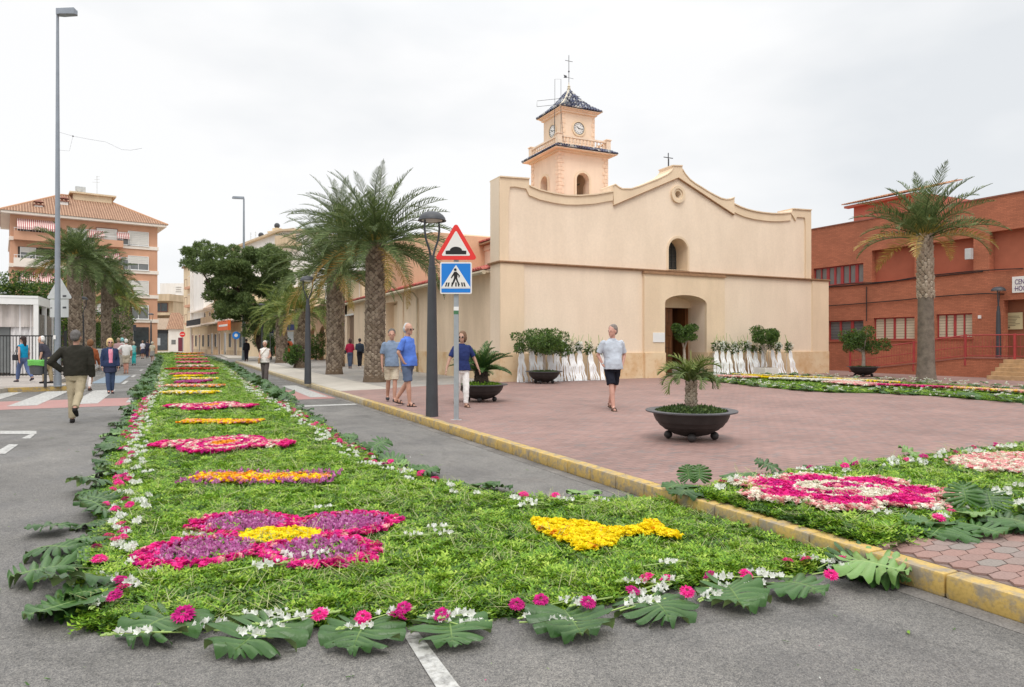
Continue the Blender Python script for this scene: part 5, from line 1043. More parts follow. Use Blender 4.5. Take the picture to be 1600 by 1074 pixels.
cy = [frond(L=.85, droop=dr, n=40, seed=70 + i, lw=.022, ll=.17).mesh('frond', 'cycad_leaf', fix=False) for i, dr in enumerate((.5, .9, 1.2))]
for i in range(38): k_ = i / 38; link('frond', cy[i % 3], q, (0, 0, .38), (random.uniform(-.3, .3), -R(80 - 75 * k_ ** .8 + random.uniform(-6, 6)), i * 2.4), random.uniform(.85, 1.1))
p3 = planter_at(850, 600, 'black iron bowl planter left of the man in the grey shirt, holding a round ficus'); bowl_parts(p3, 1.0); cover(p3, 1., 1500, .05, 'cover_leaf', .06)
pt = p3.location; q = thing('ficus_tree', 'wide low clipped ficus tree in a bowl in front of the left ribbons', 'tree', (pt.x, pt.y, PV + .36)); cl = [((random.uniform(-.95, .95), random.uniform(-.6, .6), random.uniform(.75, 1.4)), (random.uniform(.16, .34), .3, random.uniform(.14, .24))) for _ in range(26)]; ficus(q, 0, 1.6, 2, cl, 9000)
p4 = planter_at(1349, 589, 'black iron bowl planter in front of the brick building'); bowl_parts(p4, .98); cover(p4, .98, 1200, .04, 'cover_leaf', .06)
pt = p4.location; q = thing('ficus_tree', 'round ficus tree in the bowl before the brick building ramp', 'tree', (pt.x, pt.y, PV + .36)); cl = [((random.uniform(-.72, .72), random.uniform(-.5, .5), random.uniform(.8, 1.6)), (random.uniform(.15, .32), .28, random.uniform(.14, .24))) for _ in range(24)]; ficus(q, 0, 1.7, 2, cl, 8000, r0=.07)
def white_pot(px, py, w, h_, label):
    x, y = G(px, py, PV); t = thing('planter', label, 'planter', (x, y, PV), 0); m = MB(); m.box(-w / 2, w / 2, -w / 2, w / 2, 0, h_, .015); m.build('pot', M('pot_white', (.70, .67, .62), .8, .05), t); m = MB(); m.box(-w / 2 + .04, w / 2 - .04, -w / 2 + .04, w / 2 - .04, h_ - .03, h_ + .004); m.build('soil', 'soil', t); return t
p5 = white_pot(1195, 588, .78, .38, 'white square planter among the right ribbons'); pt = p5.location
q = thing('ficus_tree', 'two lobed ficus tree in the white square planter', 'tree', (pt.x, pt.y, PV + .36)); cl = [((-.38 + random.uniform(-.2, .2), random.uniform(-.2, .2), random.uniform(1.15, 1.65)), (.2, .2, .2)) for _ in range(7)] + [((.36 + random.uniform(-.24, .24), random.uniform(-.2, .2), random.uniform(1.2, 1.75)), (.22, .22, .2)) for _ in range(8)] + [((random.uniform(-.2, .2), 0, 1.15), (.2, .2, .12)) for _ in range(2)]; cl = [((c[0], c[1], c[2]), r) for c, r in cl]; ficus(q, 0, 1.5, 1, cl, 5500, r0=.035)
p6 = white_pot(1069, 589, .7, .4, 'white square planter before the church door, behind the drooping palm'); pt = p6.location
q = thing('ficus_tree', 'small round topped ficus on a pale trunk in front of the church door', 'tree', (pt.x, pt.y, PV + .36)); cl = [((random.uniform(-.5, .48), random.uniform(-.3, .3), random.uniform(1.25, 1.75)), (.2, .2, .15)) for _ in range(14)]; ficus(q, 0, 2.0, 1, cl, 5500, r0=.06)
# ------------------------------------------------------------------ bouquets with white ribbons along the church wall
bq = [(813, 0), (829, .2), (842, .0), (857, .2), (868, 0), (880, .1), (891, .2), (904, .0), (920, .3), (937, .2)]; br_ = [(1117, .0), (1126, .15), (1136, .1), (1146, .3), (1155, .0), (1167, .35), (1178, .1), (1190, 0), (1204, .2), (1215, .1), (1232, .2)]
for gi, (lst, yy) in enumerate(((bq, 22.35), (br_, 22.3))):
    for i, (px, sk) in enumerate(lst):
        x, _z = onY(px, 540, yy); hz = 1.12 + random.uniform(-.05, .06)
        side = 'left' if gi == 0 else 'right'; pos = ('leftmost', 'second', 'third', 'fourth', 'fifth', 'sixth', 'seventh', 'eighth', 'ninth', 'tenth', 'eleventh')[i]
        t = thing('flower_bouquet', '%s bouquet with white ribbons %s of the church door%s' % (pos if i < len(lst) - 1 else 'rightmost', side, '' if i == 0 or i == len(lst) - 1 else ', counted from the left'), 'bouquet', (x, yy, PV), 0, 'white ribboned bouquets along the church wall')
        m = MB(); m.tube([(0, .1, 0), (0, .1, hz)], .012, 5); m.build('stand', 'white_paint', t)
        cl = [((random.uniform(-.12, .12), 0, hz + random.uniform(-.05, .25)), (.09, .09, .09)) for _ in range(6)]; Pt, un = cloud(cl, 260, shell=.3); V, Fc = leaves(Pt, .12, .35, .6, out=un); link('greenery', npmesh('greenery', V, Fc, 'ficus_leaf'), t)
        Pt, un = cloud([((0, -.09, hz + .16), (.13, .08, .2))], 90, shell=.6); V, Fc = leaves(Pt, .08, .6, .6, out=un); link('white_flowers', npmesh('white_flowers', V, Fc, 'petal_white' if i % 2 else 'petal_cream'), t)
        m = MB()
        for _ in range(3): a = random.uniform(-.25, .25); m.tube([(0, 0, hz + .1), (a * .5, 0, hz + .4), (a, 0, hz + random.uniform(.5, .75))], [.012, .01, .006], 4)
        m.build('gladiolus_spike', 'stem_green', t)
        for s in range(5):
            ex = (s - 2) * .07 + sk * random.uniform(.3, 1.1) + random.uniform(-.03, .03); wd0, wd1 = .024, random.uniform(.024, .038); n = 9; m = MB(); V = []
            for j in range(n + 1):
                k_ = j / n; z = hz * (1 - k_) + .015; xx = (s - 2) * .03 + ex * k_ ** 1.2 + .015 * math.sin(j * 2.1 + s); w = wd0 + (wd1 - wd0) * k_; yy2 = -.06 - .12 * k_ - .02 * math.sin(j * 1.7)
                V += [(xx - w, yy2, z), (xx - w * .33, yy2 - .025, z), (xx + w * .33, yy2 + .02, z), (xx + w, yy2 - .01, z)]
            V += [(V[-4][0] + .2 + .012, V[-4][1] - .2, .012), (V[-3][0] + .2, V[-3][1] - .19, .02), (V[-2][0] + .2, V[-2][1] - .2, .012), (V[-1][0] + .2, V[-1][1] - .2, .015)]
            m.add(V, [(j * 4 + c, j * 4 + c + 1, j * 4 + c + 5, j * 4 + c + 4) for j in range(n + 1) for c in range(3)]); m.build('ribbon', 'white_cloth', t, fix=False, smooth='all')
# ================================================================== STREET FURNITURE
def small_lamp(px, py, label, H_=3.85, s=1., pt=None):
    x, y = pt or G(px, py, PV); t = thing('street_lamp', label, 'street lamp', (x, y, PV), R(20), 'dark domed street lamps')
    m = MB(); m.tube([(0, 0, 0), (0, 0, .4), (0, 0, H_ * .62), (0, 0, H_ * .735), (0, 0, H_ * .736), (0, 0, H_ * .79)], [.122, .114, .085, .072, .058, .05], 20); m.build('pole', 'dark_metal', t, smooth=True)
    m = MB(); 
    for a in (0, 180): c = math.cos(R(a)); m.tube([(c * .03, 0, H_ * .785), (c * .07, 0, H_ * .82), (c * .155, 0, H_ * .87), (c * .185, 0, H_ * .92), (c * .17, 0, H_ * .97)], [.022, .022, .02, .02, .018], 8)
    m.build('arm', 'dark_metal', t, smooth=True)
    m = MB(); z = H_ * .962; m.lathe([(.0, z + .17), (.08, z + .165), (.16, z + .14), (.22, z + .095), (.255, z + .045), (.262, z + .01), (.275, z), (.275, z - .012), (.24, z - .012), (.22, z + .03), (0, z + .05)], 32); m.build('lamp_head', 'dark_metal', t, smooth=True)
    m = MB(); m.lathe([(.0, z + .02), (.20, z + .018), (.20, z - .005), (.10, z - .03), (0, z - .035)], 24); m.build('diffuser', M('frosted', (.55, .55, .52), .3, .03), t, smooth=True); return t
small_lamp(675, 651, 'nearest dark domed lamp post, beside the speed bump sign', 3.94)
small_lamp(481, 600, 'dark domed lamp post on the kerb in front of the two pavement palms', 3.75)
small_lamp(410, 567, 'dark domed lamp post by the pine trunk, furthest along the right pavement', 4.4)
small_lamp(1560, 590, 'dark domed lamp post in front of the brick building entrance', 3.75)
small_lamp(0, 0, 'dark lamp post between the first two palms of the left row', 4.0, pt=atD(129, 38)); small_lamp(0, 0, 'dark lamp post at the far end of the left pavement', 4.6, pt=atD(236, 72))
def tall_lamp(px, py, H_, label, dirx, L=1.1, rz_=0, r=.11):
    x, y = G(px, py, PV); t = thing('tall_street_light', label, 'street light', (x, y, PV), rz_); m = MB(); m.tube([(0, 0, 0), (0, 0, .35), (0, 0, .351), (0, 0, H_)], [r * 1.5, r * 1.5, r * 1.25, r * .52], 16); m.build('pole', 'lamp_grey', t, smooth=True)
    m = MB(); m.plate([[(0, -.09), (.15 * dirx, -.13), (.9 * L * dirx, -.1), (L * dirx, 0), (.9 * L * dirx, .1), (.15 * dirx, .13), (0, .09)]], H_ - .05, H_ + .06, 'xy')
    m.v = [(v[0], v[1], v[2] + (.09 if v[2] > H_ and abs(v[0]) < .95 * L and abs(v[1]) < .11 else 0) + .03 * abs(v[0])) for v in m.v]; m.build('lamp_head', 'lamp_grey', t, smooth=True)
    m = MB(); m.box(-.18, .18, -.18, .18, 0, .03); m.build('base_plate', 'galvanised', t); return t
t = tall_lamp(90, 604, 12.25, 'tall grey street light pole at the left crossing, taller than everything else', 1, .66, -YAW, .078)
m = MB(); m.box(-.06, .02, -.13, -.118, 1.55, 1.68); m.build('sticker', 'white_paint', t)
tall_lamp(381, 563, 13.7, 'tall thin street light pole at the far corner before the pine', -1, 1.0, -YAW, .12)
# overhead cable from the tall pole
tx_, ty_ = G(90, 604, PV); ca = MB(); p0 = Vector((tx_, ty_, 8.6)); D_ = 22.6
pts = [Vector((*atD(px, D_), EYE - (py - 537) / F * D_)) for px, py in ((90, 206), (114, 213), (140, 218), (165, 222), (190, 234), (205, 235), (222, 232))]
ca.tube([p - p0 for p in pts], .0035, 4); ca.tube([p - p0 for p in (pts[0] + Vector((0, 0, -.6)), pts[1] + Vector((-.1, 0, -.5)), pts[1])], .003, 4); ca.ball(tuple(pts[1] - p0), .025); tag(ca.build('overhead_cable', 'dark_metal', None, p0), 'thin slack cable hanging in the air from the tall left pole', 'cable')
# --- road signs
def poly_sc(pts, c, k): return [(c[0] + (x - c[0]) * k, c[1] + (y - c[1]) * k) for x, y in pts]
def rtri(a, r=.045, n=5):     # equilateral triangle (side a, base at z=0, centred) with rounded corners
    h = a * .866; C = [(-a / 2, 0), (a / 2, 0), (0, h)]; out = []
    cen = (0, h / 3)
    for i, (x, y) in enumerate(C):
        dx, dy = cen[0] - x, cen[1] - y; l = math.hypot(dx, dy); cx_, cy_ = x + dx / l * 2 * r, y + dy / l * 2 * r; a0 = (210, 330, 90)[i]
        out += [(cx_ + r * math.cos(R(a0 - 60 + 120 * j / n)), cy_ + r * math.sin(R(a0 - 60 + 120 * j / n))) for j in range(n + 1)]
    return out
sx_, sy_ = G(713, 656, PV); SH = 3.62
po = thing('sign_post', 'galvanised square post carrying the two road signs at the kerb', 'sign post', (sx_, sy_, PV), -YAW)
m = MB(); m.box(-.045, .045, -.03, .03, 0, 3.3, .006); m.build('post', 'galvanised', po)
m = MB(); m.box(-.046, .046, -.0325, -.0305, 2.02, 2.09); m.build('sticker', 'white_paint', po); m = MB(); m.box(-.046, .046, -.0325, -.0305, 1.95, 2.018); m.build('sticker', M('sticker_green', (.06, .17, .08), .5), po)
m = MB(); m.box(-.1, .1, -.05, -.001, -.004, .004); m.box(-.05, .05, -.055, -.031, 2.85, 2.89); m.box(-.05, .05, -.055, -.031, 2.2 + .2, 2.44); m.build('bracket', 'sign_back', po)
A_ = .80; zt0 = EYE - PV - (407 - 537) / F * 12.72
ts = thing('warning_sign', 'red bordered white triangular speed bump warning sign on the post', 'road sign', (sx_, sy_, PV + zt0), -YAW)
m = MB(); m.plate([rtri(A_)], -.075, -.056, 'xz'); m.build('plate', 'sign_red', ts); c_ = (0, A_ * .289)
m = MB(); m.plate([poly_sc(rtri(A_, .03), c_, .68)], -.078, -.0752); m.build('white_panel', 'sign_white', ts)
m = MB(); w = .155; m.plate([[(-.19, .10), (.19, .10), (.19, .165), (.12, .172)] + [(.115 * math.cos(math.pi * i / 10), .165 + .075 * math.sin(math.pi * i / 10)) for i in range(11)] + [(-.12, .172), (-.19, .165)]], -.081, -.0782); m.build('bump_symbol', 'black', ts)
m = MB(); m.plate([rtri(A_ * .995)], -.055, -.052); m.build('back', 'sign_back', ts)
Q = .585; zq = EYE - PV - (460 - 537) / F * 12.72
qs = thing('crossing_sign', 'blue square pedestrian crossing sign with walking figure', 'road sign', (sx_, sy_, PV + zq), -YAW)
def rsq(s, r=.03): return [(sx * (s / 2 - r) + r * math.cos(R(a + j * 30)), s0 + sy * (s / 2 - r) + r * math.sin(R(a + j * 30))) for (sx, sy, a) in ((1, 1, 0), (-1, 1, 90), (-1, -1, 180), (1, -1, 270)) for j in range(4)]
s0 = Q / 2
m = MB(); m.plate([rsq(Q)], -.075, -.056); m.build('plate', 'sign_white', qs); m = MB(); m.plate([rsq(Q - .05, .015)], -.078, -.0752); m.build('blue_panel', 'sign_blue', qs)
m = MB(); m.plate([[(-.268, .115), (.268, .115), (0, .535)]], -.081, -.0782); m.plate([[(-.267, .1), (.267, .1), (.267, .113), (-.267, .113)]], -.081, -.0782); m.build('white_triangle', 'sign_white', qs)
m = MB(); y0 = -.0835; y1 = -.0812
for x in (-.19, -.145, -.075, .0, .05, .12, .165): s = 1 if x < 0 else -1; k_ = abs(x) * .12 + .0; m.plate([[(x - .013, .135), (x + .013, .135), (x + .013 + s * k_, .21), (x - .013 + s * k_, .21)]], y0, y1)
m.plate([circ(-.012, .445, .026, 14)], y0, y1)
for pl_ in ([(-.04, .405), (.015, .41), (.03, .33), (.02, .29), (-.035, .29)], [(-.035, .40), (-.02, .37), (-.062, .31), (-.085, .285), (-.095, .30), (-.075, .335)], [(.01, .405), (.045, .37), (.075, .335), (.06, .30), (.045, .305), (.05, .33), (.02, .36)],
            [(-.035, .295), (.0, .295), (-.02, .235), (-.055, .165), (-.08, .17), (-.055, .24)], [(-.01, .295), (.022, .295), (.04, .235), (.075, .165), (.05, .16), (.012, .23)]): m.plate([pl_], y0 - .001, y1 + .0001)
m.build('pedestrian_symbol', 'black', qs); m = MB(); m.plate([rsq(Q - .004)], -.055, -.052); m.build('back', 'sign_back', qs)
# backs of the signs by the tall left lamp
bx_, by_ = atD(92.5, 23.2); bsn = thing('road_sign', 'grey backs of a triangular and a square road sign behind the tall left pole', 'road sign', (bx_, by_, PV), -YAW)
m = MB(); z = EYE - PV - (467 - 537) / F * 23.2; m.plate([[(x, z + y) for x, y in rtri(.88)]], .0, .02); m.build('triangular_plate', 'sign_back', bsn)
m = MB(); z2 = EYE - PV - (496 - 537) / F * 23.2; m.plate([rect(-.31, .31, z2, z - .02)], .0, .02); m.build('square_plate', 'sign_back', bsn)
m = MB(); m.tube([(0, .03, 0), (0, .03, z + .6)], .03, 8); m.build('post', 'galvanised', bsn); m = MB(); m.box(.12, .24, -.005, -.001, z + .06, z + .12); m.box(-.3, -.24, -.006, -.001, z2 + .3, z2 + .33); m.box(.12, .24, -.006, -.001, z2 + .3, z2 + .36); m.build('stamp', 'dark_metal', bsn)
# far signs
def pole_sign(px, py, D_, H_, label, shape, c):
    x, y = atD(px, D_); t = thing('far_sign', label, 'road sign', (x, y, PV if px < 300 or px > 390 else 0.), -YAW); m = MB(); m.tube([(0, .03, 0), (0, .03, H_)], .035, 6); m.build('post', 'galvanised', t); m = MB(); m.plate([shape(H_)], -.02, .02); m.build('plate', c, t); return t
t = pole_sign(369, 0, 80, 2.9, 'round blue and white sign in front of the terraced houses', lambda h: circ(0, h - .4, .45), 'sign_blue'); m = MB(); m.plate([circ(0, 2.5, .2)], -.03, -.021); m.build('symbol', 'sign_white', t)
t = pole_sign(422, 0, 58, 2.9, 'blue pedestrian sign on a thin pole under the pine', lambda h: rect(-.3, .3, h - .6, h), 'fascia_blue'); m = MB(); m.plate([[(-.2, 2.38), (.2, 2.38), (0, 2.8)]], -.03, -.021); m.build('symbol', 'sign_white', t)
t = pole_sign(285, 0, 112, 3.3, 'round red no entry sign in front of the small cottage', lambda h: circ(0, h - .4, .45), 'sign_red'); m = MB(); m.box(-.3, .3, -.03, -.021, 2.85, 2.97); m.build('symbol', 'sign_white', t)
pole_sign(208, 0, 80, 3.6, 'small dark square sign near the beige shop', lambda h: rect(-.35, .35, h - .7, h), 'dark_metal')
# red container, litter bin
x, y = atD(445, 56); t = thing('recycling_container', 'orange red recycling container between the small palms', 'container', (x, y, PV), -YAW + .15)
m = MB(); m.plate([[(-.62, .05), (.62, .05), (.7, 1.15), (.45, 1.6), (-.45, 1.6), (-.7, 1.15)]], -.5, .5); m.build('body', M('container_red', (.70, .13, .04), .5, .08), t); m = MB(); m.lathe([(.14, 0), (.14, .03)], 14, (.3, -.53, 1.35), 'y'); m.build('slot', 'black', t)
m = MB(); m.box(-.72, .72, -.02, .02, .5, .56); m.box(-.6, .6, -.45, .45, 0, .05); m.build('skirt', 'dark_metal', t)
x, y = G(66, 605, PV); t = thing('litter_bin', 'dark slatted litter bin with green bag on a post at the crossing', 'litter bin', (x, y, PV), -YAW)
m = MB(); m.tube([(.10, 0, 0), (.10, 0, .95)], .045, 8); m.build('post', 'dark_metal', t); m = MB(); m.lathe([(.19, .42), (.24, .82), (.22, .82), (.17, .44)], 20, (-.16, 0, 0)); m.build('basket', M('bin_grey', (.10, .105, .11), .6, .2, 30.), t, smooth=True)
m = MB(); m.lathe([(.26, .70), (.262, .80), (.27, .86), (.25, .88), (.23, .87), (.22, .78)], 16, (-.16, 0, 0)); m.v = [(v[0], v[1], v[2] + random.uniform(-.02, .02)) for v in m.v]; m.build('bag', M('bag_green', (.15, .50, .10), .5, .2, 12.), t, smooth=True)
# café planter boxes / cabinet by the left palms
x, y = atD(157, 40); m = MB(); m.box(-.5, .5, -.2, .2, 0, 1.1, .02); o = m.build('utility_cabinet', 'sign_back', None, (x, y, PV)); o.rotation_euler = (0, 0, -YAW); tag(o, 'grey utility cabinet between the left palms behind the denim woman', 'cabinet')

# ================================================================== FLOWER CARPET
def blade_sprig(seed, n=16, l=.085, w=.006, mat='fern_green'):
    """a shred of feathery greenery: thin stems lying every way with small leaflets"""
    r = random.Random(seed); m = MB()
    for i in range(n):
        a = r.uniform(0, 6.28); el = r.uniform(-.05, .28); d = Vector((math.cos(a) * math.cos(el), math.sin(a) * math.cos(el), math.sin(el))); o = Vector((r.uniform(-.035, .035), r.uniform(-.035, .035), r.uniform(0, .02))); L_2 = l * r.uniform(.5, 1.15)
        s = d.cross(Vector((0, 0, 1))).normalized() * w * .35; e = o + d * L_2 + Vector((0, 0, -L_2 * .25)); m.add([o - s, o + s, e], [(0, 1, 2)])
        for k_ in range(5):
            t = .25 + .16 * k_; q = o.lerp(e, t); sd = s.normalized() * (1 if k_ % 2 else -1); f = q + (d * .5 + sd * .8 + Vector((0, 0, r.uniform(-.1, .6)))) * L_2 * .26; g_ = d * w * 1.5; m.add([q - g_, q + g_, f], [(0, 1, 2)])
    return m.mesh('sprig', mat, fix=False)
def tuft(seed, n=18, l=.07, w=.005, mat='straw'):
    r = random.Random(seed); m = MB()
    for i in range(n):
        a = r.uniform(0, 6.28); o = Vector((r.uniform(-.06, .06), r.uniform(-.06, .06), .02 + r.uniform(0, .02))); d = Vector((math.cos(a), math.sin(a), r.uniform(-.1, .35))); s = d.cross(Vector((0, 0, 1))).normalized() * w * .5; e = o + d * l * r.uniform(.6, 1.5); m.add([o - s, o + s, e + s * .6, e - s * .6], [(0, 1, 2, 3)])
    return m.mesh('straws', mat, fix=False)
SPR = [blade_sprig(i, mat='fern_green') for i in range(3)] + [blade_sprig(i + 9, mat='fern_light', n=13) for i in range(2)] + [blade_sprig(i + 19, mat='fern_dark', n=18, l=.085, w=.008) for i in range(2)] + [tuft(1, 9, .09, .0035)]
def clump(area, base, falloff, seed):
    pass
def fill_green(name, parent, org, poly, z, dens, smin=1., sgrow=.05, dmax=200, mask=None, zamp=.05):
    r = np.random.default_rng(77 + len(poly)); xs = [p[0] for p in poly]; ys = [p[1] for p in poly]; P_ = []; y = min(ys); 
    while y < max(ys):
        d = max(4., math.hypot((min(xs) + max(xs)) / 2, y)) if True else 0; step = max(.3, d * .08); rho = dens * (5. / d) ** 1.25 if d > 5 else dens
        n = int(rho * step * (max(xs) - min(xs))); x_ = r.uniform(min(xs), max(xs), n); y_ = r.uniform(y, y + step, n); k_ = inpoly(x_, y_, poly); P_.append(np.stack([x_[k_], y_[k_], np.full(k_.sum(), d)], 1)); y += step
    P_ = np.concatenate(P_); n = len(P_); x_, y_ = P_[:, 0], P_[:, 1]
    f = .5 + .5 * np.sin(x_ * 3.1 + 2 * np.sin(y_ * 1.7)) * np.sin(y_ * 2.7 + 1.7 * np.sin(x_ * 2.3)); f2 = .5 + .5 * np.sin(x_ * 9.1 + 3 * np.sin(y_ * 5.3)) * np.sin(y_ * 8.3 + 2 * np.sin(x_ * 7.7))
    zz = z + .01 + zamp * (.2 * f + .9 * f2 ** 1.5) * r.random(n) ** .6; u_ = r.random(n) * .8 + .08 + (f - .5) * .3 + (f2 - .5) * .75
    idx = np.where(u_ < .31, 5 + r.integers(0, 2, n), np.where(u_ < .78, r.integers(0, 3, n), 3 + r.integers(0, 2, n))); idx = np.where(r.random(n) < .035, 7, idx)
    rot = np.stack([r.normal(0, .2, n), r.normal(0, .2, n), r.uniform(0, 6.28, n)], 1); s = (.6 + .8 * r.random(n)) * (smin + np.maximum(0, P_[:, 2] - 5) * sgrow)
    return gn_scatter(name, np.stack([x_ - org[0], y_ - org[1], zz - org[2]], 1), rot, s, idx, SPR, parent)
def blossom(mats, n=7, r=.028, seed=0, layers=2, h=.02):
    rd = random.Random(seed); m = MB()
    for ly in range(layers):
        for i in range(n):
            a = 6.283 * (i + .5 * ly) / n + rd.uniform(-.15, .15); rr_ = r * (1 - .3 * ly) * rd.uniform(.85, 1.15); w = rr_ * .5 * 6 / n * 1.1; c, s = math.cos(a), math.sin(a); z0_ = .004 + .008 * ly; z1_ = h * (.45 + .5 * ly) * rd.uniform(.6, 1.4)
            m.add([(0, 0, z0_), (c * rr_ * .6 - s * w, s * rr_ * .6 + c * w, z1_), (c * rr_, s * rr_, z1_ * rd.uniform(.4, 1.1)), (c * rr_ * .6 + s * w, s * rr_ * .6 - c * w, z1_)], [(0, 3, 2, 1)])
    return m.mesh('blossom', 'petal_' + mats, fix=False)
BL = {c: [blossom(c, 7, .032, i) for i in range(2)] for c in ('pink', 'magenta', 'yellow', 'orange', 'rose', 'cream', 'redf', 'white')}; BL['purple'] = [blossom('purple', 5, .017, i, 2, .03) for i in range(2)]
def flowers(name, parent, org, fn, x0, x1, y0, y1, z, dens, size=1., label=None):
    """scatter blossoms over a rectangle; fn(x, y) gives a colour list index or None per point"""
    r = np.random.default_rng(int(abs(x0 * 31 + y0 * 17)) + 3); n = int(dens * (x1 - x0) * (y1 - y0)); x_ = r.uniform(x0, x1, n); y_ = r.uniform(y0, y1, n); cols, pick = fn(x_, y_, r); k_ = pick >= 0
    prot = []; off = []
    for c in cols: off.append(len(prot)); prot += BL[c]
    idx = np.array(off)[pick[k_]] + r.integers(0, 2, k_.sum()); m_ = k_.sum()
    rot = np.stack([r.normal(0, .35, m_), r.normal(0, .35, m_), r.uniform(0, 6.28, m_)], 1)
    return gn_scatter(name, np.stack([x_[k_] - org[0], y_[k_] - org[1], np.full(m_, z - org[2]) + r.random(m_) * .02], 1), rot, (.75 + .5 * r.random(m_)) * size, idx, prot, parent, label=label)
# --- monstera leaves
def monstera(seed, L=.40, Wd=.40, curl=.05, raise_=.0, mat='monstera_leaf', light=False):
    rd = random.Random(seed); V = []; Fc = []; vein = []; NL = 8; sub = 4
    def mid(t): return Vector((0, -L * .26 + t * L * .86, 0))
    def margin(t, s):      # t 0 at the heart lobe, 1 at the tip
        a = R(-66 + 156 * t); rr_ = (.66 + .36 * math.sin(math.pi * (t * .78 + .12))) * Wd * .60
        p = Vector((s * math.cos(a) * rr_ * 1.08, math.sin(a) * rr_ * 1.05 + L * .02, 0))
        if t > .9: p.y += L * .9 * (t - .9)
        return p
    hf = lambda p: -curl * (p.length / (L * .5)) ** 2 * .35 + .014 * math.sin(p.x * 17 + seed) * math.cos(p.y * 13 + seed * 2) + .09 * abs(p.x) + (.10 * max(0, -p.y - L * .12) if seed % 2 else 0)
    prof = [(0, 1), (.03, 1), (.13, 1), (.26, 1), (.40, .95), (.58, .87), (.76, .86), (.91, .76), (1., .46)]
    for s in (-1, 1):
        for k_ in range(NL):
            tc_ = (k_ + .5) / NL; rows = []; ruf = rd.uniform(-.022, .022); deep = rd.uniform(.75, 1.25); tw = rd.uniform(-.02, .02)
            for ri, (r_, w_) in enumerate(prof):
                row = []
                for q_ in range(sub + 1):
                    o_ = (q_ / sub - .5); t = tc_ + o_ / NL * (1 - (1 - w_) * deep); re = r_ * (1 - (.05 * (2 * o_) ** 2 if r_ > .7 else 0))
                    b = mid(.10 + .86 * max(0, t) ** 1.15); p = b.lerp(margin(min(1, max(0, t)), s), re); z = hf(p) + (ruf + tw * o_ * 4) * r_ ** 2 + .012 * math.cos(o_ * 6.28) * min(1, r_ * 1.6)
                    row.append(len(V)); V.append((p.x, p.y, z + raise_ + (.006 if ri == 0 else 0))); vein.append(1. if ri == 0 else .38 * (1 - r_) if q_ == sub // 2 else 0)
                rows.append(row)
            for ri in range(len(prof) - 1):
                for q_ in range(sub):
                    if ri == 2 and q_ == 0 and k_ > 0 and rd.random() < .55: continue      # holes beside the midrib
                    f_ = (rows[ri][q_], rows[ri][q_ + 1], rows[ri + 1][q_ + 1], rows[ri + 1][q_]); Fc.append(f_[::-1] if s > 0 else f_)
    me = bpy.data.meshes.new('monstera_leaf'); me.from_pydata(V, [], Fc); bm = bmesh.new(); bm.from_mesh(me); bm.to_mesh(me); bm.free(); a = me.attributes.new('vein', 'FLOAT', 'POINT'); a.data.foreach_set('value', vein); me.materials.append(MATS[mat]); me.shade_smooth(); return me
monstera_mat('monstera_light', (.12, .22, .05), (.28, .38, .14), (.16, .28, .08))
monstera_mat('monstera_light', (.12, .22, .05), (.28, .38, .14), (.16, .28, .08))
MON = [monstera(i, .42, .42 + .03 * (i % 3), .03 + .03 * (i % 3)) for i in range(6)]; MONL = monstera(30, .46, .46, .05, mat='monstera_light')
stk = MB(); stk.tube([(0, -.13, .02), (0, .0, .03), (.01, .14, .03)], [.008, .006, .004], 5)
def place_leaf(par, org, x, y, z, ang, s=1., tilt=.0, me=None, roll=0., name='monstera_leaf'):
    """leaf whose tip points along heading ang (radians from +Y, clockwise)"""
    return link(name, me or random.choice(MON), par, (x - org[0], y - org[1], z - org[2]), Euler((tilt, roll, -ang), 'XYZ'), s)
def gladiolus(seed, n=5, L=.5):
    r = random.Random(seed); g_ = MB(); w_ = MB(); g_.tube([(0, 0, .01), (0, L * .5, .03), (.01, L, .03)], [.007, .006, .003], 5)
    for i in range(n):
        t = .38 + .5 * i / n; o = Vector((r.uniform(-.01, .01), L * t, .035)); a = r.uniform(-1, 1) + (1.2 if i % 2 else -1.2); d = Vector((math.sin(a), .7 * math.cos(a) + .2, r.uniform(.25, .8))).normalized(); s1 = d.cross(Vector((0, 0, 1))).normalized(); s2 = d.cross(s1)
        k_ = 6; e = .040 * r.uniform(.7, 1.15) * (1 - .35 * i / n)
        for j in range(k_):
            b = 6.283 * j / k_ + r.uniform(-.1, .1); dr = s1 * math.cos(b) + s2 * math.sin(b); ds = (s2 * math.cos(b) - s1 * math.sin(b)) * e * .42
            w_.add([o, o + d * e * .9 + dr * e * .5 + ds, o + d * e * 1.25 + dr * e * 1.05, o + d * e * .9 + dr * e * .5 - ds], [(0, 1, 2, 3)])
    for i in range(4): t = .86 + .04 * i; g_.ball((.012 * (-1) ** i, L * t, .035), (.009, .022, .009), 6)
    b = len(g_.f); me = bpy.data.meshes.new('gladiolus'); me.from_pydata(g_.v + w_.v, [], g_.f + [tuple(i + len(g_.v) for i in f) for f in w_.f]); me.materials.append(MATS['stem_green']); me.materials.append(MATS['petal_white'])
    me.polygons.foreach_set('material_index', [0] * b + [1] * len(w_.f)); return me
GLD = [gladiolus(i, 5 + i % 2) for i in range(5)]
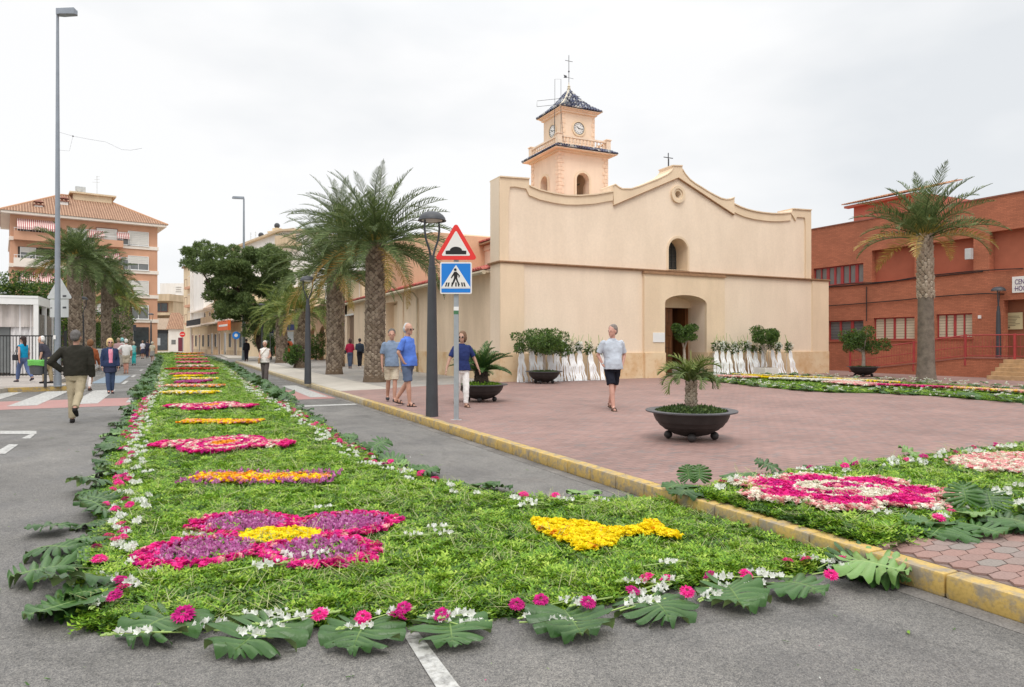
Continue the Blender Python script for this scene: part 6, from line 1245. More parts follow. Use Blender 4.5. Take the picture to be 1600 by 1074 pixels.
def gerbera(c, c2, seed=0, r_=.052):
    rd = random.Random(seed); m = MB(); nn = 0
    for ly, (n, rr_, z) in enumerate(((22, 1., .012), (18, .78, .022), (12, .45, .03))):
        for i in range(n):
            a = 6.283 * i / n + rd.uniform(-.06, .06) + ly; R_ = r_ * rr_ * rd.uniform(.9, 1.06); w = R_ * 3.0 / n; cc, s = math.cos(a), math.sin(a); zz = z + rd.uniform(-.004, .008)
            m.add([(cc * .01, s * .01, z), (cc * R_ * .7 - s * w, s * R_ * .7 + cc * w, zz), (cc * R_, s * R_, zz - .004), (cc * R_ * .7 + s * w, s * R_ * .7 - cc * w, zz)], [(0, 3, 2, 1)])
    me = m.mesh('gerbera', 'petal_' + c, fix=False); return me
GER = [gerbera('pink', 0, 1), gerbera('magenta', 0, 2), gerbera('pink', 0, 3), gerbera('rose', 0, 4)]

def hbar(cols, w=None):
    return lambda x, y, r: (cols, r.integers(0, len(cols), len(x)) if w is None else r.choice(len(cols), len(x), p=w))
main = thing('flower_carpet', 'long green flower carpet down the middle of the road, edged with monstera leaves', 'flower carpet', (.8, 8., 0.)); MO = (.8, 8., 0.)
EL = [(-.42, 4.35), (-.48, 5.2), (-.52, 6.2), (-.62, 8.5), (-.74, 11.5), (-.8, 18), (-.9, 30), (-1.15, 56), (-1.5, 85), (-3.2, 112)]
ER = [(2.5, 7.3), (2.32, 8.6), (2.28, 10.3), (2.42, 16.8), (2.65, 28), (3.2, 51), (2.9, 75), (1.8, 95), (-.8, 118)]
FRT = [(4.16, 3.32), (3.5, 3.36), (2.7, 3.5), (2.05, 3.45), (1.5, 3.6), (1.0, 3.74), (.5, 4.0), (0, 4.2)]
BCK = [(4.16, 5.35), (3.6, 5.6), (3.1, 5.85), (2.78, 6.4)]
mp_ = EL + ER[::-1] + BCK[::-1] + FRT
def lerp_edge(E, s):
    for a, b in zip(E, E[1:]):
        l = math.dist(a, b)
        if s <= l: t = s / l; return (a[0] + (b[0] - a[0]) * t, a[1] + (b[1] - a[1]) * t), math.atan2(b[0] - a[0], b[1] - a[1])
        s -= l
    return None, None
def elen(E): return sum(math.dist(a, b) for a, b in zip(E, E[1:]))
m = MB(); m.plate([[(x - MO[0], y - MO[1]) for x, y in mp_]], .001, .022, 'xy'); m.build('green_bed', 'green_base', main)
inner = mp_
fill_green('greenery', main, MO, inner, 0, 2300, 1., .028)
# --- border of leaves, gladioli and gerberas along an edge; side +1: outside lies to the left of travel
NLF = [0]
def border(par, org, E, z, side, leaf_step=.27, s0=0., s1=None, far=34, glad=True, jit=.08, inset=.0, dens_g=.2, ger=.5, gs=.85):
    s = s0; s1 = s1 or elen(E); rd = random.Random(int(E[0][0] * 10) + 5)
    while s < s1:
        p, h = lerp_edge(E, s)
        if p is None: break
        d = math.hypot(*p); out = h - math.pi / 2 * side; ox, oy = math.sin(out), math.cos(out)
        for row in range(2 if rd.random() < .2 else 1):
            off = .02 + row * .12 + rd.uniform(-.05, .07) - inset; sc_ = rd.uniform(.58, .9); up = rd.random() < .12
            place_leaf(par, org, p[0] + ox * off, p[1] + oy * off, z + .04 + .03 * row + (.06 if up else 0), out + rd.uniform(-.6, .6), sc_, (-.03 if not up else .45) + rd.uniform(-.08, .1), roll=rd.uniform(-.2, .2), me=MONL if rd.random() < .09 else None); NLF[0] += 1
        s += leaf_step * rd.uniform(.75, 1.3)
    s = s0
    while glad and s < s1:
        p, h = lerp_edge(E, s)
        if p is None: break
        out = h - math.pi / 2 * side; inn = rd.uniform(.06, .30); x, y = p[0] - math.sin(out) * inn, p[1] - math.cos(out) * inn
        link('gladiolus', rd.choice(GLD), par, (x - org[0], y - org[1], z + .055 - org[2]), (rd.uniform(-.05, .1), rd.uniform(-.3, .3), -h + rd.uniform(-.5, .5) + (math.pi if rd.random() < .5 else 0)), rd.uniform(.75, 1.05) * gs)
        if rd.random() < ger: link('gerbera', rd.choice(GER[:3] if rd.random() < .85 else GER), par, (p[0] - math.sin(out) * rd.uniform(-.02, .2) - org[0], p[1] - math.cos(out) * rd.uniform(-.02, .2) - org[1], z + .085 - org[2]), (rd.uniform(-.5, .5), rd.uniform(-.5, .5), rd.uniform(0, 6)), rd.uniform(.8, 1.15))
        s += dens_g * rd.uniform(.6, 1.4)
border(main, MO, EL, 0, 1, .27, s0=.35, s1=17, dens_g=.125, ger=.6, gs=.74)
border(main, MO, [(2.78, 6.4)] + ER, 0, -1, .28, s0=.0, s1=12, dens_g=.16, ger=.6, gs=.74)
border(main, MO, BCK, 0, -1, .42, s0=.35, dens_g=.3, ger=.5, inset=-.02)
border(main, MO, FRT, 0, -1, 9., s0=.1, dens_g=.13, ger=.35, glad=True, gs=.72)
# far part of both borders
pts = []; rot = []; scl = []; idx = []
for E, sd_, sa_ in ((EL, 1, 17), ([(2.78, 6.4)] + ER, -1, 12)):
    s = sa_
    while s < elen(E):
        p, h = lerp_edge(E, s)
        if p is None: break
        out = h - math.pi / 2 * sd_
        for _ in range(3): o_ = random.uniform(-.14, .22); pts.append((p[0] + math.sin(out) * o_ - MO[0], p[1] + math.cos(out) * o_ - MO[1], .04 + random.uniform(0, .16))); rot.append((random.uniform(-.3, .8), random.uniform(-.5, .5), -out + random.uniform(-.8, .8))); scl.append(random.uniform(.5, .85)); idx.append(random.randrange(6))
        s += .24
gn_scatter('monstera_leaves', pts, rot, scl, idx, MON, main)
pts = []; rot = []; scl = []; idx = []
for E, sd_, sa_ in ((EL, 1, 17), ([(2.78, 6.4)] + ER, -1, 12)):
    s = sa_
    while s < elen(E):
        p, h = lerp_edge(E, s)
        if p is None: break
        out = h - math.pi / 2 * sd_; o_ = random.uniform(.05, .35); pts.append((p[0] - math.sin(out) * o_ - MO[0], p[1] - math.cos(out) * o_ - MO[1], .07)); rot.append((0, random.uniform(-.3, .3), random.uniform(0, 6.28))); g3 = random.random() < .3; scl.append(.75 if not g3 else 1.2); idx.append(random.randrange(5) if not g3 else 5 + random.randrange(2)); s += .11
gn_scatter('border_flowers', pts, rot, scl, idx, GLD + GER[:2], main)
# front row, leaf by leaf as they lie in the photo: (px, py, heading in the picture 0 = towards the camera, scale)
cam_h = YAW
for px, py, hd, s, tl, ro in [(108, 960, -38, 1.05, 0, .1), (262, 985, -12, 1.1, 0, 0), (409, 998, -4, 1.08, .05, .0), (568, 1000, 0, .98, 0, 0), (703, 992, 6, .95, 0, .05), (888, 980, 10, 1.02, 0, -.1), (1022, 957, 6, .86, 0, 0), (1143, 940, 4, .92, 0, .05), (1240, 928, 28, .85, .05, 0), (1372, 905, 48, .9, 0, .1), (75, 905, -62, 1.0, 0, 0), (92, 868, -75, .85, 0, .1), (150, 940, -48, .9, .1, 0), (85, 835, -80, .8, .1, .1), (1330, 893, 70, .9, .1, .3), (1395, 885, 60, .62, .9, -.3)]:
    x, y = G(px, py - 6, .03); place_leaf(main, MO, x, y, .075 if tl < .5 else .12, math.pi + YAW - R(hd + random.uniform(-9, 9)), (s * random.uniform(.78, .95), s * random.uniform(.80, 1.0), s * random.uniform(.6, 1.3)), -.04 + tl + random.uniform(0, .06), roll=ro + random.uniform(-.08, .08), me=MON[int(px) % 6]); NLF[0] += 1
x, y = G(1350, 895, .06); place_leaf(main, MO, x, y, .12, math.pi + YAW - R(58), 1.0, .1, me=MONL)
for px, py in ((287, 968), (690, 968), (180, 938), (567, 973), (845, 945), (918, 949), (1073, 932), (1165, 905), (500, 968), (631, 958), (1298, 905), (807, 952)):
    x, y = G(px, py, .08); link('gerbera', random.choice(GER[:3]), main, (x - MO[0], y - MO[1], .10), (R(28), random.uniform(-.2, .2), -YAW), 1.25 if px == 287 else .95)
# --- motifs of the main carpet
def rotc(x, y, cx, cy, a=YAW): dx, dy = x - cx, y - cy; return dx * math.cos(a) - dy * math.sin(a), dx * math.sin(a) + dy * math.cos(a)   # camera-square axes: right, away
qc = G(436, 843, .05)
def four_petals(x, y, r):
    u_, v_ = rotc(x, y, *qc); pick = np.full(len(x), -1)
    for sx, sy in ((1, 1), (-1, 1), (1, -1), (-1, -1)):
        cx_, cy_ = sx * .41, sy * .36; a = R(22) * sx * sy; du, dv = u_ - cx_, v_ - cy_; p = du * math.cos(a) + dv * math.sin(a); q_ = -du * math.sin(a) + dv * math.cos(a); e = np.sqrt((p / .42) ** 2 + (q_ / .33) ** 2) + r.normal(0, .08, len(x))
        pick = np.where(e < .80, np.where(r.random(len(x)) < .5, 2, -1), pick); ed = (e >= .80) & (e < 1.03) & (r.random(len(x)) < .75); pick = np.where(ed, r.choice([0, 0, 1, 3], len(x)), pick)
    e = np.sqrt((u_ / .30) ** 2 + (v_ / .20) ** 2) + r.normal(0, .05, len(x)); pick = np.where(e < 1, 4, pick); return ('pink', 'magenta', 'purple', 'rose', 'yellow'), np.where((pick == 3) & (r.random(len(x)) < .6), 0, pick)
def purp(fn):
    def g_(x, y, r):
        c, p = fn(x, y, r); return c, p
    return g_
flowers('four_petal_motif', main, MO, four_petals, qc[0] - 1.4, qc[0] + 1.4, qc[1] - 1.4, qc[1] + 1.4, .062, 2500, 1.05, label='four petals of purple flowers edged in pink around a yellow heart')
tri = [(325, 435), (400, 437), (500, 443), (560, 450), (610, 470), (660, 468), (700, 462), (755, 460), (765, 440), (790, 435), (810, 450), (850, 475), (895, 490), (895, 502), (850, 500), (800, 480), (740, 485), (660, 490), (640, 520), (570, 545), (510, 550), (480, 520), (400, 495), (350, 465)]
tw_ = [G(700 + x / 2.4756, 640 + y / 2.4756, .08) for x, y in tri]
flowers('yellow_motif', main, MO, lambda x, y, r: (('yellow', 'orange'), np.where(inpoly(x + r.normal(0, .012, len(x)), y, tw_), np.where(r.random(len(x)) < .96, 0, 1), -1)), min(p[0] for p in tw_) - .05, max(p[0] for p in tw_) + .05, min(p[1] for p in tw_) - .05, max(p[1] for p in tw_) + .05, .08, 2600, 1.0, label='bright yellow fish shaped motif')
def ell_bar(pxl, pxr, py, hd, fn, name, label, dens=1100, size=1., lev=.07):
    c = G((pxl + pxr) / 2, py, lev); Dc = F * (EYE - lev) / (py - 537); hw = (pxr - pxl) / 2 / F * Dc
    lev = lev + .0022 * Dc
    def f(x, y, r):
        u_, v_ = rotc(x, y, *c); return fn(u_ / hw, v_ / hd, r)
    flowers(name, main, MO, f, c[0] - hw - hd, c[0] + hw + hd, c[1] - hw - hd, c[1] + hw + hd, lev, dens, size, label=label)
def bar_or(u_, v_, r):
    n = len(u_); e = np.abs(v_) + r.normal(0, .12, n); h = .55 + .45 * (1 - np.abs(np.sin((u_ + .2) * 1.6))); inn = (e < .62 * h) & (np.abs(u_) < .84); out = (e < 1.0) & (np.abs(u_) < 1 - .1 * r.random(n)); return ('orange', 'yellow', 'rose', 'purple'), np.where(inn, r.choice([0, 1, 1, 2], n, p=[.45, .2, .2, .15]), np.where(out & (r.random(n) < .22), 3, -1))
ell_bar(285, 532, 750, .33, bar_or, 'orange_bar_motif', 'orange and yellow bar fringed with purple', 1800)
def rosette(u_, v_, r):
    n = len(u_); c = np.sqrt((u_ / .55) ** 2 + v_ ** 2); w = (np.abs(u_) < 1) & (np.abs(v_) < .42 * (1 - .5 * np.abs(u_)) + .08); tip = (np.abs(u_) > .84) & w; core = c < .3
    ring = (c < .62) & (c > .45) | (c > .88) & (c < 1.); pick = np.where(c < 1, np.where(ring, r.choice([0, 1], n), r.choice([2, 3, 0], n, p=[.45, .35, .2])), np.where(w, r.choice([2, 3, 0], n, p=[.4, .3, .3]), -1)); pick = np.where(core, 4, pick); pick = np.where(tip, 0, pick); return ('pink', 'magenta', 'rose', 'cream', 'orange'), pick
ell_bar(243, 455, 697, .78, rosette, 'pink_rosette_motif', 'pink and white rosette with side wings', 1300, 1.05)
ell_bar(284, 406, 662, .22, lambda u_, v_, r: (('yellow', 'orange', 'rose'), np.where((np.abs(u_) < 1) & (np.abs(v_) < 1), r.choice([0, 0, 1, 2], len(u_)), -1)), 'yellow_bar_motif', 'narrow yellow bar beyond the pink rosette', 1500, 1.05)
ell_bar(262, 398, 637.5, .85, rosette, 'pink_rosette_motif', 'second pink rosette, further away', 900, 1.25)
def plainbar(cs): return lambda u_, v_, r: (cs, np.where((np.abs(u_) < 1) & (np.abs(v_) < 1 + r.normal(0, .1, len(u_))), r.integers(0, len(cs), len(u_)), -1))
for i, (a, b, py, hd, cs, nm_) in enumerate([(256, 336, 616.5, .35, ('cream', 'yellow'), 'yellow and cream'), (258, 346, 606, .35, ('orange', 'rose', 'cream'), 'orange and cream'), (282, 320, 599.5, .6, ('magenta', 'purple'), 'purple'), (276, 336, 595, .4, ('cream', 'yellow'), 'cream and yellow'), (278, 312, 590.5, .4, ('yellow',), 'yellow'), (273, 334, 587, .5, ('magenta', 'rose', 'pink'), 'pink'), (264, 336, 579, .5, ('redf',), 'deep red'), (280, 330, 575, .5, ('rose', 'cream'), 'pale pink'), (284, 318, 569, .9, ('rose', 'pink'), 'pink and white'), (284, 314, 564, 1.2, ('rose', 'orange', 'pink'), 'salmon'), (286, 308, 559, 1.6, ('orange', 'rose'), 'orange'), (286, 306, 555, 2.2, ('orange', 'yellow', 'redf'), 'farthest orange')]):
    ell_bar(a, b, py, hd, plainbar(cs), 'bar_motif', nm_ + ' flower bar across the carpet', 420 if i < 7 else 160, 1.7 if i < 7 else 3.)
# loose gladioli lying round the first motif
for px, py, a in ((470, 800, 60), (355, 893, 70), (440, 885, 40), (255, 842, 80), (610, 838, 95), (640, 828, 85), (655, 834, 100), (470, 884, -40), (1005, 885, 80)):
    x, y = G(px, py, .08); link('gladiolus', random.choice(GLD), main, (x - MO[0], y - MO[1], .075), (0, random.uniform(-.3, .3), -YAW - R(a)), random.uniform(.6, .85))
# --- plaza branch of the carpet
bo = (8., 4.3, PV); br = thing('flower_carpet', 'second flower carpet on the red plaza, running off to the right beyond the yellow kerb', 'flower carpet', bo)
BF = [(4.37, 3.22), (4.9, 3.18), (5.6, 3.22), (7, 3.3), (9, 3.3), (13, 3.4)]; BB = [(4.37, 5.0), (5.3, 5.12), (7, 5.2), (10.3, 5.3), (14, 5.4)]
poly = BF + BB[::-1]; m = MB(); m.plate([[(x - bo[0], y - bo[1]) for x, y in poly]], .012, .03, 'xy'); m.build('green_bed', 'green_base', br)
fill_green('greenery', br, bo, poly, PV, 2300, 1., .03)
border(br, bo, BB, PV, 1, .34, s0=.15, s1=8, dens_g=.22, ger=.45); border(br, bo, BF, PV, -1, .5, s0=.8, s1=6, dens_g=.22, ger=.4)
for px, py, hd, s, tl in [(1487, 815, -20, .95, 0), (1475, 838, -60, .8, 0), (1530, 838, 20, .7, 0), (1570, 825, 30, .95, 0), (1452, 830, -50, .7, .1), (1548, 808, 160, .6, .8), (1590, 832, 10, .8, .1)]:
    x, y = G(px, py, PV); place_leaf(br, bo, x, y, PV + .07 + .06 * tl, math.pi + YAW - R(hd), s, -.03 + tl, me=MON[int(px) % 6])
x, y = G(1512, 822, PV); place_leaf(br, bo, x, y, PV + .1, math.pi + YAW, .6, .2, me=MONL); x, y = G(1508, 808, PV); place_leaf(br, bo, x, y, PV + .16, YAW + .2, .5, 1.3)
for dx in (-8, 9): x, y = G(1084 + dx, 762, PV); place_leaf(br, bo, x, y, PV + .12, YAW + (.2 if dx > 0 else -.2), .42, 1.35)
for px, py, hd in ((1062, 768, -60), (1075, 775, -40)): x, y = G(px, py, PV); place_leaf(br, bo, x, y, PV + .06, math.pi + YAW - R(hd), .62, 0)
hc = G(1316, 773, PV + .05)
def swirl(x, y, r):
    u_, v_ = rotc(x, y, *hc); n = len(x); rr_ = np.sqrt((u_ / .92) ** 2 + (v_ / .72) ** 2); a = np.arctan2(v_ / .72, u_ / .92); pet = np.abs(np.cos(a * 3.5 + .4)) ** .5; lim = .62 + .40 * pet; w = r.normal(0, .03, n)
    spiral = np.sin(a * 2 + rr_ * 9) > .1; pick = np.where(rr_ + w < .42, np.where(spiral, 2, r.choice([0, 1, 3], n, p=[.4, .3, .3])), -1); mid = (rr_ + w >= .42) & (rr_ + w < lim); pick = np.where(mid, np.where(rr_ > lim - .12, r.choice([1, 2], n), np.where(rr_ < .48, 2, 0)), pick); pick = np.where((pick == 0) & (r.random(n) < .3), 3, pick); return ('pink', 'rose', 'cream', 'magenta'), pick
flowers('pink_flower_motif', br, bo, swirl, hc[0] - 1.1, hc[0] + 1.1, hc[1] - 1.1, hc[1] + 1.1, PV + .07, 2100, 1.1, label='large pink and white seven petalled flower')
h2 = G(1590, 727, PV + .05); flowers('pale_pink_motif', br, bo, lambda x, y, r: (('rose', 'cream'), np.where(np.hypot((x - h2[0]) / .85, (y - h2[1]) / .5) + r.normal(0, .06, len(x)) < 1, r.integers(0, 2, len(x)), -1)), h2[0] - 1, h2[0] + 1, h2[1] - .8, h2[1] + .8, PV + .07, 1500, 1.1, label='pale pink motif at the right edge')
# --- third carpet, in front of the church door
co_ = (20., 16., PV); c3 = thing('flower_carpet', 'far flower carpet with white, yellow and pink stripes crossing the plaza to the church', 'flower carpet', co_)
NE = [G(px, py, PV) for px, py in ((1095, 594), (1180, 604), (1240, 610), (1300, 614), (1380, 615), (1470, 620), (1540, 626), (1620, 632))]; FE = [G(px, py, PV) for px, py in ((1100, 589), (1180, 589), (1250, 590), (1310, 594), (1400, 598), (1500, 604), (1560, 608), (1620, 613))]
poly = NE + FE[::-1]; m = MB(); m.plate([[(x - co_[0], y - co_[1]) for x, y in poly]], .005, .03, 'xy'); m.build('green_bed', 'green_base', c3)
fill_green('greenery', c3, co_, poly, PV, 1500, .8, .012, zamp=.01)
def stripe(cs, px0_, px1_, pys, hw, nm_):
    P0 = [G(px0_ + (px1_ - px0_) * i / (len(pys) - 1), py, PV) for i, py in enumerate(pys)]; Pn = P0; n = 1500; r = np.random.default_rng(int(px0_)); k_ = r.uniform(0, len(Pn) - 1.001, n); i_ = k_.astype(int); fr_ = k_ - i_; A0 = np.array(Pn)[i_]; B0 = np.array(Pn)[i_ + 1]; P_ = A0 + (B0 - A0) * fr_[:, None] + r.uniform(-hw, hw, (n, 2))
    prot = sum((BL[c] for c in cs), []); gn_scatter('flower_stripe', np.stack([P_[:, 0] - co_[0], P_[:, 1] - co_[1], np.full(n, .11)], 1), np.stack([r.normal(0, .3, n), r.normal(0, .3, n), r.uniform(0, 6, n)], 1), np.full(n, 1.8), r.integers(0, len(prot), n), prot, c3, label=nm_)
stripe(('rose', 'cream'), 1125, 1170, (592, 594), .3, 'pale pink patch at the near end'); stripe(('yellow',), 1165, 1218, (592, 596), .13, 'yellow stripe'); stripe(('cream', 'white'), 1215, 1330, (596, 601), .32, 'white stripe'); stripe(('rose', 'cream'), 1318, 1350, (603, 606), .5, 'rose patch'); stripe(('pink', 'magenta', 'rose'), 1352, 1500, (606, 609, 612.5), .17, 'bright pink stripe'); stripe(('cream', 'yellow', 'rose'), 1490, 1620, (612, 616, 620), .22, 'mixed stripe')
stripe(('cream', 'yellow'), 1150, 1400, (589.5, 595, 603), .14, 'thin cream stripe')
pts = []; rot = []; scl = []; idx = []
for E in (NE, FE):
    s = 0
    while s < elen(E):
        p, h = lerp_edge(E, s)
        if p is None: break
        for _ in range(4): pts.append((p[0] + random.uniform(-.3, .3) - co_[0], p[1] + random.uniform(-.3, .3) - co_[1], .05 + random.uniform(0, .12))); rot.append((random.uniform(-.2, .35), random.uniform(-.3, .3), random.uniform(0, 6.28))); scl.append(random.uniform(.35, .65)); idx.append(random.choice((0, 1, 2, 6, 7, 8, 6, 7, 8)))
        s += .26
gn_scatter('leaf_border', pts, rot, scl, idx, MON + GLD[:3], c3)
# --- scraps of green, petals and stalks dropped on the asphalt and plaza
r = np.random.default_rng(5); n = 900; x_ = r.uniform(-3, 4.1, n); y_ = r.uniform(1.5, 14, n); out_ = ~inpoly(x_, y_, mp_); keep = out_ & (r.random(n) < .16 + .84 * np.exp(-np.minimum(np.abs(x_ + .6), np.minimum(np.abs(x_ - 2.6), np.abs(y_ - 3.5))) * 2.2))
x_, y_ = x_[keep], y_[keep]; n = len(x_); bits = []
for i, mt in enumerate(('fern_green', 'fern_dark', 'petal_pink', 'petal_white')): 
    m = MB(); [m.add([(0 + a, 0, .004), (.016 + a, .004, .008), (.024 + a, .016, .004), (.006 + a, .012, .006)], [(0, 1, 2, 3)]) for a in ((0, .02, -.014) if i < 2 else (0,))]; bits.append(m.mesh('scrap', mt, fix=False))
o = gn_scatter('fallen_scraps', np.stack([x_, y_, np.full(n, .006)], 1), np.stack([r.normal(0, .1, n), r.normal(0, .1, n), r.uniform(0, 6.28, n)], 1), .25 + .9 * r.random(n) ** 2, r.choice(4, n, p=[.45, .35, .12, .08]), bits); tag(o, 'scraps of green leaf and petals scattered on the asphalt round the carpet', 'scraps')
# ================================================================== PEOPLE
VOX = [.012]
def cone(m, a, b, r0, r1, n=12, flat=False):
    a, b = Vector(a), Vector(b); d = (b - a).normalized()
    if flat: m.tube([a, b], [r0, r1], n)
    else: m.tube([a - d * r0 * .8, a - d * r0 * .45, a, b, b + d * r1 * .45, b + d * r1 * .8], [r0 * .5, r0 * .87, r0, r1, r1 * .87, r1 * .5], n)
def loft(m, rings, n=16):
    o = len(m.v)
    for (cx_, cy_, z, rx, ry) in rings:
        for j in range(n):
            a = 6.2832 * j / n; c, s = math.cos(a), math.sin(a); c = math.copysign(abs(c) ** .85, c); s = math.copysign(abs(s) ** .85, s); m.v.append((cx_ + rx * c, cy_ + ry * s, z))
    for i in range(len(rings) - 1):
        for j in range(n): m.f.append((o + i * n + j, o + i * n + (j + 1) % n, o + (i + 1) * n + (j + 1) % n, o + (i + 1) * n + j))
    m.f.append(tuple(o + j for j in reversed(range(n)))); m.f.append(tuple(o + (len(rings) - 1) * n + j for j in range(n)))
def remesh(m, name, mat, parent, vox, smooth=4, scale=1., wr=0.):
    me = m.mesh('tmp', mat); o = bpy.data.objects.new('tmp', me); COL.objects.link(o)
    rm = o.modifiers.new('r', 'REMESH'); rm.mode = 'VOXEL'; rm.voxel_size = vox; rm.use_smooth_shade = True; sm_ = o.modifiers.new('s', 'SMOOTH'); sm_.factor = .5; sm_.iterations = smooth
    if wr:
        tx2 = bpy.data.textures.new('fold', 'CLOUDS'); tx2.noise_scale = .11; dm = o.modifiers.new('d', 'DISPLACE'); dm.texture = tx2; dm.strength = wr * 1.7; dm.mid_level = .5; tx2.noise_depth = 3
    dg = bpy.context.evaluated_depsgraph_get(); dg.update(); nm_ = bpy.data.meshes.new_from_object(o.evaluated_get(dg)); bpy.data.objects.remove(o); nm_.name = name
    if scale != 1: nm_.transform(Matrix.Scale(scale, 4))
    return link(name, nm_, parent)
def heading(loc, rel):       # rel: 0 = facing the camera, 180 = walking away, 90 = facing picture right
    a = math.atan2(-loc[0], -loc[1]); return a - R(rel)      # compass heading of the gaze
def person(loc, rel, Ht, label, legs=((8, 5), (-8, 8)), arms=('down', 'down'), top=('short', (.3, .3, .35)), bottom=('trousers', (.3, .25, .2)), shoes=((.02, .02, .02), 'shoe'), hair=('short', (.2, .15, .1)), sk=(.60, .35, .26), belly=0., lean=0., turn=0., glasses=False, vox=None, fem=False, extras=(), group=None, scale_w=1., collar=None):
    far = math.hypot(loc[0], loc[1]); vox = vox or (.011 if far < 22 else .016 if far < 32 else .026); k_ = Ht / 1.75
    hd = heading(loc, rel); t = thing('person', label, 'person', loc, -hd, group)
    hx = .085; hip_z = .92; J = {}
    sideL = []
    for s, (a, b) in zip((-1, 1), legs):
        h = Vector((s * hx, 0, 0)); kn = h + Vector((-s * .045, math.sin(R(a)), -math.cos(R(a)))) * .43; an = kn + Vector((-s * .03, math.sin(R(a - b)), -math.cos(R(a - b)))) * .42; sideL.append((h, kn, an, a - b))
    low = min(l[2].z - (.0 if l[3] > -25 else .03) for l in sideL); HZ = -low + .075
    for i, s in enumerate((-1, 1)):
        h, kn, an, sa_ = sideL[i]; J[s] = [v + Vector((0, 0, HZ)) for v in (h, kn, an)] + [sa_]
    def body(v):              # upper body: lean forward about the hips
        v = Vector(v); d = v.z - hip_z; v.z += HZ - hip_z
        if lean: c, s2 = math.cos(R(lean)), math.sin(R(lean)); z_ = d * c - v.y * s2; y_ = d * s2 + v.y * c; v.y = y_; v.z = HZ + z_
        return v
    sw = (.185 if not fem else .165) * scale_w
    A = {}
    for s, kind in zip((-1, 1), arms):
        sh = (s * sw, 0, 1.40)
        el, wr_, hnd = {'down': ((s * (sw + .045), -.02, 1.12), (s * (sw + .055), .03, .87), (s * (sw + .05), .05, .80)),
                       'fwd': ((s * (sw + .05), .05, 1.13), (s * (sw + .06), .20, .92), (s * (sw + .05), .24, .86)),
                       'back': ((s * (sw + .06), -.12, 1.14), (s * (sw + .08), -.16, .89), (s * (sw + .08), -.17, .82)),
                       'out': ((s * (sw + .13), .0, 1.14), (s * (sw + .22), .03, .90), (s * (sw + .24), .05, .83)),
                       'pocket': ((s * (sw + .085), -.07, 1.15), (s * (sw + .005), .02, .935), (s * .135, .045, .86)),
                       'hip': ((s * (sw + .20), -.06, 1.17), (s * (sw + .02), .02, 1.0), (s * (sw - .05), .0, .97)),
                       'fold': ((s * (sw + .05), .02, 1.13), (s * .10, .20, 1.08), (s * .02, .22, 1.09)),
                       'bagh': ((s * (sw + .04), .02, 1.13), (s * (sw - .02), .17, 1.05), (s * (sw - .07), .21, 1.06))}[kind]
        A[s] = [body(p) for p in (sh, el, wr_, hnd)]
    m = MB()
    w = scale_w; bl_ = belly
    loft(m, [(*body((0, .0, z)).xy, body((0, y, z)).z, rx * w, ry) for z, rx, ry, y in ((.84, .13, .10, 0), (.92, .158, .115, 0), (1.05, .14, .105, 0), (1.22, .16, .115, 0), (1.36, .155, .10, 0), (1.42, .11, .075, 0), (1.46, .07, .06, 0))])
    nb = body((0, -.01, 1.42)); hc_ = body((0, .015, 1.60)); cone(m, nb, hc_, .054 if not fem else .046, .050)
    Rt = Matrix.Rotation(-R(turn), 3, 'Z'); hb = body((0, .01, 1.545)); H = lambda x, y, z: hb + Rt @ Vector((x, y, z)) * 1.12
    f0 = len(m.v); m.ball((0, -.005, .115), (.073, .092, .092), 20); m.ball((0, .022, .045), (.056, .066, .062), 16); m.ball((0, .03, .085), (.062, .066, .05), 14); m.ball((0, .096, .068), (.013, .018, .020), 8); m.ball((0, .09, .09), (.010, .012, .022), 8)
    m.ball((.073, 0, .075), (.011, .02, .032), 8); m.ball((-.073, 0, .075), (.011, .02, .032), 8); m.ball((0, .082, .10), (.045, .012, .008), 8); m.ball((0, .083, .028), (.024, .010, .012), 8); m.ball((0, .07, .0), (.03, .02, .018), 8)
    for i in range(f0, len(m.v)): m.v[i] = tuple(H(*m.v[i]))
    for s in (-1, 1):
        h, kn, an, sa_ = J[s]; cone(m, h, kn, .085, .055); cone(m, kn, kn.lerp(an, .35), .052, .056); cone(m, kn.lerp(an, .3), an, .055, .036)
        pitch = R(min(0, sa_ + 20) * (1.0 if sa_ < -25 else 0)); fd = Vector((s * .12, math.cos(pitch), math.sin(pitch))).normalized(); heel = an + Vector((0, -.03, -.04)); cone(m, heel, an + fd * .12 + Vector((0, 0, -.052)), .034, .026); cone(m, an, an + fd * .09 + Vector((0, 0, -.045)), .036, .028)
        J[s].append(fd); sh, el, wr_, hd_ = A[s]; cone(m, sh + Vector((-s * .02, 0, -.01)), el, .045 if not fem else .040, .038); cone(m, el, wr_, .040, .026)
        dd = (hd_ - wr_).normalized(); sdv = Vector((0, 1, 0)); sdv = (sdv - dd * sdv.dot(dd)).normalized(); nrm = dd.cross(sdv); pc = wr_ + dd * .05
        for q_ in (-.024, -.008, .008, .024):
            cone(m, wr_ + dd * .02 + sdv * q_ * .8, wr_ + dd * .085 + sdv * q_, .013, .012, 8); L_3 = .075 - abs(q_ - .008) * .7; b1 = wr_ + dd * .09 + sdv * q_ * 1.15; b2 = b1 + dd * L_3 * .55; b3 = b2 + (dd * .8 - nrm * s * .5).normalized() * L_3 * .5; cone(m, b1, b2, .0095, .0088, 8); cone(m, b2, b3, .0088, .0075, 8)
        tb2 = wr_ + dd * .03 + sdv * .026; cone(m, tb2, tb2 + (dd * .7 + sdv * .6).normalized() * .06, .012, .009, 8)
    sc_ = k_; remesh(m, 'body', skin(sk), t, vox, 2, sc_)
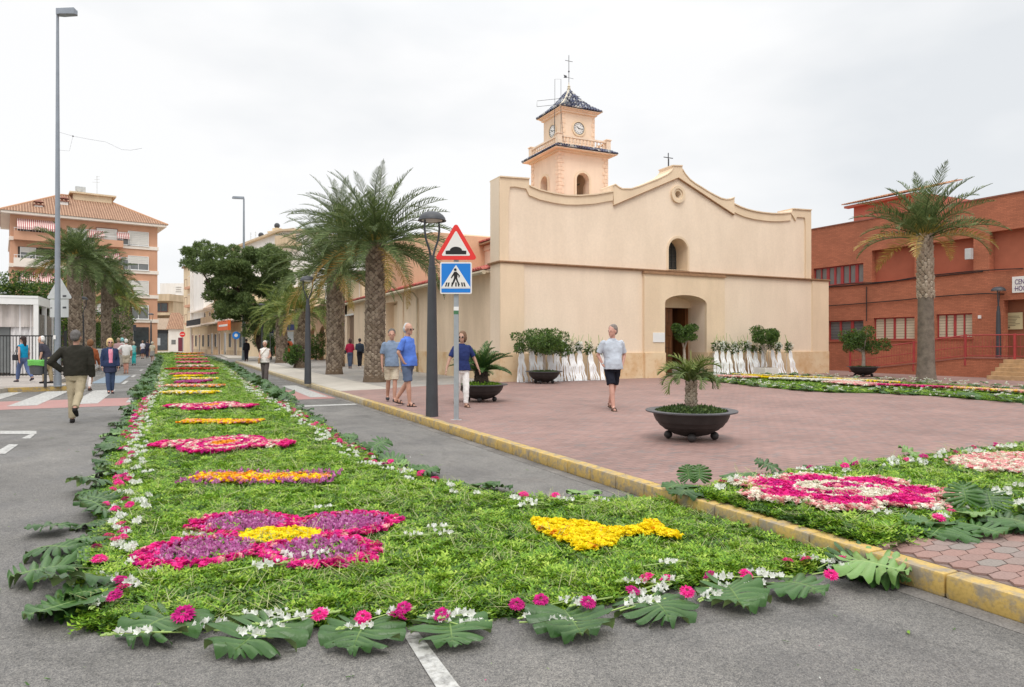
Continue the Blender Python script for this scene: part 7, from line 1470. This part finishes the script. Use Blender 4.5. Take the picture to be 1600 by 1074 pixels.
    # ---- eyes, mouth
    if far < 30:
        e = MB()
        if not glasses:
            for s in (-1, 1): f0 = len(e.v); e.ball((s * .028, .088, .088), (.011, .006, .006), 8)
        else:
            for s in (-1, 1): e.ball((s * .030, .092, .086), (.026, .010, .019), 10)
            e.box(-.06, .06, .088, .094, .092, .098); e.box(-.075, -.07, .0, .09, .088, .096); e.box(.07, .075, .0, .09, .088, .096)
        e.v = [tuple(H(*v) * sc_) for v in e.v]; e.build('sunglasses' if glasses else 'eyes', 'black', t)
        e = MB(); e.ball((0, .0925, .028), (.022, .003, .0035), 8); e.v = [tuple(H(*v) * sc_) for v in e.v]; e.build('mouth', M('lip', (.36, .13, .11), .6), t)
    # ---- hair
    style, hc2 = hair; hm = MB()
    if style == 'short': hm.ball((0, -.016, .130), (.079, .094, .088), 18); hm.ball((0, -.05, .085), (.072, .06, .075), 14)
    elif style == 'bald': hm.ball((0, -.04, .092), (.078, .068, .085), 16); hm.ball((0, -.03, .14), (.068, .07, .075), 14); hm.ball((.05, -.01, .09), (.028, .035, .03), 10); hm.ball((-.05, -.01, .09), (.028, .035, .03), 10)
    elif style == 'bob': hm.ball((0, -.02, .125), (.086, .10, .098), 18); hm.ball((0, -.05, .06), (.092, .07, .10), 16); hm.ball((.072, -.0, .055), (.022, .045, .08), 10); hm.ball((-.072, -.0, .055), (.022, .045, .08), 10)
    elif style == 'long': hm.ball((0, -.02, .125), (.083, .10, .095), 18); hm.ball((0, -.07, .02), (.07, .05, .15), 14); hm.ball((0, -.085, -.08), (.05, .035, .09), 12)
    elif style == 'bun': hm.ball((0, -.02, .125), (.082, .10, .092), 18); hm.ball((0, -.11, .14), (.045, .04, .045), 12); hm.ball((0, -.05, .07), (.07, .06, .06), 12)
    elif style == 'curly': hm.ball((0, -.02, .125), (.092, .105, .10), 18); hm.ball((0, -.05, .08), (.095, .07, .085), 16)
    if hm.v: hm.v = [tuple(H(*v)) for v in hm.v]; remesh(hm, 'hair', M('hair_%02x%02x' % (int(hc2[0] * 255), int(hc2[2] * 255)), hc2, .75, .3, 30., bump=.4, bs=60), t, max(.008, vox * .8), 2, sc_, .012)
    # ---- lower garment
    kind, bc_ = bottom; lg = MB()
    loft(lg, [(*body((0, .0, z)).xy, body((0, 0, z)).z, rx * w, ry) for z, rx, ry in ((.80, .15, .115), (.90, .175, .13), (1.0, .160, .12 + bl_ * .4), (1.06, .152, .115 + bl_ * .4))])
    for s in (-1, 1):
        h, kn, an, _a, _b = J[s]; hh = h + Vector((0, 0, -.02))
        if kind == 'shorts': cone(lg, hh, h.lerp(kn, .90), .098, .092, 16, True)
        elif kind == 'trousers': cone(lg, hh, kn, .095, .072, 14, True); cone(lg, kn + (h - kn).normalized() * .03, an + (kn - an).normalized() * .01, .073, .062, 14, True); lg.ball(tuple(kn), .071, 12)
        elif kind == 'slim': cone(lg, hh, kn, .097, .075, 14, True); cone(lg, kn + (h - kn).normalized() * .03, kn.lerp(an, .4), .075, .072, 14, True); cone(lg, kn.lerp(an, .37), an + (kn - an).normalized() * .02, .072, .052, 14, True); lg.ball(tuple(kn), .073, 12)
        elif kind == 'wide': cone(lg, hh, kn, .10, .085, 14, True); cone(lg, kn + (h - kn).normalized() * .03, an, .086, .095, 14, True); lg.ball(tuple(kn), .083, 12)
    if kind == 'skirt': loft(lg, [(0, .0, HZ - .42, .20, .17), (0, 0, HZ - .2, .19, .155), (0, 0, HZ, .175, .13)])
    if kind == 'short_skirt': 
        loft(lg, [(0, .0, HZ - .25, .19, .16), (0, 0, HZ - .1, .185, .145), (0, 0, HZ, .172, .13)])
    remesh(lg, {'skirt': 'skirt', 'shorts': 'shorts'}.get(kind, 'trousers'), fab(bc_), t, vox, 3, sc_, .014)
    if kind == 'short_skirt':
        lg = MB(); 
        for s in (-1, 1): h, kn, an, _a, _b = J[s]; cone(lg, h, kn, .092, .073, 14, True); cone(lg, kn, kn.lerp(an, .4), .073, .072, 14, True); cone(lg, kn.lerp(an, .37), an + (kn - an).normalized() * .02, .072, .052, 14, True); lg.ball(tuple(kn), .073, 12)
        remesh(lg, 'leggings', fab((.05, .075, .14)), t, vox, 3, sc_, .01)
    # ---- upper garment
    sl, tcq = top[:2]; hem = .86 if sl != 'jacket' else .90; ug = MB()
    cw_ = (.172 if not fem else .155) * w; base = [(hem, .182 * w, .135 + bl_ * .75, .02 + bl_ * .5), (.98, .172 * w, .135 + bl_, .01 + bl_ * .6), (1.08, .163 * w if not fem else .148 * w, .130 + bl_ * .9, bl_ * .5), (1.2, cw_ + .012, .133 + bl_ * .3, .005), (1.30, cw_ + .016, .130, .005), (1.385, cw_ + .008, .108, 0), (1.43, .140 * w, .092, -.005), (1.465, .095, .076, -.01), (1.49, .068, .066, -.012)]
    if sl == 'jacket': base = [(z, rx + .022, ry + .022, y) for z, rx, ry, y in base]
    loft(ug, [(body((0, y, z)).x, body((0, y, z)).y, body((0, y, z)).z, rx, ry) for z, rx, ry, y in base], 20)
    th = .012 if sl == 'jacket' else 0
    for s in (-1, 1):
        sh, el, wr_, hd_ = A[s]; ug.ball(tuple(sh + Vector((-s * .012, 0, .0))), .060 + th if sl != 'none' else .046, 12)
        if sl == 'short': cone(ug, sh, sh.lerp(el, .82), .058, .066, 14, True)
        elif sl in ('long', 'jacket'): cone(ug, sh, el, .064 + th, .055 + th, 14, True); ug.ball(tuple(el), .054 + th, 12); cone(ug, el, wr_ + (el - wr_).normalized() * .0, .055 + th, .042 + th, 14, True)
    remesh(ug, {'jacket': 'jacket', 'long': 'jacket'}.get(sl, 'shirt'), fab(tcq), t, vox, 3, sc_, .016)
    if len(top) > 2:      # open jacket shows a shirt panel in front
        pn = MB(); loft(pn, [(body((0, y + .012, z)).x, body((0, y + .022, z)).y, body((0, y, z)).z, rx * .52, ry + th - .004) for z, rx, ry, y in base[1:7]], 16); remesh(pn, 'shirt', fab(top[2]), t, vox, 2, sc_, .006)
    # ---- shoes
    (shc, shk) = shoes; so_ = MB()
    for s in (-1, 1):
        h, kn, an, _a, fd = J[s]; heel = an + Vector((0, -.035, -.045)); toe = an + fd * .15 + Vector((0, 0, -.055)); up = Vector((0, 0, 1)); pv_ = fd.cross(up).normalized()
        if shk == 'shoe': cone(so_, heel, an + fd * .05 + Vector((0, 0, -.045)), .042, .046); cone(so_, an + fd * .05 + Vector((0, 0, -.045)), toe, .046, .030); so_.tube([an + Vector((0, 0, -.03)), an + Vector((0, 0, .0))], [.045, .042], 10)
        elif shk == 'heel': cone(so_, heel + Vector((0, .0, .02)), toe, .032, .028); so_.tube([heel + Vector((0, -.01, .0)), heel + Vector((0, -.015, -.045))], [.02, .01], 8); so_.tube([an + Vector((0, 0, -.05)), an + Vector((0, 0, .03))], [.042, .044], 10)
        else:
            q_ = len(so_.v); c1 = heel + Vector((0, -.01, -.022)); c2 = toe + fd * .012 + Vector((0, 0, -.018)); so_.tube([c1 - fd * .01, c1, (c1 + c2) / 2, c2, c2 + fd * .015], [.02, .036, .043, .044, .02], 10)
            for i in range(q_, len(so_.v)): v = so_.v[i]; bz = (c1.z if abs(v[1] - c1.y) < abs(v[1] - c2.y) else c2.z); so_.v[i] = (v[0], v[1], bz + (v[2] - bz) * .3)
            for tt in (.35, .7): 
                c = c1.lerp(c2, tt); so_.tube([c + pv_ * .046, c + pv_ * .03 + up * .055, c + up * .07, c - pv_ * .03 + up * .055, c - pv_ * .046], .009, 6)
            if shk == 'sandal': so_.tube([an + pv_ * .042 + Vector((0, 0, -.01)), an + fd * .045, an - pv_ * .042 + Vector((0, 0, -.01)), an - fd * .045 + Vector((0, 0, -.01)), an + pv_ * .042 + Vector((0, 0, -.01))], .009, 6)
    if shk in ('shoe', 'heel'): remesh(so_, 'shoes', fab(shc), t, max(vox * .7, .008), 2, sc_)
    else: so_.xf(Matrix.Scale(sc_, 4)); so_.build('sandals', fab(shc), t)
    for ex in extras:
        if ex == 'bag':
            b = MB(); c = body((.21, .05, .95)); b.box(c.x - .04, c.x + .05, c.y - .10, c.y + .12, c.z - .13, c.z + .10, .02); b.tube([c + Vector((0, 0, .1)), body((.12, .15, 1.2)), body((-.08, .12, 1.45)), body((-.14, .0, 1.47)), body((-.05, -.14, 1.3)), body((.15, -.12, 1.05)), c + Vector((0, -.05, .1))], .010, 6); b.xf(Matrix.Scale(sc_, 4)); b.build('shoulder_bag', fab((.33, .22, .13)), t)
        if ex == 'backpack': b = MB(); c = body((0, -.20, 1.2)); b.box(c.x - .14, c.x + .14, c.y - .07, c.y + .07, c.z - .22, c.z + .2, .05); b.xf(Matrix.Scale(sc_, 4)); b.build('backpack', fab((.03, .04, .06)), t)
        if ex == 'handbag': b = MB(); c = body((-.27, .02, .98)); b.box(c.x - .05, c.x + .05, c.y - .13, c.y + .13, c.z - .12, c.z + .1, .03); b.tube([c + Vector((0, -.08, .1)), body((-.2, 0, 1.42)), c + Vector((0, .08, .1))], .01, 6); b.xf(Matrix.Scale(sc_, 4)); b.build('handbag', fab((.03, .03, .035)), t)
        if ex == 'watch': sh, el, wr_, hd_ = A[1]; b = MB(); d_ = (el - wr_).normalized(); b.tube([wr_ + d_ * .03, wr_ + d_ * .05], .031, 12); b.xf(Matrix.Scale(sc_, 4)); b.build('watch', 'sign_back', t)
        if ex == 'scarf': b = MB(); b.tube([body((-.05, .085, 1.45)), body((-.03, .145, 1.37)), body((0, .165, 1.31)), body((.03, .145, 1.37)), body((.05, .085, 1.45))], .004, 6); b.xf(Matrix.Scale(sc_, 4)); b.build('necklace', 'sign_white', t)
        if ex == 'collar': b = MB(); c = body((0, -.0, 1.475)); b.lathe([(.070, -.004), (.080, -.014), (.066, .016), (.058, .016)], 16, tuple(c)); b.xf(Matrix.Scale(sc_, 4)); b.build('collar', fab(tcq), t)
    return t
def at(px, py, z): x, y = G(px, py, z); return (x, y, z)
GH = (.22, .20, .19); WH = (.62, .60, .57)
person(at(957, 641, PV), 22, 1.80, 'man in pale grey shirt and black shorts crossing the plaza with hands in pockets', ((-12, 16), (15, 6)), ('pocket', 'pocket'), ('short', (.46, .50, .56)), ('shorts', (.015, .016, .025)), ((.10, .07, .05), 'sandal'), ('short', (.20, .17, .15)), (.66, .36, .28), .045, 0, 60, extras=('watch', 'collar'), scale_w=1.10)
person(at(637, 635, PV), 62, 1.84, 'grey haired man in bright blue tee and blue shorts with sunglasses', ((-8, 26), (7, 4)), ('pocket', 'pocket'), ('short', (.10, .20, .62)), ('shorts', (.115, .15, .235)), ((.02, .015, .015), 'flipflop'), ('bald', (.50, .49, .48)), (.60, .33, .24), .03, 0, 10, True, scale_w=1.08)
person(at(612, 628, PV), 12, 1.74, 'man in washed blue polo and beige shorts half behind the man in blue', ((8, 6), (-10, 12)), ('down', 'down'), ('short', (.20, .26, .36)), ('shorts', (.60, .52, .40)), ((.035, .035, .04), 'shoe'), ('short', (.10, .09, .08)), (.60, .32, .23), .02, 0, 10, extras=('collar',))
person(at(722, 636, PV), 20, 1.66, 'woman in navy tee and white trousers half hidden behind the sign post', ((12, 8), (-14, 16)), ('out', 'out'), ('short', (.025, .038, .13)), ('slim', (.80, .78, .76)), ((.12, .07, .045), 'flipflop'), ('bob', (.16, .09, .05)), (.62, .37, .27), .0, 0, 35, True, fem=True, scale_w=1.08)
person(at(414, 599, 0), -8, 1.64, 'woman in white vest and taupe trousers with a tan shoulder bag walking on the road', ((10, 6), (-8, 12)), ('bagh', 'bagh'), ('none', (.80, .76, .72)), ('wide', (.115, .095, .09)), ((.25, .12, .07), 'flipflop'), ('short', (.55, .50, .44)), (.60, .34, .24), .015, 0, 0, fem=True, extras=('bag',), scale_w=1.08)
person(at(119, 660, 0), 172, 1.78, 'man seen from behind in dark brown jacket and khaki trousers, hand on hip', ((-3, 2), (-20, 42)), ('hip', 'down'), ('jacket', (.030, .028, .022)), ('trousers', (.37, .31, .21)), ((.018, .016, .016), 'shoe'), ('short', (.12, .11, .105)), (.52, .28, .20), .02, 0, 15, scale_w=1.12, extras=('collar',))
person(at(172, 615, 0), 8, 1.68, 'blonde woman in denim jacket and pink top with sunglasses, facing the camera', ((2, 2), (10, 4)), ('down', 'down'), ('long', (.03, .045, .10), (.68, .24, .34)), ('short_skirt', (.035, .04, .075)), ((.015, .012, .02), 'heel'), ('bob', (.62, .46, .22)), (.66, .38, .28), .01, 0, 0, True, fem=True, extras=('scarf',), scale_w=1.08)
person(at(141, 611, 0), 165, 1.66, 'woman in rust brown jacket and pale trousers behind the man in the dark jacket', ((10, 8), (-12, 16)), ('down', 'fwd'), ('long', (.26, .075, .03)), ('slim', (.62, .58, .56)), ((.10, .06, .05), 'shoe'), ('curly', (.17, .075, .03)), (.58, .33, .25), 0, 4, 0, fem=True)
person(at(36, 597, PV), 215, 1.68, 'dark haired woman in sleeveless turquoise top and jeans by the garden wall', ((20, 8), (-20, 22)), ('back', 'down'), ('none', (.01, .27, .48)), ('slim', (.10, .14, .27)), ((.06, .05, .06), 'shoe'), ('long', (.035, .02, .018)), (.58, .33, .24), .0, 0, -10, fem=True, extras=('handbag',), scale_w=1.05)
person(at(76, 599, PV), 245, 1.70, 'white haired man in dark polo and khaki trousers stooping behind the litter bin', ((14, 12), (-2, 6)), ('fwd', 'fwd'), ('short', (.05, .048, .065)), ('trousers', (.36, .29, .18)), ((.02, .018, .018), 'shoe'), ('bald', (.72, .71, .69)), (.62, .35, .27), .01, 22, 0)
person(at(547, 576, PV), 178, 1.66, 'person in red jacket and jeans with dark bag standing by the church side wall', ((3, 2), (-3, 3)), ('pocket', 'fold'), ('long', (.30, .015, .05)), ('slim', (.06, .08, .13)), ((.02, .02, .03), 'shoe'), ('bob', (.06, .03, .025)), extras=('handbag',), fem=True)
person(at(562, 575, PV), 185, 1.68, 'person in dark jacket and black trousers with pale shoes beside the one in red', ((2, 2), (-4, 3)), ('fold', 'down'), ('long', (.035, .05, .075)), ('slim', (.02, .02, .025)), ((.6, .6, .6), 'shoe'), ('short', (.02, .018, .02)), extras=('backpack',))
person(at(197, 584, 0), 190, 1.76, 'white haired man in white shirt and khaki shorts further up the road', ((3, 2), (-3, 3)), ('hip', 'down'), ('short', (.66, .64, .62)), ('shorts', (.44, .38, .29)), ((.22, .12, .08), 'shoe'), ('short', (.6, .58, .55)), (.55, .27, .2), .03, scale_w=1.12)
person((*atD(185, 39), PV), 175, 1.70, 'person in pale pink top just behind the man in white shirt', ((3, 2), (-3, 3)), ('down', 'down'), ('short', (.62, .40, .40)), ('trousers', (.5, .46, .42)), hair=('short', (.45, .33, .22)))
person((*atD(191, 42), PV), 175, 1.72, 'person with pale turquoise hat among the people on the left', ((3, 2), (-3, 3)), ('down', 'down'), ('short', (.5, .48, .46)), ('trousers', (.4, .36, .32)), hair=('curly', (.25, .52, .52)))
person((*atD(209, 49), 0), 200, 1.66, 'woman in teal top and teal trousers on the road', ((3, 2), (-5, 3)), ('down', 'fwd'), ('none', (.20, .50, .50)), ('slim', (.04, .42, .42)), hair=('short', (.5, .42, .32)), fem=True)
person((*atD(223, 64), PV), 200, 1.66, 'person in white blouse and dark skirt far up the left kerb', ((3, 2), (-5, 3)), ('down', 'fwd'), ('short', (.62, .6, .66)), ('skirt', (.04, .04, .07)), hair=('short', (.2, .12, .08)), fem=True)
person((*atD(230, 66), PV), 190, 1.72, 'person in dark clothes far up the left kerb', ((3, 2), (-5, 3)), ('down', 'down'), ('long', (.04, .04, .06)), ('slim', (.03, .03, .05)), hair=('short', (.05, .04, .04)))
person(at(238, 565, 0), 185, 1.68, 'person in beige top and grey skirt walking up the far road', ((6, 2), (-8, 6)), ('down', 'down'), ('short', (.62, .56, .44)), ('skirt', (.36, .34, .33)), hair=('curly', (.6, .55, .45)), sk=(.6, .3, .25), fem=True)
person(at(385, 565, PV), 200, 1.74, 'person in black beside the tall thin pole at the far corner', ((3, 2), (-5, 3)), ('down', 'down'), ('long', (.02, .02, .025)), ('slim', (.015, .015, .02)), hair=('short', (.04, .03, .03)))
